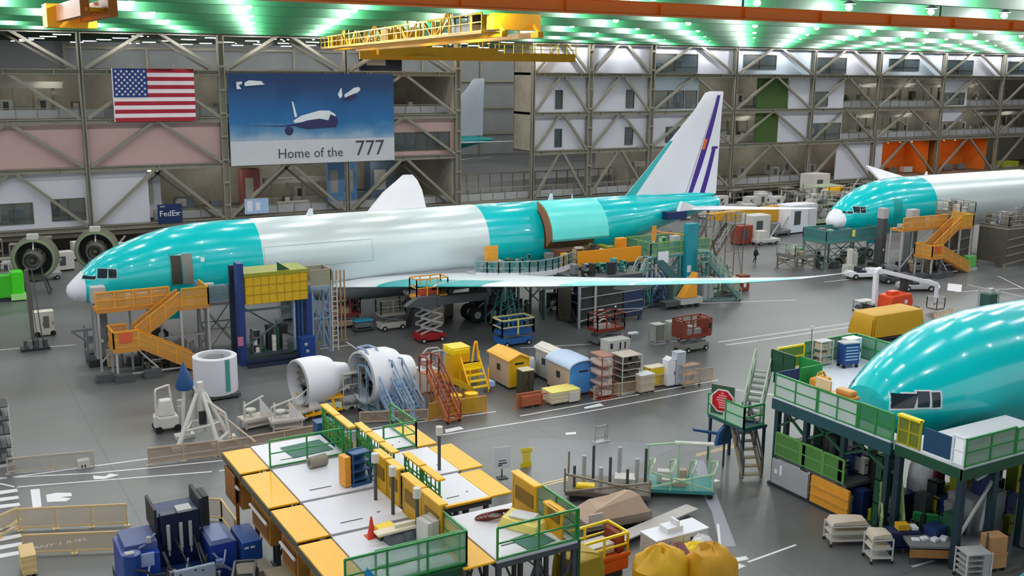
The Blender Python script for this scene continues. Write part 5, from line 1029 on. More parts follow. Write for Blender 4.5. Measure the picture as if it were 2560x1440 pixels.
MB().bar((7.4,3.2,0),(7.4,3.2,HR-.2),.1).build('leg', mat('#16303c', .5), D2); jumble(D2, .2, 1.0, 6.8, 3.3, 0, 16, [DARK, DGREEN, mat('#34403c', .6), NAVY, OLIVE, mat('#5a5246', .6)], 1.2, 3.6, 77, 'stored_item'); jumble(D2, .6, .6, 6.5, 3.0, 0, 14, [DGREY, GREY, DGREEN, mat('#6b6b66', .6), OLIVE], .5, 2.2, 21, 'stored_item')
stairs(D2, (-.2,3.0,.1), (2.0,5.3,2.4), .9, GREY, mat('#8aa05a', .5), 9)
r = cabinet('power_unit', 'large grey cabinet with slanted top under the near green dock', (31.4,-51.2,0), 0, 2.3, 1.2, 2.3, mat('#85878b', .5)); 
r = cabinet('yellow_unit', 'golden yellow box on a grey pedestal under the near green dock', (33.2,-52.9,0), 0, 1.2, .8, 3.1, GREY); MB().box(-.62,-.5,2.0,.62,.1,3.1).build('yellow_box', YEL, r, bevel=.1); MB().box(-.1,-.53,2.75,.2,-.5,3.0).build('label_plate', WHITE, r)
r = T('engine_inlet', 'white rounded cowling with maroon cover under the airliner nose', 'cowling', (31.6,-48.4,0)); MB().lathe([(.5,.2),(.75,.6),(.8,1.6),(.75,2.4),(.5,3.0),(.05,3.1)], n=24).build('cowling', WHITEP, r, True); MB().box(-.55,-.95,1.9,.1,-.75,2.7).build('maroon_cover', MAROON, r, bevel=.06); MB().box(-.6,-.6,0,.6,.6,.22).build('stand', DGREY, r)
r = T('gate_panel', 'green framed mesh gate on the floor at the right edge', 'barrier', (32.4,-54.0,0)); rail(r, [(-1.1,0,.2),(1.1,0,.2)], 1.7, RAILG, True, GREEN, 'gate', 1.1, .05); MB().box(-.8,-.06,1.2,-.2,-.03,1.6).box(-.6,-.06,.25,.2,-.03,.4).build('label_plate', OFFW, r); MB().box(-1.2,-.2,0,1.2,.2,.1).build('foot', DGREY, r)
r = T('gate_panel', 'small green framed gate behind the floor carts under the near dock', 'barrier', (29.4,-50.6,0)); rail(r, [(-.2,.8,.2),(1.0,-.8,.2)], 1.1, RAILG, True, GREEN, 'gate', 1.0, .05); MB().bar((-.2,.8,0),(-.2,.8,.3),.08).bar((1.0,-.8,0),(1.0,-.8,.3),.08).build('foot', DGREY, r)
# carts along the near side
def softcart(label, loc, rz, w, d, h, sheet=mat('#c9bba8', .8)):
    r = rack('linen_cart', label, loc, rz, w, d, h, 3, OFFW, OFFW, True, 'cart')
    MB().loft([[(-w*.48,-d*.45,h),(w*.48,-d*.45,h),(w*.48,d*.45,h),(-w*.48,d*.45,h)],[(-w*.45,-d*.48,h+.14),(w*.4,-d*.4,h+.2),(w*.45,d*.42,h+.15),(-w*.4,d*.45,h+.22)],[(-w*.2,-d*.2,h+.26),(w*.15,-d*.25,h+.3),(w*.2,d*.2,h+.28),(-w*.2,d*.2,h+.3)]]).build('folded_cover', sheet, r, True)
    MB().box(-w*.44,-d*.4,h*.5,w*.44,d*.4,h*.72).build('package', sheet, r, bevel=.04); return r
softcart('grey wheeled cart topped with a folded beige cover, nearest the orange panel', (26.4,-48.6,0), R(-25), 1.7, .8, .95); softcart('small cream cart stacked with folded beige sheets', (26.3,-50.4,0), R(-25), .9, .8, 1.1)
r = rack('tool_cart', 'dark navy tool cart with a yellow bin on top', (27.9,-50.3,0), R(-25), 1.3, .7, 1.0, 3, DBLUE, DBLUE, True, 'cart'); MB().box(-.6,-.33,.3,.6,.33,.95).build('drawer_block', DBLUE, r, bevel=.03); MB().box(-.3,-.2,1.0,.2,.2,1.25).build('yellow_bin', YELD, r); MB().box(.3,-.2,1.0,.6,.2,1.12).build('white_item', WHITE, r)
r = T('work_bench', 'long low grey bench with wooden side board and white tools on top', 'workbench', (29.0,-51.9,0), R(-33)); MB().box(-1.9,-.6,.75,1.9,.6,.85).build('bench_top', GREY, r); MB().box(-1.9,-.65,.35,1.9,-.6,.7).build('side_board', WOOD, r)
for x in (-1.8,1.8):
    for y in (-.5,.5): MB().bar((x,y,0),(x,y,.75),.08).build('leg', DGREY, r)
for k in range(4): MB().cb((-1.5+.4*k,.1*(k % 2),.85),(.3,.25,.06+.03*k),.3*k).build('tool', WHITE, r)
r = rack('stack_cart', 'cream tube framed cart holding stacked grey folding chairs', (28.4,-53.4,0), R(-20), 1.1, .8, 1.25, 5, OFFW, LGREY, True, 'cart'); MB().box(.2,-.38,.2,.5,.38,1.2).build('grey_panel', LGREY, r)
r = crate('carton_stack', 'stack of two brown cartons standing beside the stacked chair cart', (29.9,-53.2,0), R(-15), .9, .7, .75, CARD, 'box', slat=False); MB().box(-.42,-.32,.8,.42,.3,1.5).build('upper_carton', CARD, r, bevel=.02); MB().tube((-.5,-.2,.1),(-.5,-.2,1.7),.04).build('pole', DGREY, r)
# ------------------------------------------------------------------ middle foreground on the floor
loc, w_, h_ = fit(1452,1140,1625,1255,2.4)
r = T('engine_dolly', 'grey brown open engine dolly with upright tubes and slanting rails', 'dolly', (20.2,-39.4,0), R(-38)); 
MB().box(-2.0,-1.1,.3,2.0,1.1,.55).build('deck', mat('#6b6458', .6, 0, .2), r, bevel=.05); MB().bar((-2.0,-1.1,.5),(2.0,-1.1,1.2),.09).bar((-2.0,-1.1,1.4),(2.0,-1.1,.75),.09).bar((-2.0,-1.1,.5),(-2.0,-1.1,1.7),.09).bar((2.0,-1.1,.5),(2.0,-1.1,1.3),.09).bar((2.0,1.1,.5),(2.0,1.1,1.5),.09).bar((2.0,-1.1,1.3),(2.0,1.1,1.5),.07).bar((-2.0,1.1,.5),(-2.0,1.1,1.7),.09).build('side_frame', mat('#8c8272', .5), r)
for k in range(9): x, y = -1.6+.42*k, -.5+.5*(k % 3); MB().tube((x,y,.55),(x,y,1.6+.35*(k % 3)),.07+.03*(k % 2),8).build('upright_tube', LGREY if k % 2 else DGREY, r, True)
MB().box(-1.5,-.9,.55,-.6,-.4,.8).build('yellow_bag', YELB, r, bevel=.1); wheels4(r, 1.6, 1.0, .18, .14); MB().box(.3,-.3,.55,1.3,.5,1.0).build('cradle_block', OFFW, r)
r = T('engine_dolly', 'pale green tube framed dolly right of the grey brown one', 'dolly', (23.6,-40.6,0), R(-35)); PG = mat('#a9cfae', .5, 0, .1)
MB().box(-1.6,-1.0,.25,1.6,1.0,.42).build('deck', TEALG, r); mb = MB()
for x in (-1.5,-.5,.5,1.5):
    mb.path([(x,-1.0,.4),(x,-1.0,1.3),(x+.2,-.7,1.6),(x+.3,.2,1.5),(x+.1,.9,1.2),(x,1.0,.4)], .05, 6)
mb.bar((-1.5,-1,.5),(1.5,-1,1.3),.07).bar((-1.5,-1,1.3),(1.5,-1,.5),.07).path([(-1.6,1,1.9),(0,1,2.1),(1.6,1,2.0)], .05).build('tube_frame', PG, r); MB().bar((0,1,.4),(0,1,2.1),.08).bar((1.5,1,.4),(1.5,1,2.0),.08).bar((-1.5,1,.4),(-1.5,1,1.9),.08).build('post', PG, r)
MB().box(-.2,.9,2.0,1.7,1.25,2.1).build('top_plate', OFFW, r); wheels4(r, 1.4, .9, .14, .1); jumble(r, -1.2,-.7,1.2,.7,.42,6,[PG, OFFW, BEIGE],.2,.6,4,'bracket_block')
r = T('small_stand', 'thin grey open frame standing alone on the bare floor', 'stand', G(1502,1104)); MB().bar((-.4,0,0),(-.4,0,1.0),.06).bar((.4,0,0),(.4,0,1.0),.06).bar((-.4,0,.9),(.4,0,.9),.06).bar((-.4,0,.3),(.4,0,.3),.05).bar((.25,0,0),(.25,0,.9),.05).build('frame', LGREY, r); MB().box(-.5,-.2,0,.5,.2,.04).build('foot', LGREY, r)
r = T('canopy_cart', 'long low beige canopy cart with folded brown sheets', 'cart', G(1545,1325)+Vector((0,.6,0)), R(-5)); MB().box(-1.7,-.8,.3,1.7,.8,.7).build('tray', mat('#8f8578', .6), r); MB().loft([[(-1.6,-.75,.7),(1.6,-.75,.7),(1.6,.75,.7),(-1.6,.75,.7)],[(-1.0,-.5,1.1),(1.3,-.3,1.35),(1.4,.6,1.2),(-.8,.6,1.15)],[(-.3,-.1,1.2),(.9,0,1.5),(.9,.3,1.45),(-.2,.3,1.3)]]).build('folded_sheet', mat('#b39a86', .7, 0, .1), r); MB().box(-1.6,-.85,.5,-.9,-.8,1.1).build('end_frame', OFFW, r); wheels4(r, 1.4, .7, .16, .1)
r = T('sheet_roll', 'long pale grey sheet lying between the canopy cart and orange basket', 'sheet', G(1610,1330)+Vector((.8,0,0)), R(12)); MB().box(-2.6,-.35,.3,2.4,.35,.36).bar((-2.2,0,0),(-2.2,0,.3),.1).bar((2,0,0),(2,0,.3),.1).build('sheet', mat('#b8b4b0', .6), r)
r = T('lift_basket', 'orange work basket with yellow guard rail in the foreground', 'lift basket', G(1505,1465)+Vector((.2,.9,-.45)), R(3)); MB().box(-1.25,-.7,.75,1.25,.7,1.35).box(-1.32,-.74,1.3,1.32,-.66,1.5).build('basket', ORANGE, r, bevel=.04); rail(r, [(-1.2,-.65,1.35),(1.2,-.65,1.35),(1.2,.65,1.35),(-1.2,.65,1.35),(-1.2,-.65,1.35)], .95, YELB, False, None, 'guard_rail', 1.2, .045); MB().box(-1.1,-.5,.45,1.1,.5,.75).build('base', DGREY, r); MB().box(.9,-.5,1.4,1.15,.5,2.2).build('end_panel', BRICK, r); MB().box(-.8,-.3,1.4,.8,.5,1.8).build('white_load', OFFW, r)
loc, w_, h_ = fit(1612,1300,1770,1400,1.1); r = cabinet('white_machine', 'long white low machine cabinet behind the yellow bags', loc, 0, w_, 1.1, 1.05, OFFW, WHITE, 4); MB().box(-.6,-.3,1.1,.2,.3,1.35).box(-.1,-.3,1.35,.0,.2,1.6).build('hood', WHITE, r)
MB().box(.4,-.6,.4,.5,-.55,.9).box(.8,-.6,.4,.9,-.55,.9).box(-.5,-.6,.4,-.4,-.55,.8).build('slot', BLACK, r)
def blob(name, label, c, sz, m, seed, cat='bag'):
    r = T(name, label, cat, c); mb = MB(); rings = []
    for j in range(9):
        ph = pi*(.02+.96*j/8)*.62; R_ = []
        for k in range(24):
            t = 2*pi*k/24; q = 1+.13*noise.noise(Vector((cos(t)*2+seed, sin(t)*2, ph*2))); R_.append((sz[0]*sin(ph)*cos(t)*q, sz[1]*sin(ph)*sin(t)*q, max(0, sz[2]*(.35+.65*cos(ph))*q)))
        rings.append(R_)
    mb.loft(rings[::-1]).build('bag', m, r, True); MB().lathe([(sz[0]*.93,.0),(sz[0]*.98,.06),(sz[0]*.9,.12)], n=24).build('hem', YELD, r, True); return r
blob('covered_cart', 'rounded golden yellow covered cart, left of the foreground pair', G(1650,1478), (1.25,1.1,1.9), mat('#d9a60c', .55, 0, .1, .8), 1, 'covered cart'); blob('covered_cart', 'rounded golden yellow covered cart, right of the foreground pair', G(1775,1478), (1.05,1.1,2.0), mat('#c8930c', .55, 0, .1, .8), 3, 'covered cart')
blob('laundry_bag', 'bright yellow bag between and behind the two rounded carts', G(1730,1412), (.9,.5,1.0), YELB, 5); blob('laundry_bag', 'dull mauve bag resting between the rounded yellow carts', G(1690,1428), (.7,.55,1.2), mat('#8d6068', .6), 7); blob('laundry_bag', 'white bag at the right of the dull mauve bag', G(1752,1395), (.6,.45,1.05), WHITE, 9)
r = panelsign('floor_sign', 'white notice board on a thin stand right of the yellow flaps', G(1255,1195)+Vector((0,0,0)), R(-10), .85, 1.15, WHITE, post=.5); MB().box(-.2,-.02,.9,.2,-.016,.95).box(-.2,-.02,.75,.25,-.016,.82).box(-.22,-.02,.65,.0,-.016,.72).build('print', DGREY, r)
r = panelsign('yellow_template', 'yellow flat template board with notched waist standing near the white notice', G(1315,1168), R(-10), .6, .25, YELB, 'board'); MB().box(-.2,-.015,.25,.24,.015,.85).box(-.3,-.015,.8,.34,.015,1.05).build('upper_board', mat('#f2d94a', .5), r)
# person in pale shirt behind the tall yellow panels, by the rail
# ================================================================== gold stair towers by the airliner noses
def gold_tower(label, X0, Y0, L=4.4, hz=4.3, flip=1, mesh=GOLD, wide=6.4, lz=2.1, gap=1.0):
    """landing at x=0, lower flight to the right in front, upper flight to the right behind, top deck along the back"""
    r = T('access_stairs', label, 'access stairs', (X0, Y0, 0)); SM = mat('#be8236', .55, 0, .15, 1, 0, 1); SH = mat('#cf9a4a', .6, 0, .2, 3, 0, .6)
    MB().box(-1.4,-.55,lz-.3,.3,1.65,lz).build('landing', SM, r); rail(r, [(.2,-.5,lz),(-1.35,-.5,lz),(-1.35,1.6,lz),(-.2,1.6,lz)], 1.1, GOLDL, True, SH, 'guard_rail', 1.1, .05)
    MB().box(-1.0,-.58,lz+.35,-.2,-.54,lz+1.05).build('red_panel', mat('#cf5a34', .6), r)
    stairs(r, (L,0,.1), (.2,0,lz), 1.0, SM, GOLDL, 9, 1.0, SH)
    stairs(r, (.2,1.15,lz), (L-.5,1.15,hz), 1.0, SM, GOLDL, 9, 1.0, SH)
    MB().box(L-.6,.5,hz-.25,L+1.4,3.2,hz).box(L-wide,2.0,hz-.25,L-.5,3.6,hz).build('top_deck', SM, r)
    rail(r, [(L-wide,2.0,hz),(L-.9,2.0,hz)], 1.15, GOLDL, True, SH, 'guard_rail', 1.3, .05); rail(r, [(L-.4,.55,hz),(L+1.35,.55,hz),(L+1.35,3.1,hz)], 1.2, YELD, True, SH, 'guard_rail', 1.0, .05)
    for x, y in ((-1.2,-.4),(-1.2,1.5),(.1,1.6),(L-.5,.6),(L+1.3,.6),(L+1.3,3.1),(L-wide+.1,2.1),(L-wide+.1,3.5),(.4,3.4),(2.2,2.1)): MB().bar((x,y,0),(x,y,lz-.2 if x < .2 and y < 1.7 and y > -1 and x > -1.3 else hz-.2),.14).build('leg', LGREY, r)
    MB().bar((L-wide+.1,2.1,.6),(1.4,2.1,hz-.4),.1).bar((.1,-.3,lz-.2),(1.6,-.3,.2),.1).bar((-1.2,-.4,.3),(3.2,-.2,.25),.1).bar((.5,2.1,1.8),(L+1.3,2.1,1.8),.1).bar((2.2,2.1,2.6),(L+1.3,3.1,.3),.1).bar((1.0,-.2,1.0),(3.6,-.2,1.0),.07).build('cross_brace', LGREY, r)
    for x, y in ((-2.0,-.3),(-.9,-1.0),(.9,-.8)): MB().box(x-.6,y-.4,.0,x+.6,y+.4,.28).box(x-.5,y-.3,.28,x+.5,y+.3,.5).build('ballast_foot', DGREY, r)
    jumble(r, .6, .0, L+.8, 3.4, 0, 12, [BROWNW, GREY, DGREY, mat('#5f5a50', .6)], .5, 1.9, int(X0)+17, 'stored_item'); jumble(r, L-wide+.3, 2.3, L-.8, 3.4, 0, 7, [OFFW, GREY, BEIGE, DGREY], .5, 1.6, int(X0)+3, 'stored_item')
    jumble(r, L-wide+.3, 2.3, L-.8, 3.4, hz, 7, [OFFW, LGREY, BEIGE, WHITE, GREY], .4, 1.0, int(X0)+9, 'stored_item')
    return r
gold_tower('gold painted stair tower zigzagging up to the near airliner nose', 4.2, -8.5, 3.7, 4.2, wide=5.6); gold_tower('gold painted stair tower beside the second airliner nose on the right', 81.0, -10.2, 4.6, 4.6, wide=7.5)
def lift_column(label, loc, h, w=.9, m=GREY): r = T('lift_column', label, 'column', loc); MB().box(-w/2,-.4,.5,w/2,.4,h).build('column', m, r, bevel=.05); MB().box(-w/2-.02,-.42,h-1.0,w/2+.02,.42,h+.1).build('column_head', LGREY, r, bevel=.05); MB().box(-w/2-.5,-.8,0,w/2+.4,.8,.5).build('base', DARK, r, bevel=.03); MB().box(-.1,-.44,h*.3,.1,-.42,h*.34).build('switch', WHITE, r); return r
lift_column('tall grey lifting column left of the near gold stairs', (2.75,-4.4,0), 5.3); lift_column('tall grey lifting column in the middle of the far gold stair platform', (82.6,-5.6,0), 6.0, 1.1); lift_column('dark grey lifting column left of the far gold stair platform', (79.3,-4.6,0), 6.2, .7, DGREY)
# work deck with instruments between gold stairs and blue frame
r = dock('work_platform', 'pale work platform with blue grey apron between gold stairs and blue lift frame', 'work platform', (10.6,-5.2,0), 0, 2.6, 2.4, 4.0, LGREY, GREY, STBLUE, 'SW', sheet=mat('#86a3ad', .5, 0, .1, 1, 0, .7)); jumble(r, -1.1,-1.0,1.1,1.0,4.0,7,[WHITE, TBLUE, OFFW, DARK],.3,1.0,6,'instrument')
r = T('storage_drum', 'lime yellow coiled hose hanging at the top of the blue lift frame', 'hose', (11.45,-6.7,4.9)); MB().lathe([(.2,-.1),(.34,-.12),(.4,0),(.34,.12),(.2,.1)], ax='x', n=16).build('hose', mat('#c8e02a', .4), r, True)
# blue lift frame with yellow container panel
B = T('gantry_lift', 'tall dark blue lifting frame carrying a yellow slatted container', 'gantry', (13.6,-9.2,0)); BF = mat('#1a3472', .45, 0, .25); BD = mat('#15233c', .5, 0, .2)
MB().box(-2.75,-.4,0,-2.35,.5,7.1).build('upright', BF, B); MB().box(1.95,-.4,0,2.35,.5,4.6).build('upright', BF, B); MB().box(-2.7,1.8,0,-2.4,2.2,6.6).build('upright', BD, B); MB().box(2.0,1.8,0,2.3,2.2,4.6).build('upright', BD, B)
o = MB().box(-2.3,-.5,4.25,2.05,-.1,6.15).build('container', mat('#c9a20a', .55, 0, .25, 2.5), B, bevel=.03); mb = MB()
for k in range(1, 3): mb.box(-2.3,-.53,4.25+k*.63,2.05,-.5,4.3+k*.63)
for k in range(0, 9): mb.box(-2.3+k*.54,-.525,4.25,-2.27+k*.54,-.5,6.15)
mb.build('slat_joint', mat('#97790c', .6), o); MB().box(-2.35,-.55,6.15,2.1,2.0,6.4).build('top_tray', OLIVE, B); MB().prism([(-.0,6.4),(0,7.0),(.9,6.4)], -.3, -.25).build('green_gusset', DGREEN, B)
MB().box(-2.5,-.3,.05,2.1,.0,.25).box(-2.5,-.9,.3,2.2,-.75,.5).box(-2.5,-1.2,0,2.2,-.9,.2).build('base_beam', BD, B); MB().box(-2.4,-.2,.5,2.0,2.0,.62).build('lower_deck', mat('#33474a', .5), B)
MB().bar((-2.5,.2,1.0),(2.1,.2,3.9),.1).bar((2.1,1.9,.8),(-2.5,1.9,4.0),.1).box(-2.5,1.9,4.0,2.2,2.1,4.2).bar((-2.5,.2,3.7),(2.1,.2,3.7),.14).build('cross_brace', mat('#4b6064', .5), B)
for k, x in enumerate((1.15,1.45,1.7)): MB().box(x-.06,-.2,.5,x+.06,.1,4.25).build('lift_mast', (STBLUE, BF, TBLUE)[k], B)
MB().box(1.2,-1.1,.1,2.3,-.45,1.7).build('drive_unit', mat('#123a80', .4), B, bevel=.04); MB().box(1.5,-1.14,1.1,1.7,-1.1,1.3).box(1.6,-1.14,.6,1.8,-1.1,.8).build('label_plate', LGREY, B); MB().box(-2.95,-.6,1.5,-2.6,-.45,2.1).build('pink_box', mat('#b06a8c', .5), B)
jumble(B, -2.1, .2, 1.0, 1.8, .62, 12, [DGREEN, mat('#4c5a56', .5), GREY, OFFW, DARK], .5, 2.2, 12, 'stored_item')
r = dock('work_platform', 'grey framed tower with cross bracing right of the yellow container', 'work platform', (17.0,-7.8,0), 0, 1.5, 1.6, 4.9, LGREY, STBLUE, mat('#a9937a', .5), 'SEN', nx=2, sheet=mat('#9aa08c', .6, 0, .1, 1, 0, .7)); r2_ = MB()
for k in range(13): r2_.bar((.75,-.9,.4+k*.36),(1.15,-.9,.4+k*.36),.04)
r2_.bar((.75,-.9,0),(.75,-.9,5.2),.06).bar((1.15,-.9,0),(1.15,-.9,5.2),.06).build('ladder', OFFW, r)
r = T('pallet_rack', 'tall tan slatted frame standing beside the belly of the near airliner', 'frame', (19.0,-6.5,0)); [MB().bar((-.35+.3*k,0,0),(-.35+.3*k,0,5.4),.1).build('slat', mat('#a58a6c', .6), r) for k in range(4)]; MB().box(-.5,-.3,0,.7,.3,.15).box(-.45,-.1,3.0,.65,.1,3.15).build('base', BROWNW, r)
# ---- along the belly
scissor('scissor_lift', 'brick brown scissor lift parked under the airliner belly right of the tan frame', (20.9,-2.4,0), 0, 2.6, 1.2, .95, 1, BEIGE, BRICK, GREY, 1.35, BEIGE)
r = T('parts_cart', 'low cart with bright blue top beside the brick brown scissor lift', 'cart', (21.9,-4.1,0)); MB().box(-.75,-.4,.75,.75,.4,.85).build('blue_top', mat('#35a8dc', .4), r, bevel=.03); MB().box(-.6,-.3,.3,.6,.3,.7).build('body', mat('#6d7a7c', .5), r); MB().box(-.85,-.5,.1,.85,.5,.16).build('deck', DGREY, r); wheels4(r, .7, .4, .08, .06)
for x in (-.65,.65):
    for y in (-.33,.33): MB().bar((x,y,.15),(x,y,.76),.05).build('post', GREY, r)
scissor('scissor_lift', 'cream grey scissor lift left of the raised orange lift', (24.0,-4.7,0), 0, 2.1, 1.1, 1.15, 1, OFFW, mat('#a39f92', .5), GREY, 1.1)
scissor('scissor_lift', 'orange scissor lift raised high on four crossed arms over a red base', (25.1,-9.3,0), 0, 2.1, 1.3, 3.35, 4, mat('#9c151c', .4, 0, .2), GOLDL, LGREY, 1.35, mat('#a8412c', .6), bl=2.6, bw=1.3)
MB().box(.0,.0,0,.01,.01,.01)
r = T('gear_stand', 'dark jack stand with white box standing behind the raised orange lift', 'stand', (26.2,-4.6,0)); MB().tap((0,0,0),(1.2,1.2,1.8),(.3,.3)).tube((0,0,1.6),(0,0,2.6),.2).build('jack', DGREY, r); MB().box(-.9,-.3,2.6,1.2,.4,2.9).build('white_beam', WHITE, r)
r = T('trolley', 'grey brown pedestal cart under the wing root left of the main wheels', 'cart', (27.6,-5.4,0)); MB().box(-.5,-.4,.15,.5,.4,1.9).build('cabinet', BEIGE, r); wheels4(r, .4, .3, .08, .06); MB().bar((.5,-.3,1.0),(.9,-.5,2.6),.08).build('arm', STEEL, r)
# ---- docks at the tail of the main airliner
D3 = dock('work_platform', 'teal curved work platform with white rim behind the near wing', 'work platform', (35.4,-6.9,0), 0, .1, .1, 3.9, LGREY, DGREY, RAILG, '', False, leg=.05); 
arc_ = [(-4.6+9.2*k/12, 1.9-3.0*sin(pi*(k/12*.8+.1))) for k in range(13)]
MB().prism(arc_+[(4.6,2.6),(-4.6,2.6)], 3.6, 3.9, 'z').build('curved_deck', LGREY, D3); MB().prism([(a, b_-.04) for a, b_ in arc_]+[(a, b_+.04) for a, b_ in arc_[::-1]], 3.7, 4.1, 'z').build('white_rim', WHITE, D3)
rail(D3, [(a, b_, 3.9) for a, b_ in arc_], 1.1, mat('#7fa0a0', .5), True, mat('#4f8c90', .5, 0, .2, 1, 0, .35), 'guard_rail', .9, .04)
for a, b_ in arc_[1::3]+[(-4,2.4),(0,2.4),(4,2.4)]: MB().bar((a,b_+.2,0),(a,b_+.2,3.6),.16).build('leg', mat('#3e5858', .5), D3)
mb = MB()
for k in range(3): mb.bar((-4+3*k,.6,.3),(-1+3*k,.2,3.3),.1).bar((-1+3*k,.2,.3),(-4+3*k,.6,3.3),.1)
mb.build('cross_brace', mat('#5b7a78', .5), D3); jumble(D3, -4, .6, 4, 2.3, 3.9, 14, [TEALG, GREY, BEIGE, OFFW, DGREEN, mat('#8a6b50', .6)], .3, 1.2, 31, 'stored_item'); jumble(D3, -4, .8, 4, 2.3, 0, 12, [DGREY, DGREEN, mat('#3a4a4a', .6), GREY], .6, 2.6, 33, 'stored_item')
r = T('notice_board', 'golden notice board at the left end of the teal curved platform', 'board', (31.6,-6.2,3.9)); MB().bar((0,0,0),(0,0,1.4),.06).box(-.1,-.05,.9,1.1,.0,2.3).build('board', GOLDL, r); MB().box(.2,-.06,1.6,.9,-.05,1.65).box(.2,-.06,1.9,.8,-.05,1.95).build('print', YELD, r)
# dock under the wing, dark
D4 = dock('work_platform', 'dark enclosed work dock with navy sides under the rear of the near wing', 'work platform', (40.2,-9.8,0), 0, 6.2, 3.2, 3.9, DGREY, mat('#3c4654', .5), DGREY, '', True, leg=.2, nx=3)
MB().box(-3.1,-1.62,.4,3.1,-1.58,3.7).build('side_sheet', mat('#3a3a3c', .6, 0, .3, 1, 0, .8), D4); MB().box(1.2,-1.7,.5,3.15,-1.62,3.2).build('navy_sheet', mat('#1f2f52', .5), D4); mb = MB()
for k in range(4): mb.bar((-3.1,-1.72,.6+k*.9),(3.1,-1.72,.9+k*.85),.06)
mb.bar((-3.1,-1.72,.5),(0,-1.72,1.2),.07).bar((0,-1.72,1.2),(3.1,-1.72,1.0),.07).box(-1.7,-1.78,0,-1.5,-1.7,3.8).box(-3.15,-1.75,0,-3.0,-1.6,3.8).build('outer_rail', LGREY, D4); MB().box(-1.3,-1.76,1.2,-.8,-1.72,1.35).box(.3,-1.76,1.35,.45,-1.72,1.5).build('label_plate', WHITE, D4)
MB().box(-3.1,-.5,.3,-3.05,1.6,3.6).build('side_sheet', mat('#4a463e', .6), D4); jumble(D4, -2.8,-1.2,2.8,1.4,3.9,10,[DARK, GREY, TEALG],.4,1.0,43,'stored_item'); jumble(D4, -2.8,-1.2,2.8,1.4,.0,10,[DARK, DGREY, DBLUE],.8,2.8,41,'stored_item')
# orange barrier platform on top behind wing
D5 = dock('work_platform', 'raised work platform with broad golden orange front panel behind the near wing', 'work platform', (43.4,-5.4,0), 0, 6.6, 2.4, 3.8, GREY, DBLUE, STEEL, 'EN', True, leg=.2, nx=3); MB().box(-3.3,-1.35,3.85,3.2,-1.2,5.15).build('orange_panel', mat('#e8960c', .5, 0, .04), D5); MB().box(1.0,-.9,3.8,2.0,-.4,5.9).build('orange_post', mat('#dd8a0c', .5), D5, bevel=.08); MB().box(-4.8,-1.2,3.5,-4.2,-.8,5.1).build('orange_post', GOLDL, D5, bevel=.08)
jumble(D5, -3.1,-1.1,3.0,1.0,3.8,12,[BEIGE, GREY, OFFW, OLIVE, DARK],.6,1.6,51,'stored_item'); jumble(D5, -3,-1,3,1,0,9,[DARK, DGREY, mat('#2a3d3a', .6)],.8,2.4,52,'stored_item'); MB().box(-4.9,-1.3,3.3,-3.2,0,3.5).bar((-4.7,-1.2,0),(-4.7,-1.2,3.3),.16).build('side_deck', GREY, D5)
# green tail dock with teal mast
D6 = dock('tail_dock', 'green railed tail dock with tall teal mast under the airliner tailplane', 'work platform', (50.6,-5.4,0), 0, 6.6, 3.6, 4.3, LGREY, TEALG, mat('#8fb060', .5, 0, .2), 'SWN', True, leg=.2, nx=3, sheet=mat('#5f9a7a', .5, 0, .2, 1, 0, .55))
MB().box(.3,-2.3,1.0,1.5,-1.7,6.9).build('teal_mast', mat('#1f8fa0', .4), D6, bevel=.05); MB().box(.4,-2.34,2.6,.8,-2.3,3.2).box(.4,-2.34,1.9,.8,-2.3,2.2).build('label_plate', WHITE, D6); MB().box(-2.6,-2.0,3.6,-1.5,-1.9,4.6).build('white_notice', WHITE, D6); MB().path([(-3.2,-1.9,6.6),(-2.4,-1.9,6.3),(.2,-1.9,5.9)], .07).box(-3.3,-1.95,5.6,-2.9,-1.85,6.9).build('yellow_gate', GOLDL, D6)
MB().prism([(-3.2,3.9),(-2.2,3.9),(1.2,1.0),(-.2,1.0)], -2.2, -2.0).build('slanted_panel', mat('#3f6a70', .5), D6); MB().bar((-3,-1.9,1.0),(-1.4,-1.9,3.2),.14).bar((-1.4,-1.9,1.0),(-3,-1.9,3.2),.14).build('cross_brace', LGREY, D6)
jumble(D6, -3,-1.5,3,1.5,4.3,14,[LGREEN, OFFW, TEALG, OLIVE, GREY],.4,1.5,61,'stored_item'); jumble(D6, -3,-1.5,3,1.5,0,9,[DGREY, GREY, mat('#3f5a58', .6)],.8,3,62,'stored_item')
r = T('tail_stand', 'dark mesh of curved tubes and braces right of the teal mast', 'stand', (55.6,-4.2,0)); mb = MB()
for k in range(6): mb.path([(-1.5+.55*k,-.6+.2*(k % 2),0),(-1.3+.5*k,-.5,1.6),(-1.5+.6*k,-.3,2.8),(-1.0+.4*k,-.2,4.6)], .09)
for k in range(4): mb.bar((-1.6,-.5,.6+k*1.1),(1.6,-.4,1.2+k*1.0),.08)
mb.build('tube_frame', mat('#5c584e', .5), r); MB().box(-1.6,-.8,0,1.7,.6,.12).build('base', DGREY, r)
r = stepunit('rolling_stairs', 'tall grey rolling stairs behind the near wing tip, right of the tail dock', (60.4,-2.6,0), R(4), 5.6, 1.2, mat('#7d776c', .5), OFFW, 1.3)
r = stepunit('rolling_stairs', 'second tall grey stairs behind the first by the tailplane tip', (59.6,.6,0), R(8), 5.0, 1.0, mat('#8a8478', .5), LGREY, 1.2)
r = T('yellow_wedge', 'golden yellow triangular ramp on a white and black cart below the wing', 'ramp', (49.4,-9.4,0)); MB().prism([(-.6,.9),(1.0,.9),(1.0,3.0)], -.5, .3).build('ramp', GOLDL, r); MB().box(-.8,-.6,.35,1.6,.5,.85).build('cart_body', LGREY, r); wheels4(r, 1.0, .5, .2, .14); MB().box(-2.4,-.5,.3,-.9,.4,.7).build('tow_bar', DGREY, r)
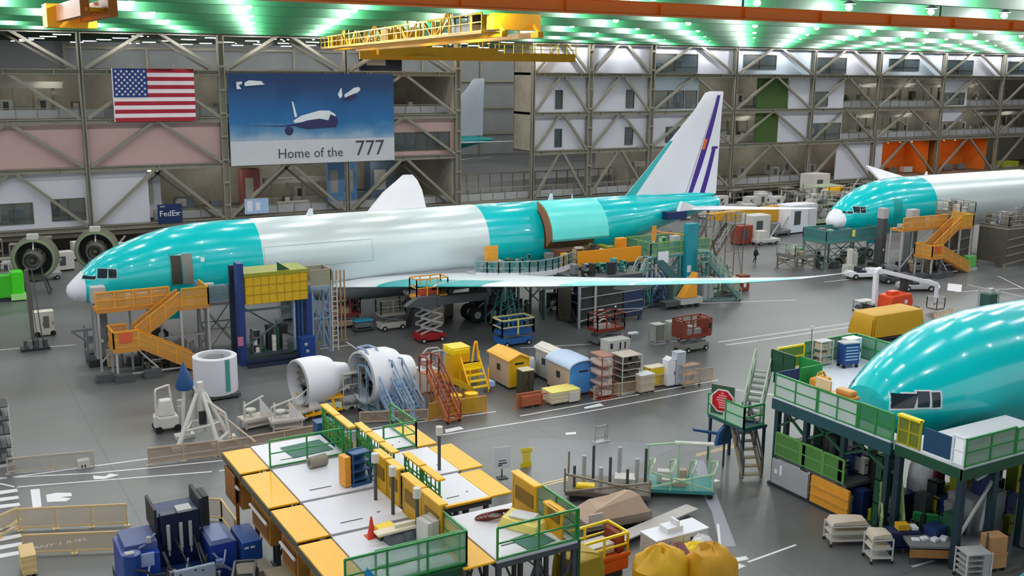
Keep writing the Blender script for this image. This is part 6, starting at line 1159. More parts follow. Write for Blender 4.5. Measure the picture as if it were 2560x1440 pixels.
r = T('red_cabinet', 'small brick red locker beyond the wedge ramp, above the wing edge', 'cabinet', (58.6,-6.6,0)); MB().box(-.5,-.4,.08,.5,.4,1.5).build('body', BRICK, r); MB().box(-.2,-.43,.4,.1,-.4,.8).build('label_plate', WHITE, r); MB().box(-.45,-.35,0,.45,.35,.1).build('plinth', DARK, r)
# ---- turbofans at the left
turbofan('bare turbofan engine in a stand at the far left, seen from behind', (1.4,21.6,0), R(-14), 1.75); turbofan('bare turbofan engine in a stand partly behind the airliner nose', (6.9,23.8,0), R(-14), 1.75)
r = T('green_machine', 'bright green floor machine with tube handle at the left edge', 'machine', (-1.0,19.6,0)); MB().box(-.9,-.5,.3,.7,.5,2.3).build('body', BGREEN, r, bevel=.1); MB().box(.2,-.7,.3,1.2,.3,2.6).build('tank', mat('#46d820', .4), r, bevel=.15); MB().box(.1,-.8,.1,1.3,.3,.6).build('skirt', mat('#a8e890', .5), r); MB().path([(-1.0,-.4,.8),(-1.2,-.4,3.0),(-1.0,-.4,3.3),(.1,-.4,3.3),(.2,-.4,2.2)], .06).build('handle', LGREY, r); MB().box(-1.0,-.5,0,.9,.5,.3).build('base', DARK, r); MB().box(-1.6,-.3,.9,-1.2,.2,1.6).build('side_box', OFFW, r)
r = T('mobile_crane', 'thin dark mast with cables on a block base at the far left', 'mast', (-.9,1.7,0)); MB().bar((0,0,.3),(-.1,0,5.8),.26).bar((.6,-.1,.2),(.25,-.1,5.9),.07).bar((.3,.1,.2),(.0,.1,5.6),.05).build('mast', mat('#5d5a54', .5), r); MB().box(-.9,-.6,0,1.0,.5,.16).build('base', DARK, r); [MB().box(-.7+.33*k,-.55,.16,-.47+.33*k,-.2,.75).build('ballast', GREY if k % 2 else DGREY, r) for k in range(5)]
loc, w_, h_ = fit(68,776,136,842,.9); r = cabinet('power_unit', 'cream white wheeled power unit behind the thin mast', loc, 0, w_, .9, h_, mat('#d8d4c8', .5)); MB().box(w_/2-.75,-.5,h_*.35,w_/2-.35,-.48,h_*.85).build('dark_opening', BROWNW, r); wheels4(r, w_*.4, .45, .2, .12)
r = T('nose_jack', 'grey brown nose jack cart under the white radome of the near airliner', 'jack', (2.6,-1.2,0)); MB().bar((-1.4,-.8,1.9),(1.0,-.8,1.9),.16).bar((-1.4,-.8,1.9),(-.3,-.8,.9),.14).bar((-.4,-.8,0),(-.4,-.8,1.9),.12).bar((.7,-.8,0),(.7,-.8,1.9),.12).bar((-.4,.5,0),(-.4,.5,1.9),.12).bar((.7,.5,0),(.7,.5,1.9),.12).box(-.5,-.9,.9,.8,.6,1.0).box(-.5,-.9,.2,.8,.6,.28).build('frame', GREY, r); jumble(r, -.4,-.7,.7,.4,1.0,6,[OLIVE, BEIGE, GREY],.3,1.4,71,'pump_block')
for k, (px, lab, w_, h_, m_) in enumerate((((560,745),'grey cabinet standing behind the gold stairs',1.2,2.2,GREY),((870,790),'dull grey cabinet under the belly behind the blue topped cart',2.0,2.3,mat('#87827c', .6)),((725,800),'pale cabinet seen through the blue lift frame',1.4,2.6,LGREY),((1270,770),'dark cabinet between the main wheels and the tail docks',1.2,2.2,DGREY),((1690,755),'white and grey chest beside the yellow ramp',1.3,.9,OFFW))):
    p = G(*px); cabinet('floor_cabinet', lab, (p.x, p.y+.5, 0), 0, w_, .8, h_, m_)
# ================================================================== row of equipment in the middle of the floor
p = G(553,1000); r = T('drum_tub', 'wide white hollow drum with thick inner ring and teal stripe', 'drum', (p.x, p.y+1.1, 0))
MB().lathe([(1.25,.35),(1.3,.3),(1.33,.5),(1.33,2.55),(1.25,2.6),(1.0,2.6),(.98,.6),(.02,.6),(.02,.35),(1.25,.35)], n=48).build('shell', mat('#d4d4dd', .5, 0, .04), r, True)
MB().lathe([(1.335,.5),(1.345,.5),(1.345,2.55),(1.335,2.55)], n=6, a0=-R(78), a1=-R(64)).build('stripe', TEALG, r); MB().lathe([(.85,.6),(.85,2.45),(.8,2.45),(.8,.6)], n=40, a0=R(40), a1=R(200)).build('inner_liner', LGREY, r, True)
MB().box(-1.2,-1.2,.12,1.2,1.2,.32).box(-1.5,-.1,.14,-1.2,.1,.24).build('pallet', DGREY, r); wheels4(r, 1.0, 1.0, .12, .1)
p = G(800,1042); cowl('white rounded engine cowl on a yellow cart right of the white drum', (p.x, p.y+1.0, 0), R(8), 1.42, 2.1); p = G(975,1045); cowl('bigger white engine cowl behind the blue stairs', (p.x, p.y+1.8, 0), R(8), 1.62, 2.3, cart=STBLUE)
SB = mat('#8aa4c0', .45, 0, .12)
for k, (x, y, h_, lab) in enumerate(((935,1045,2.9,'left'),(1000,1048,2.3,'right'))): p = G(x, y); stepunit('rolling_stairs', 'pale blue rolling stairs in front of the bigger cowl, %s of the pair' % lab, (p.x+.3, p.y+1.0, 0), R(105), h_, .75, SB, SB, .8)
# white A-frame stand, towing machine and blue capped mast
WF = mat('#cfcdc8', .45, 0, .1); p = G(528,1112)
r = T('lifting_tripod', 'white splayed tripod stand with heavy feet in the left foreground', 'stand', (p.x-.2, p.y+1.0, 0)); ap = (0,0,2.7)
for a, b_ in (((-1.5,-.9),0),((1.3,-.5),1),((.5,-1.2),2),((-.6,.9),3)): MB().tube((a[0],a[1],.15),(ap[0]+.15*a[0],ap[1]+.1*a[1],ap[2]),.14,8,.1).box(a[0]-.35,a[1]-.25,0,a[0]+.35,a[1]+.25,.18).build('leg', WF, r, False)
MB().tube((0,0,.5),(0,0,2.9),.2,10).tube((.3,-.2,.4),(.25,-.1,2.5),.1,8).box(-.15,-.15,2.7,.15,.15,3.3).build('mast', WF, r); MB().path([(-1.0,-.7,.9),(0,-1.0,1.1),(1.0,-.3,1.0),(-.4,.5,1.0),(-1.0,-.7,.9)], .06).path([(.5,-1.2,.2),(1.3,-.5,.4),(1.2,-.3,1.4),(.2,-.2,2.3)], .09).build('hoop', WF, r, True); MB().box(-.2,-.35,1.0,.15,-.15,1.7).build('gear_box', DARK, r)
p = G(425,1085); r = T('stair_truck', 'white narrow machine with tube frame left of the splayed tripod', 'machine', (p.x, p.y+.8, 0)); MB().box(-.6,-.5,.2,.6,.6,.9).tap((0,0,.9),(.9,.8,.9),(.7,.7)).build('body', WF, r, bevel=.08); MB().path([(-.6,-.4,.8),(-.6,-.4,2.4),(-.5,-.2,2.5),(.3,.3,2.5),(.4,.4,1.6)], .06).box(-.75,-.6,.4,-.55,-.2,1.0).build('frame', OFFW, r); wheels4(r, .5, .5, .2, .14); MB().box(.7,.1,.0,1.0,.4,1.2).lathe([(.01,1.35),(.16,1.35),(.16,1.55),(.01,1.6)], (.85,.25,0), n=12).build('bollard', LGREY, r)
p = G(460,1098); r = T('capped_mast', 'tall white mast topped with a navy blue cover', 'mast', (p.x, p.y+.3, 0)); MB().tube((0,0,0),(.25,0,3.3),.09,8).box(-.4,-.3,0,.4,.3,.2).build('mast', WF, r); MB().lathe([(.42,2.75),(.5,3.0),(.3,3.6),(.04,4.25),(.01,4.3)], (.25,0,0), n=10).build('cover', mat('#14487e', .6), r, True); MB().tube((.45,0,3.2),(1.1,-.2,2.2),.05).build('strut', WF, r)
def bpx2(label, a, b_, h=.9, m=BEIGE, sheet=None): p, q = G(*a), G(*b_); return barrier(label, (p.x,p.y), (q.x,q.y), h, m, sheet)
BS = mat('#a8937c', .6, 0, .1, 1, 0, .5)
bpx2('beige low barrier with orange strip at the feet of the tripod', (372,1163), (545,1142), .9, BEIGE, BS); bpx2('pale low barrier running right from the tripod barrier', (548,1142), (790,1098), .8, BEIGE, BS); bpx2('faint low barrier left of the floor lane', (20,1185), (235,1165), .8, mat('#b5a898', .6), mat('#9c9488', .6, 0, .1, 1, 0, .25)); bpx2('long beige slanting hand rail from the tripod to the yellow deck', (550,1075), (640,1150), 1.0, BEIGE)
bpx2('tan low barrier along the lane in front of the orange stairs', (900,1060), (1070,1052), .7, BEIGE, BS); bpx2('tan low barrier in front of the yellow machines', (1075,1050), (1215,1030), 1.0, GOLD, mat('#c89a20', .6, 0, .2, 1, 0, .6)); bpx2('brick orange low barrier left of the pale yellow box', (1292,1022), (1352,1012), .9, BRICKL, mat('#a06a4c', .6, 0, .1, 1, 0, .7)); bpx2('tan low barrier in front of the blue shed', (1355,1012), (1450,1000), .7, BRICKL); bpx2('beige low barrier before the tall racks', (1485,998), (1605,980), .8, BEIGE, BS); bpx2('thin tan barrier at the right end of the row', (1612,972), (1780,948), .8, mat('#c4a88c', .6), mat('#b8a48c', .6, 0, .1, 1, 0, .2))
r = T('floor_case', 'white cabinet with three slots standing alone at the left floor lane', 'case', G(208,1168)); MB().box(-.25,-.2,.0,.3,.2,.42).build('case', OFFW, r); MB().box(-.1,-.21,.05,-.04,-.2,.2).box(.05,-.21,.05,.11,-.2,.2).build('slot', DARK, r)
loc, w_, h_ = fit(-30,1015,14,1170,1.5); r = rack('machine_rack', 'white and dark machine rack cut off by the left picture edge', loc, 0, max(.8,w_), 1.5, 3.2, 5, OFFW, DARK, False, 'rack', load=GREY)
# pale fixtures between drum and cowls
for k, (px, lab, rz) in enumerate((((650,1075),'pale steel fixture table with triangular gusset beside the drum',8),((725,1080),'pale steel fixture table with round post, middle one',-6),((770,1055),'pale steel fixture with tall triangular plate before the first cowl',20))):
    p = G(*px); r = T('fixture_stand', lab, 'fixture', (p.x, p.y+.6, 0), R(rz)); MB().box(-.95,-.5,.55,.95,.5,.68).box(-.8,-.4,.15,.8,.4,.25).build('table', mat('#c9bfb6', .5), r)
    for x in (-.8,.8):
        for y in (-.42,.42): MB().bar((x,y,.1),(x,y,.6),.09).build('leg', LGREY, r)
    MB().prism([(.1,.68),(.9,.68),(.1 if k < 2 else .2,1.8)], -.35, -.28).build('gusset_plate', mat('#d8d4d4', .5), r); MB().bar((-.9,-.4,1.5),(.6,.3,1.65),.08).bar((-.6,.2,.68),(-.6,.2,1.55),.1).bar((-.9,-.4,.68),(-.9,-.4,1.5),.06).build('arm', OFFW, r); MB().lathe([(.01,1.0),(.3,1.0),(.3,1.1),(.01,1.1)], (-.3,.1,0), n=16).tube((-.3,.1,.68),(-.3,.1,1.0),.08).build('round_rest', OFFW, r)
p = G(825,1035); r = T('yellow_cart', 'small yellow topped trolley with pale green body before the first cowl', 'cart', (p.x, p.y+.3, 0), R(-8)); MB().box(-.85,-.45,.95,.85,.45,1.05).build('top', YEL, r, bevel=.03); MB().box(-.75,-.4,.15,.75,.4,.7).build('body', mat('#cfdcc8', .5), r, bevel=.03); wheels4(r, .6, .38, .1, .08)
for x in (-.75,.75):
    for y in (-.35,.35): MB().bar((x,y,.6),(x,y,.96),.05).build('post', YELD, r)
p = G(882,1025); r = rack('parts_rack', 'cream frame rack with white bin right of the yellow topped trolley', (p.x, p.y+.4, 0), 0, 1.1, .7, 2.3, 4, CREAM, OFFW, True, 'rack', load=GREY)
# ladders, yellow machines
p = G(1098,1048); stepunit('rolling_stairs', 'brick orange framed step ladder at the left of the yellow machines', (p.x+.1, p.y+1.0, 0), R(100), 2.5, .85, mat('#b5683a', .5), mat('#8f3d24', .5), .8); MB
loc, w_, h_ = fit(1042,895,1085,985,1.0); r = cabinet('round_unit', 'white topped grey power unit between the second cowl and orange ladder', loc, 0, 1.1, 1.0, 1.5, OFFW); MB().tube((0,0,1.5),(0,0,2.1),.3,14).build('stack', LGREY, r, True)
loc, w_, h_ = fit(1058,880,1110,975,1.0); r = T('grey_gantry', 'grey tube gantry with arched top behind the orange ladder', 'gantry', loc); mb = MB()
for x in (-.55,.55):
    for y in (-.4,.4): mb.bar((x,y,0),(x,y,2.3),.08)
mb.path([(-.7,-.4,2.1),(-.3,-.4,2.5),(.4,-.4,2.5),(.7,-.4,2.2)], .06).path([(-.7,.4,2.1),(-.3,.4,2.5),(.4,.4,2.5),(.7,.4,2.2)], .06).bar((-.55,-.4,1.2),(.55,-.4,1.2),.06).bar((-.55,-.4,.3),(.55,-.4,.3),.06).bar((0,-.4,0),(0,-.4,2.4),.06).bar((-.55,-.4,1.6),(.55,.4,1.6),.06).build('tube_frame', LGREY, r); MB().box(-.5,-.35,.1,.5,.35,.5).build('base_tray', GREY, r)
loc, w_, h_ = fit(1105,862,1175,965,1.3); r = cabinet('yellow_machine', 'tall golden yellow machine hood right of the grey gantry', loc, 0, w_, 1.3, h_, mat('#e8ae08', .45), YELB, 2); MB().box(-w_/2-.05,-.7,h_*.8,w_/2+.05,.7,h_*1.02).build('hood', YELB, r, bevel=.15); MB().prism([(w_/2,.4),(w_/2+.9,.4),(w_/2,h_*.6)], -.5, .4).build('chute', GOLDL, r)
p = G(1200,985); r = T('yellow_steps', 'bright yellow stepped frame machine with tall pointed guard', 'machine', (p.x, p.y+.7, 0)); mb = MB()
for k in range(5): mb.box(-.6,-.7+.28*k,.4+.32*k,.6,-.42+.28*k,.47+.32*k)
mb.build('tread', YELB, r); MB().bar((-.65,-.7,.2),(-.65,.7,2.1),.09).bar((.65,-.7,.2),(.65,.7,2.1),.09).bar((-.65,.7,0),(-.65,.7,2.4),.09).bar((.65,.7,0),(.65,.7,2.4),.09).bar((-.65,-.6,0),(-.65,-.6,1.6),.07).bar((.65,-.6,0),(.65,-.6,1.6),.07).path([(.1,.6,1.6),(.3,.6,3.0),(.45,.6,3.05),(.6,.6,1.6)], .07).build('frame', YEL, r); MB().box(-.6,.3,1.3,.6,.7,1.75).build('hopper', YELB, r); MB().box(.7,-.5,.3,1.2,.3,.6).build('white_pan', LBLUE, r)
for k, px in enumerate(((1150,1035),(1190,1030))): p = G(*px); r = T('yellow_barrel', 'translucent yellow bin in the tan enclosure, %s one' % ('left','right')[k], 'bin', (p.x, p.y+.6, 0)); MB().lathe([(.01,0),(.3,0),(.38,.9),(.4,1.0),(.34,1.0),(.01,.85)], n=16).build('bin', YELB, r, True); MB().lathe([(.41,.95),(.43,.97),(.43,1.03),(.41,1.05)], n=16).build('rim', YEL, r)
p = G(1165,1025); r = T('yellow_ramp', 'yellow slanting ramp frame behind the two yellow bins', 'ramp', (p.x, p.y+1.5, 0)); MB().bar((-1.0,0,1.9),(1.2,0,.7),.1,.3).bar((-1.0,.8,1.9),(1.2,.8,.7),.1,.3).add([(-1,0,1.85),(1.2,0,.65),(1.2,.8,.65),(-1,.8,1.85),(-1,0,1.8),(1.2,0,.6),(1.2,.8,.6),(-1,.8,1.8)], [(0,1,2,3),(7,6,5,4),(0,4,5,1),(1,5,6,2),(2,6,7,3),(3,7,4,0)]).build('ramp', mat('#c89c10', .5), r); MB().bar((-1,.1,0),(-1,.1,1.8),.08).bar((-1,.7,0),(-1,.7,1.8),.08).bar((1.1,.1,0),(1.1,.1,.6),.08).bar((1.1,.7,0),(1.1,.7,.6),.08).build('leg', YELD, r)
# sheds
def put_hut(name, lab, px, d, wm, rm, dm, arch, kh=1.0):
    loc, w_, h_ = fit(*px, d); return hut(name, lab, loc, 0, w_, d, h_*kh, wm, rm, dm, True, .1, arch)
put_hut('storage_shed', 'narrow shed with beige wall and golden yellow gabled roof', (1222,858,1323,975), 2.6, mat('#b8a390', .6, 0, .08), mat('#f0b43c', .5), mat('#e0b010', .5), False, .8)
put_hut('storage_shed', 'small shed with light blue arched roof and bright blue front', (1375,878,1491,992), 2.6, mat('#b3a08e', .6, 0, .08), mat('#b4c8e4', .45), mat('#4a8fd6', .5), True, .8)
put_hut('storage_shed', 'plain grey white shed half hidden behind the blue fronted shed', (1343,852,1415,960), 2.0, mat('#a7a8a6', .6), mat('#d6d2c8', .5), mat('#8f9292', .6), False, .85)
loc, w_, h_ = fit(1292,922,1335,990,.8); cabinet('dark_cabinet', 'dark brown green cabinet between the yellow and blue sheds', loc, 0, max(.8,w_), .8, 1.6, mat('#3f3a2c', .6), mat('#c8c0a0', .6))
p = G(1345,955); r = T('white_tank', 'small white round tank behind the dark cabinet', 'tank', (p.x,p.y+1.2,0)); MB().lathe([(.01,1.4),(.35,1.35),(.45,1.1),(.45,.6),(.3,.3),(.01,.25)], n=18).build('tank', WHITE, r, True); MB().box(-.4,-.4,0,.4,.4,.32).build('stand', DARK, r)
loc, w_, h_ = fit(1357,962,1450,1012,1.2); r = crate('pale_box', 'low crate with pale yellow sheet on top before the blue shed', loc, 0, w_, 1.2, .8, mat('#cfc4a8', .6), 'crate', None, mat('#f0e27a', .6)); MB().box(.2,-.7,.1,.9,-.62,.7).build('white_notice', OFFW, r)
loc, w_, h_ = fit(1295,985,1352,1020,.6); crate('slat_crate', 'reddish brown slatted crate behind the brick orange barrier', loc, 0, w_, .6, .7, BRICKL, 'crate')
# tall racks cluster
loc, w_, h_ = fit(1483,880,1530,1000,1.4); rack('tall_rack', 'tall brick red pipe rack right of the blue shed', loc, 0, .9, 1.4, 2.8, 5, BRICK, mat('#9c6b58', .6), False, 'rack', load=mat('#c7b9b0', .6))
loc, w_, h_ = fit(1532,865,1605,985,1.3); rack('tall_rack', 'tall cream rack loaded with dark pipes, right of the brick red one', loc, 0, 1.5, 1.3, 2.5, 6, OFFW, mat('#b9b0a2', .6), False, 'rack', load=mat('#4c443a', .6))
loc, w_, h_ = fit(1500,850,1580,905,1.0); r = cabinet('white_machine', 'white box machine on top level behind the tall racks', loc, 0, 1.9, 1.0, 1.5, OFFW); MB().box(-.8,-.55,1.0,-.6,-.5,1.4).box(0,-.55,.9,.1,-.5,1.4).box(.4,-.55,.9,.5,-.5,1.4).build('slot', DARK, r)
loc, w_, h_ = fit(1592,930,1632,985,.8); crate('white_crate', 'white topped wooden crate left of the yellow panel box', loc, 0, 1.1, .8, 1.2, mat('#c5b6a2', .6), 'crate', None, WHITE)
loc, w_, h_ = fit(1612,915,1663,968,.7); r = cabinet('yellow_box', 'bright yellow panel box near the right end of the row', loc, 0, w_, .7, h_, mat('#e8c80c', .45), CREAM, 1, vents=False); MB().bar((-w_/2-.05,-.4,0),(-w_/2-.05,-.4,h_+.1),.06).bar((w_/2+.05,-.4,0),(w_/2+.05,-.4,h_+.1),.06).build('frame', GOLD, r)
loc, w_, h_ = fit(1660,895,1688,968,.6); r = cabinet('white_locker', 'narrow white locker with peaked top right of the yellow panel box', loc, 0, .62, .6, 1.75, WHITE, None, 1, vents=False); MB().prism([(-.32,1.75),(.32,1.75),(0,1.98)], -.3, .3).build('peak', WHITE, r)
loc, w_, h_ = fit(1688,875,1708,965,.6); r = cabinet('grey_locker', 'pale grey blue locker right of the narrow white one', loc, 0, .7, .6, 2.2, mat('#b3bac6', .5), None, 1, vents=False)
p = G(1728,968); r = rack('frame_trolley', 'thin tan framed trolley at the right end of the row', (p.x, p.y+.3, 0), 0, 1.3, .6, 1.5, 3, mat('#b59a84', .6), mat('#c7a184', .6, 0, .1, 1, 0, .5), True, 'cart')
p = G(1572,905); r = T('thin_mast', 'small dark post with white flat head behind the racks', 'post', (p.x+.8,p.y+1,0)); MB().bar((0,0,0),(0,0,1.7),.06).box(-.2,-.2,0,.2,.2,.05).build('post', DARK, r); MB().box(-.1,-.2,1.7,.6,.2,1.8).build('head', WHITE, r)
p = G(1300,868); r = scissor('blue_lift', 'blue low machine with pale yellow guard frame behind the yellow shed', (p.x,p.y+1.0,0), 0, 2.6, 1.3, .9, 1, mat('#2a66b0', .4), mat('#2a66b0', .4), GREY, .9); rail(r, [(-1.35,-.7,.9),(1.35,-.7,.9),(1.35,.7,.9),(-1.35,.7,.9),(-1.35,-.7,.9)], 1.15, mat('#e8dc90', .5), False, None, 'pale_guard_frame', 1.3, .05)
# red brown lifts on the open floor
p = G(1530,862); r = scissor('scissor_lift', 'brick red scissor lift behind the tall racks', (p.x,p.y+.8,0), 0, 2.5, 1.3, 1.0, 1, GREY, BRICK, GREY, 1.15); MB().lathe([(.5,0),(.55,.15),(.5,.3)], (-.2,0,1.3), 'y', 14).box(-.9,-.3,1.18,.2,.3,1.5).build('hose_coil', OFFW, r)
p = G(1745,880); r = scissor('scissor_lift', 'brick red scissor lift with grey chassis alone on the open floor', (p.x,p.y+.8,0), 0, 2.3, 1.3, 1.05, 1, mat('#8c8a84', .5), BRICK, GREY, 1.2, LGREY, bl=2.6); MB().box(-1.33,-.68,1.2,-1.0,.68,2.3).box(1.0,-.68,1.2,1.33,.68,2.3).build('end_panel', mat('#8a4434', .55), r)
for k, (px, lab) in enumerate((((1652,862),'pale grey slatted rack standing left of the lone brick red lift'),((1688,855),'pale grey slatted rack touching the lone brick red lift'))):
    p = G(*px); r = rack('slat_rack', lab, (p.x, p.y+.5, 0), 0, .95 if k == 0 else .7, .8, 1.55, 2, LGREY, LGREY, False, 'rack'); mb = MB()
    for j in range(6): mb.box(-.42+.16*j,-.38,.15,-.38+.16*j,.36,1.5)
    mb.build('slat', mat('#b5b8b0', .5), r)
# ------------------------------------------------------------------ right: boom lift, tarpaulin, tugs
p = G(2262,800); r = T('boom_lift', 'articulated boom lift with orange body and white arm', 'boom lift', (p.x, p.y+1.2, 0)); ORB = mat('#d8481c', .4, 0, .06)
MB().box(-1.5,-.9,.45,2.1,.9,.85).build('chassis', DGREY, r, bevel=.05); wheels4(r, 1.5, 1.0, .48, .35, TYRE, GREY); MB().prism([(-1.4,.9),(1.2,.9),(1.3,1.4),(1.0,2.1),(-1.3,2.0)], -.85, .6).build('engine_cover', ORB, r, bevel=.08); MB().box(.2,-.9,1.3,.5,-.85,1.6).build('label_plate', WHITE, r); MB().box(-.9,-.4,2.0,.0,.2,2.3).build('hood', ORB, r)
MB().bar((-1.6,.7,1.2),(-1.7,.7,3.9),.35).bar((-1.7,.7,3.9),(-1.2,.7,4.1),.35).bar((-1.5,.7,4.0),(4.4,-.6,2.5),.34).bar((4.4,-.6,2.6),(4.5,-.6,.9),.26).build('boom', WHITE, r, bevel=.03); MB().bar((1.2,.2,1.4),(1.3,.2,3.2),.5).build('boom_mount', DARK, r); MB().box(4.0,-1.1,.35,5.0,-.1,.5).build('basket_floor', STEEL, r); rail(r, [(4.0,-1.1,.5),(5.0,-1.1,.5),(5.0,-.1,.5),(4.0,-.1,.5),(4.0,-1.1,.5)], .9, LGREY, False, None, 'basket_rail', .9, .03); wheels4(r, 4.4 , .05, .01, .01) if False else None
loc, w_, h_ = fit(2157,775,2306,852,2.2); tarp('covered_cargo', 'golden yellow tarpaulin covered box cart in front of the boom lift', loc, 0, w_, 2.2, 2.2, mat('#c99a0e', .55, 0, .1, .8), .45, .06, seed=2)
p = G(2170,698); tug('tow_tractor', 'low white tow tractor beyond the near wing tip', (p.x, p.y+.6, 0), R(-20), WHITE, 3.6, 1.4); p = G(2225,690); tug('tow_tractor', 'low grey dark tractor behind the white one', (p.x, p.y+1.0, 0), R(-20), GREY, 3.0, 1.4); p = G(2300,728); tug('tow_tractor', 'grey flat tug right of the boom lift arm', (p.x, p.y+.5, 0), R(-25), LGREY, 3.4, 1.5); p = G(2262,712); tug('tow_tractor', 'dark flat tug left of the grey flat tug', (p.x, p.y+1.2, 0), R(-25), DGREY, 3.0, 1.4)
p = G(2147,692); r = T('tall_post', 'white square post machine beside the white tow tractor', 'machine', (p.x, p.y+1.4, 0)); MB().box(-.5,-.4,0,.5,.4,1.0).box(-.15,-.15,1.0,.35,.2,2.6).build('body', OFFW, r); MB().box(.4,-.3,.6,.9,.1,2.2).build('box', LGREY, r)
p = G(2168,780); rack('small_cart', 'small grey cart with white lid left of the boom lift', (p.x, p.y+.4, 0), 0, 1.6, .9, 1.0, 2, GREY, OFFW, True, 'cart', load=DGREY)
p = G(2485,778); r = T('green_machine', 'dark green upright machine on a pallet above the big airliner nose', 'machine', (p.x, p.y+.6, 0)); MB().box(-.6,-.5,.15,.5,.5,1.5).build('body', mat('#2d5550', .5), r, bevel=.1); MB().box(-1.2,-.7,0,1.3,.7,.16).build('pallet', DARK, r); MB().bar((.9,-.3,.1),(.9,-.3,1.9),.1).bar((.9,.4,.1),(.9,.4,1.9),.1).bar((-.9,.4,.1),(-.9,.4,1.9),.1).box(-.2,-.3,1.5,.3,.2,1.9).build('frame', LGREY, r)
p = G(2345,800); r = T('pipe_heap', 'heap of tan brown pipes behind the big airliner nose', 'pipes', (p.x+.8, p.y, 0))
for k in range(6): MB().tube((-1.5+.3*k,-.4,.15),(-.5+.4*k,.6,.25+.05*k),.16,10).build('pipe', mat('#9a8468', .6), r)
p = G(2028,855); r = T('line_post', 'thin grey marker post with white top on the double floor line', 'post', (p.x, p.y, 0)); MB().bar((0,0,0),(0,0,1.15),.05).box(-.2,-.2,0,.2,.2,.04).build('post', GREY, r); MB().box(-.12,-.06,1.0,.12,.06,1.25).build('head', WHITE, r)
# second airliner's teal dock and grey towers
r = dock('work_platform', 'teal grey work dock below the white radome of the second airliner', 'work platform', (76.6,-1.6,0), 0, 7.6, 3.2, 3.0, TEALG, mat('#5f7672', .5), TEALG, 'SWEN', True, leg=.16, nx=3, sheet=mat('#4b7f82', .5, 0, .2, 1, 0, .7)); jumble(r,-3.5,-1.4,3.5,1.4,3.0,8,[OFFW, LGREEN, TEALG, GREY],.3,1.1,81,'stored_item'); jumble(r,-3.5,-1.4,3.5,1.4,0,10,[DGREY, OFFW, BEIGE, mat('#4d5a50', .6)],.4,1.6,82,'stored_item'); MB().box(-.2,-1.75,3.3,.2,-1.7,4.0).build('yellow_tag', mat('#dfe07a', .5), r)
r = dock('work_platform', 'low grey brown frame dock at the left end of the teal grey one', 'work platform', (71.0,-1.0,0), 0, 3.0, 2.6, 1.6, GREY, mat('#7d7468', .5), mat('#8a9080', .5), 'SW', True, leg=.12); jumble(r,-1.4,-1.2,1.4,1.2,1.6,6,[LGREEN, OFFW, BEIGE],.3,1.0,83,'stored_item')
for k, (x, y, w_, d_, h_, lab, fm_, dm_) in enumerate(((88.6,-6.2,2.4,3.0,5.6,'grey brown tower dock right of the far gold stairs',mat('#857a6c', .5),BROWNW),(92.6,-9.4,3.6,3.4,4.4,'dark brown panelled dock left of the yellow deck at the right edge',mat('#8f8574', .5),DGREY))):
    r = dock('tower_dock', lab, 'work platform', (x,y,0), 0, w_, d_, h_, dm_, fm_, fm_, 'SWE', True, leg=.2, nx=2); MB().box(-w_/2,-d_/2-.02,.5,w_/2,-d_/2+.02,h_-.3).box(-w_/2-.02,-d_/2,.5,-w_/2+.02,d_/2,h_-.3).build('side_sheet', mat('#57524a', .6, 0, .25, 1, 0, .85), r); mb = MB()
    for j in range(4): mb.bar((-w_/2,-d_/2-.06,.5+j*(h_-1)/4),(w_/2,-d_/2-.06,.8+j*(h_-1)/4),.1)
    mb.build('outer_rail', fm_, r); jumble(r,-w_/2+.1,-d_/2+.1,w_/2-.1,d_/2-.1,h_,7,[OFFW, BEIGE, GREY, BROWNW],.5,1.4,90+k,'stored_item')
r = dock('tower_dock', 'dark dock with wide golden yellow upper panels at the right picture edge', 'work platform', (98.4,-9.4,0), 0, 7.5, 3.4, 4.6, DGREY, mat('#4a4640', .5), GREY, 'W', True, leg=.24, nx=3); MB().box(-2.0,-1.85,4.4,3.7,-1.7,5.9).build('yellow_panel', mat('#d8a008', .5), r); MB().box(-3.7,-1.85,5.2,-1.2,-1.7,6.6).box(1.0,-1.2,5.0,3.7,-.8,7.2).build('orange_panel', GOLDL, r); jumble(r,-3.4,-1.4,3.4,1.4,4.6,8,[BEIGE, OFFW, GOLDL, GREY],.8,2.2,94,'stored_item'); jumble(r,-3.4,-1.4,3.4,1.4,0,8,[DARK, DGREY, BROWNW],.8,2.8,95,'stored_item')
p = G(2440,680); r = T('green_bin', 'small green machine between the gold stairs and dark dock', 'machine', (p.x+.4, p.y+1.2, 0)); MB().box(-.6,-.4,.3,.6,.4,1.5).build('body', mat('#5fae5c', .5), r, bevel=.05); MB().box(-.7,-.5,0,.7,.5,.3).build('base', LGREY, r)
# ------------------------------------------------------------------ walking person
pr_ = G(1888,659); r = T('person', 'person in dark jacket and trousers walking across the open floor', 'person', (pr_.x, pr_.y, 0), R(20)); S_ = 1.0
def limb(mb, pts):
    for (p, a), (q_, b_) in zip(pts, pts[1:]): mb.tube(p, q_, a, 10, b_)
    return mb
me = bpy.data.meshes.new('body'); V = [(0,0,.93),(0,0,1.1),(0,.0,1.28),(0,0,1.42),(0,-.01,1.52),(0,-.02,1.64),(0,-.02,1.73),(-.1,0,.9),(-.12,-.12,.5),(-.12,-.02,.09),(-.12,-.15,.05),(.1,0,.9),(.11,.16,.5),(.12,.3,.14),(.12,.22,.04),(-.2,0,1.42),(-.27,.1,1.16),(-.27,.02,.92),(-.26,-.03,.84),(.2,0,1.42),(.27,-.1,1.16),(.26,-.22,.96),(.25,-.27,.9)]
Ed = [(0,1),(1,2),(2,3),(3,4),(4,5),(5,6),(0,7),(7,8),(8,9),(9,10),(0,11),(11,12),(12,13),(13,14),(3,15),(15,16),(16,17),(17,18),(3,19),(19,20),(20,21),(21,22)]
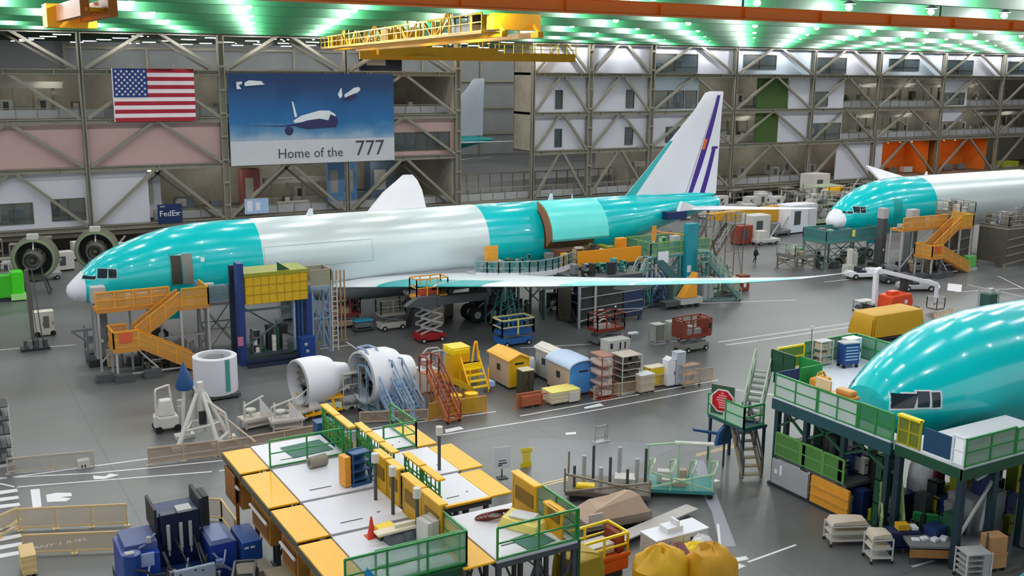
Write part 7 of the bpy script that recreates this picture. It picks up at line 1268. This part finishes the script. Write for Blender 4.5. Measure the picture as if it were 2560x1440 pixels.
rad = [.15,.14,.17,.15,.06,.09,.085,.1,.07,.05,.045,.1,.07,.05,.045,.07,.055,.045,.04,.07,.055,.045,.04]
me.from_pydata(V, Ed, []); o = bpy.data.objects.new('body', me); COL.objects.link(o); o.parent = r; sk = o.modifiers.new('skin', 'SKIN'); me.materials.append(mat('#2a2a2c', .7))
for k, v in enumerate(me.skin_vertices[0].data): v.radius = (rad[k], rad[k]*.85)
me.skin_vertices[0].data[0].use_root = True; o.modifiers.new('sub', 'SUBSURF').levels = 1; o.modifiers['sub'].render_levels = 2
MB().lathe([(.01,1.79),(.075,1.765),(.1,1.7),(.1,1.64),(.06,1.6)], n=14).build('hair', mat('#1b1613', .8), r, True, loc=(0,.012,0)); MB().lathe([(.01,-.085),(.06,-.06),(.08,0),(.06,.06),(.01,.075)], n=12).build('face', mat('#b98a70', .6), r, True, loc=(0,-.06,1.655))
MB().lathe([(.2,.82),(.23,1.0),(.22,1.3),(.17,1.47),(.09,1.52)], n=18).build('jacket', mat('#222326', .7), r, True)
# ------------------------------------------------------------------ equipment beyond, along the foot of the wall
q = random.Random(11); pal = [(OFFW,'white'),(LGREY,'pale grey'),(GREY,'grey'),(DGREY,'dark grey'),(BEIGE,'beige'),(mat('#8a8f78', .6),'olive grey'),(mat('#c9cdd2', .5),'silver white'),(BROWNW,'brown grey')]
def far_kit(name, label, cat, grp, x, y, kind, m, s=1.0):
    r = T(name, label, cat, (x, y, 0), R(q.uniform(-8, 8)), grp)
    if kind == 0: MB().box(-.9*s,-.6*s,.15,.9*s,.6*s,1.9*s).build('body', m, r, bevel=.04); MB().box(-.5*s,-.63*s,.6*s,.1*s,-.6*s,1.5*s).build('door', DGREY, r); wheels4(r, .7*s, .5*s, .12, .1)
    elif kind == 1:
        for a in (-1.1*s, 1.1*s):
            for b_ in (-.6*s, .6*s): MB().bar((a,b_,0),(a,b_,2.4*s),.1).build('upright', m, r)
        for z in (.3, 1.2*s, 2.3*s): MB().box(-1.15*s,-.65*s,z,1.15*s,.65*s,z+.08).build('shelf', m, r)
        jumble(r, -1.0*s,-.5*s,1.0*s,.5*s, 1.2*s+.08, 3, [OFFW, DGREY, GREY], .3, .8, q.randint(1, 99), 'rack_load')
    else: MB().box(-1.4*s,-.6*s,.3,1.4*s,.6*s,.7).tap((-.6*s,0,.7),(1.4*s,1.0*s,.8*s),(.7,.8)).build('body', m, r, bevel=.05); MB().bar((.5*s,0,.7),(1.6*s,0,1.9*s),.15).build('arm', LGREY, r); wheels4(r, 1.0*s, .55*s, .22, .16, TYRE, HUB)
    return r
FK = [('equipment_cabinet','cabinet','pale wheeled equipment cabinet in the crowded strip along the foot of the truss wall','wheeled cabinets along the foot of the wall',0,OFFW),
      ('equipment_rack','rack','steel equipment rack in the crowded strip along the foot of the truss wall','steel racks along the foot of the wall',1,STEEL),
      ('equipment_carrier','cart','low wheeled carrier with raised arm along the foot of the truss wall','wheeled carriers along the foot of the wall',2,LGREY)]
FKP = []
for nm, ct, lb, gr, kd, m_ in FK: FKP.append([far_kit(nm, lb, ct, gr, 0, 0, kd, m_), 0])
def scatter(x0, x1, y0, y1, n, seed):
    q_ = random.Random(seed); pts = []
    t_ = 0
    while len(pts) < n and t_ < n*40:
        t_ += 1; x, y = q_.uniform(x0, x1), q_.uniform(y0, y1)
        if all(abs(x-a)+abs(y-b_) > 3.6 for a, b_ in pts): pts.append((x, y))
    for x, y in pts:
        pr2 = q_.choice(FKP); rz = R(q_.uniform(-12, 12))
        if pr2[1] == 0: pr2[0].location = (x, y, 0); pr2[0].rotation_euler.z = rz; pr2[1] = 1
        else: dup(pr2[0], (x, y, 0), rz)
scatter(-6, 50, 34, 40, 26, 3); scatter(-8, 6, 26, 33, 7, 4); scatter(9, 30, 30, 34, 8, 5); scatter(76, 118, 32, 41, 44, 6); scatter(92, 122, 22, 31, 22, 7); scatter(66, 80, 30, 40, 10, 8); scatter(118, 160, 30, 40, 24, 9)
for px, lab, kd, m_, s_ in (((1985,582),'white pierced frame machine beneath the far stabiliser tip',0,WHITE,1.9),((2008,575),'white sheeted box right of the white pierced frame',0,mat('#d5d3d8', .5),1.8),((1950,590),'dark ladder cart lying before the white pierced frame',2,GREY,1.2),((1895,600),'white lidded box machine left of the golden fuselage cradle',0,OFFW,1.6),((1860,612),'brick red and white low cabinet right of the tall grey stairs',0,BRICK,1.2),((1920,612),'white round work table on the open floor near the person',2,OFFW,1.2),((2060,560),'olive green jig standing left of the second airliner radome',1,mat('#8c9a80', .5),2.2),((2110,505),'bright yellow lift truck behind the second airliner nose',2,YEL,2.2),((2040,500),'white big wheeled machine left of the bright yellow lift truck',0,OFFW,2.2),((1920,500),'white flatbed truck at the foot of the right wall',2,WHITE,2.4)):
    p = G(*px); far_kit('floor_machine', lab, 'machine', None, p.x, p.y+.5, kd, m_, s_)
p = G(1920,590); r = T('fuselage_cradle', 'golden yellow cradle arm with pale teal end behind the stabiliser tip', 'cradle', (p.x, p.y+2, 0)); MB().prism([(-8,3.0),(3,3.4),(5,1.6),(3.5,1.4),(-8,2.2)], -.5, .5).build('arm', mat('#d29a20', .5), r); MB().prism([(4,1.2),(7,1.4),(6.2,2.6),(4.6,2.4)], -.6, .6).build('teal_end', LGREEN, r); [MB().bar((x,0,0),(x,0,2.4),.25).build('leg', BROWNW, r) for x in (-6,-2,2,4)]
for k, (x0, x1, z1, lab) in enumerate(((101,107,4.4,'grey partition screen at the wall foot right of the far stabiliser'),(112,116,5.0,'brown grey double door cabin at the wall foot'))): MB

# dense gear beneath the tail of the main airliner
for k, (x, y, lab, w_, d_, h_, m_) in enumerate(((46.5,-2.6,'blue grey tall cabinet beneath the airliner tail behind the orange panel',2.2,1.2,3.2,mat('#3f5262', .5)),(49.2,-8.4,'grey green cabinet at the near foot of the tail dock',1.2,.9,2.2,mat('#56706a', .5)),(43.0,-8.0,'dark blue cabinet right of the dark enclosed dock',1.4,1.0,2.6,mat('#22345c', .5)),(53.0,-8.0,'pale grey cabinet left of the teal mast foot',1.2,.8,2.0,LGREY),(33.0,-3.2,'dark teal cabinet beyond the main wheels',2.0,1.2,2.6,mat('#22484a', .5)),(29.2,-3.0,'brown grey cabinet under the wing root behind the wheels',1.8,1.0,2.4,BROWNW),(57.4,-6.4,'beige low cabinet behind the wing edge near the red locker',1.6,.9,1.3,BEIGE))):
    cabinet('floor_cabinet', lab, (x, y, 0), 0, w_, d_, h_, m_)
for k, (x, y, h_, lab) in enumerate(((45.6,-8.2,3.4,'teal grey rolling stairs left of the slanted teal panel'),(52.6,-8.6,3.6,'grey green rolling stairs in front of the teal mast'))): stepunit('rolling_stairs', lab, (x, y, 0), R(20+k*140), h_, .8, mat('#5e8482', .5), mat('#8fb0a4', .5), .9)
for k, (x, y, lab) in enumerate(((32.4,-7.9,'teal braced jack tower left below the curved platform'),(47.6,-7.6,'blue braced jack tower below the orange panel'),(55.2,-7.4,'green braced jack tower right of the teal mast'))):
    r = T('jack_tower', lab, 'jack', (x, y, 0)); c_ = (TEALG, mat('#2c4f80', .5), mat('#4f7a58', .5))[k]; mb = MB()
    for a in (-.6, .6):
        for b_ in (-.5, .5): mb.bar((a*1.5,b_*1.4,0),(a*.6,b_*.6,2.9),.12)
    for z in (.5, 1.3, 2.1): mb.bar((-.8,-.6,z),(.7,-.5,z+.6),.06).bar((.8,-.6,z),(-.7,-.5,z+.6),.06)
    mb.build('lattice', c_, r); MB().tube((0,0,2.0),(0,0,3.6),.13,10).build('ram', LGREY, r, True); MB().box(-1.0,-.8,0,1.0,.8,.12).build('base', DARK, r)
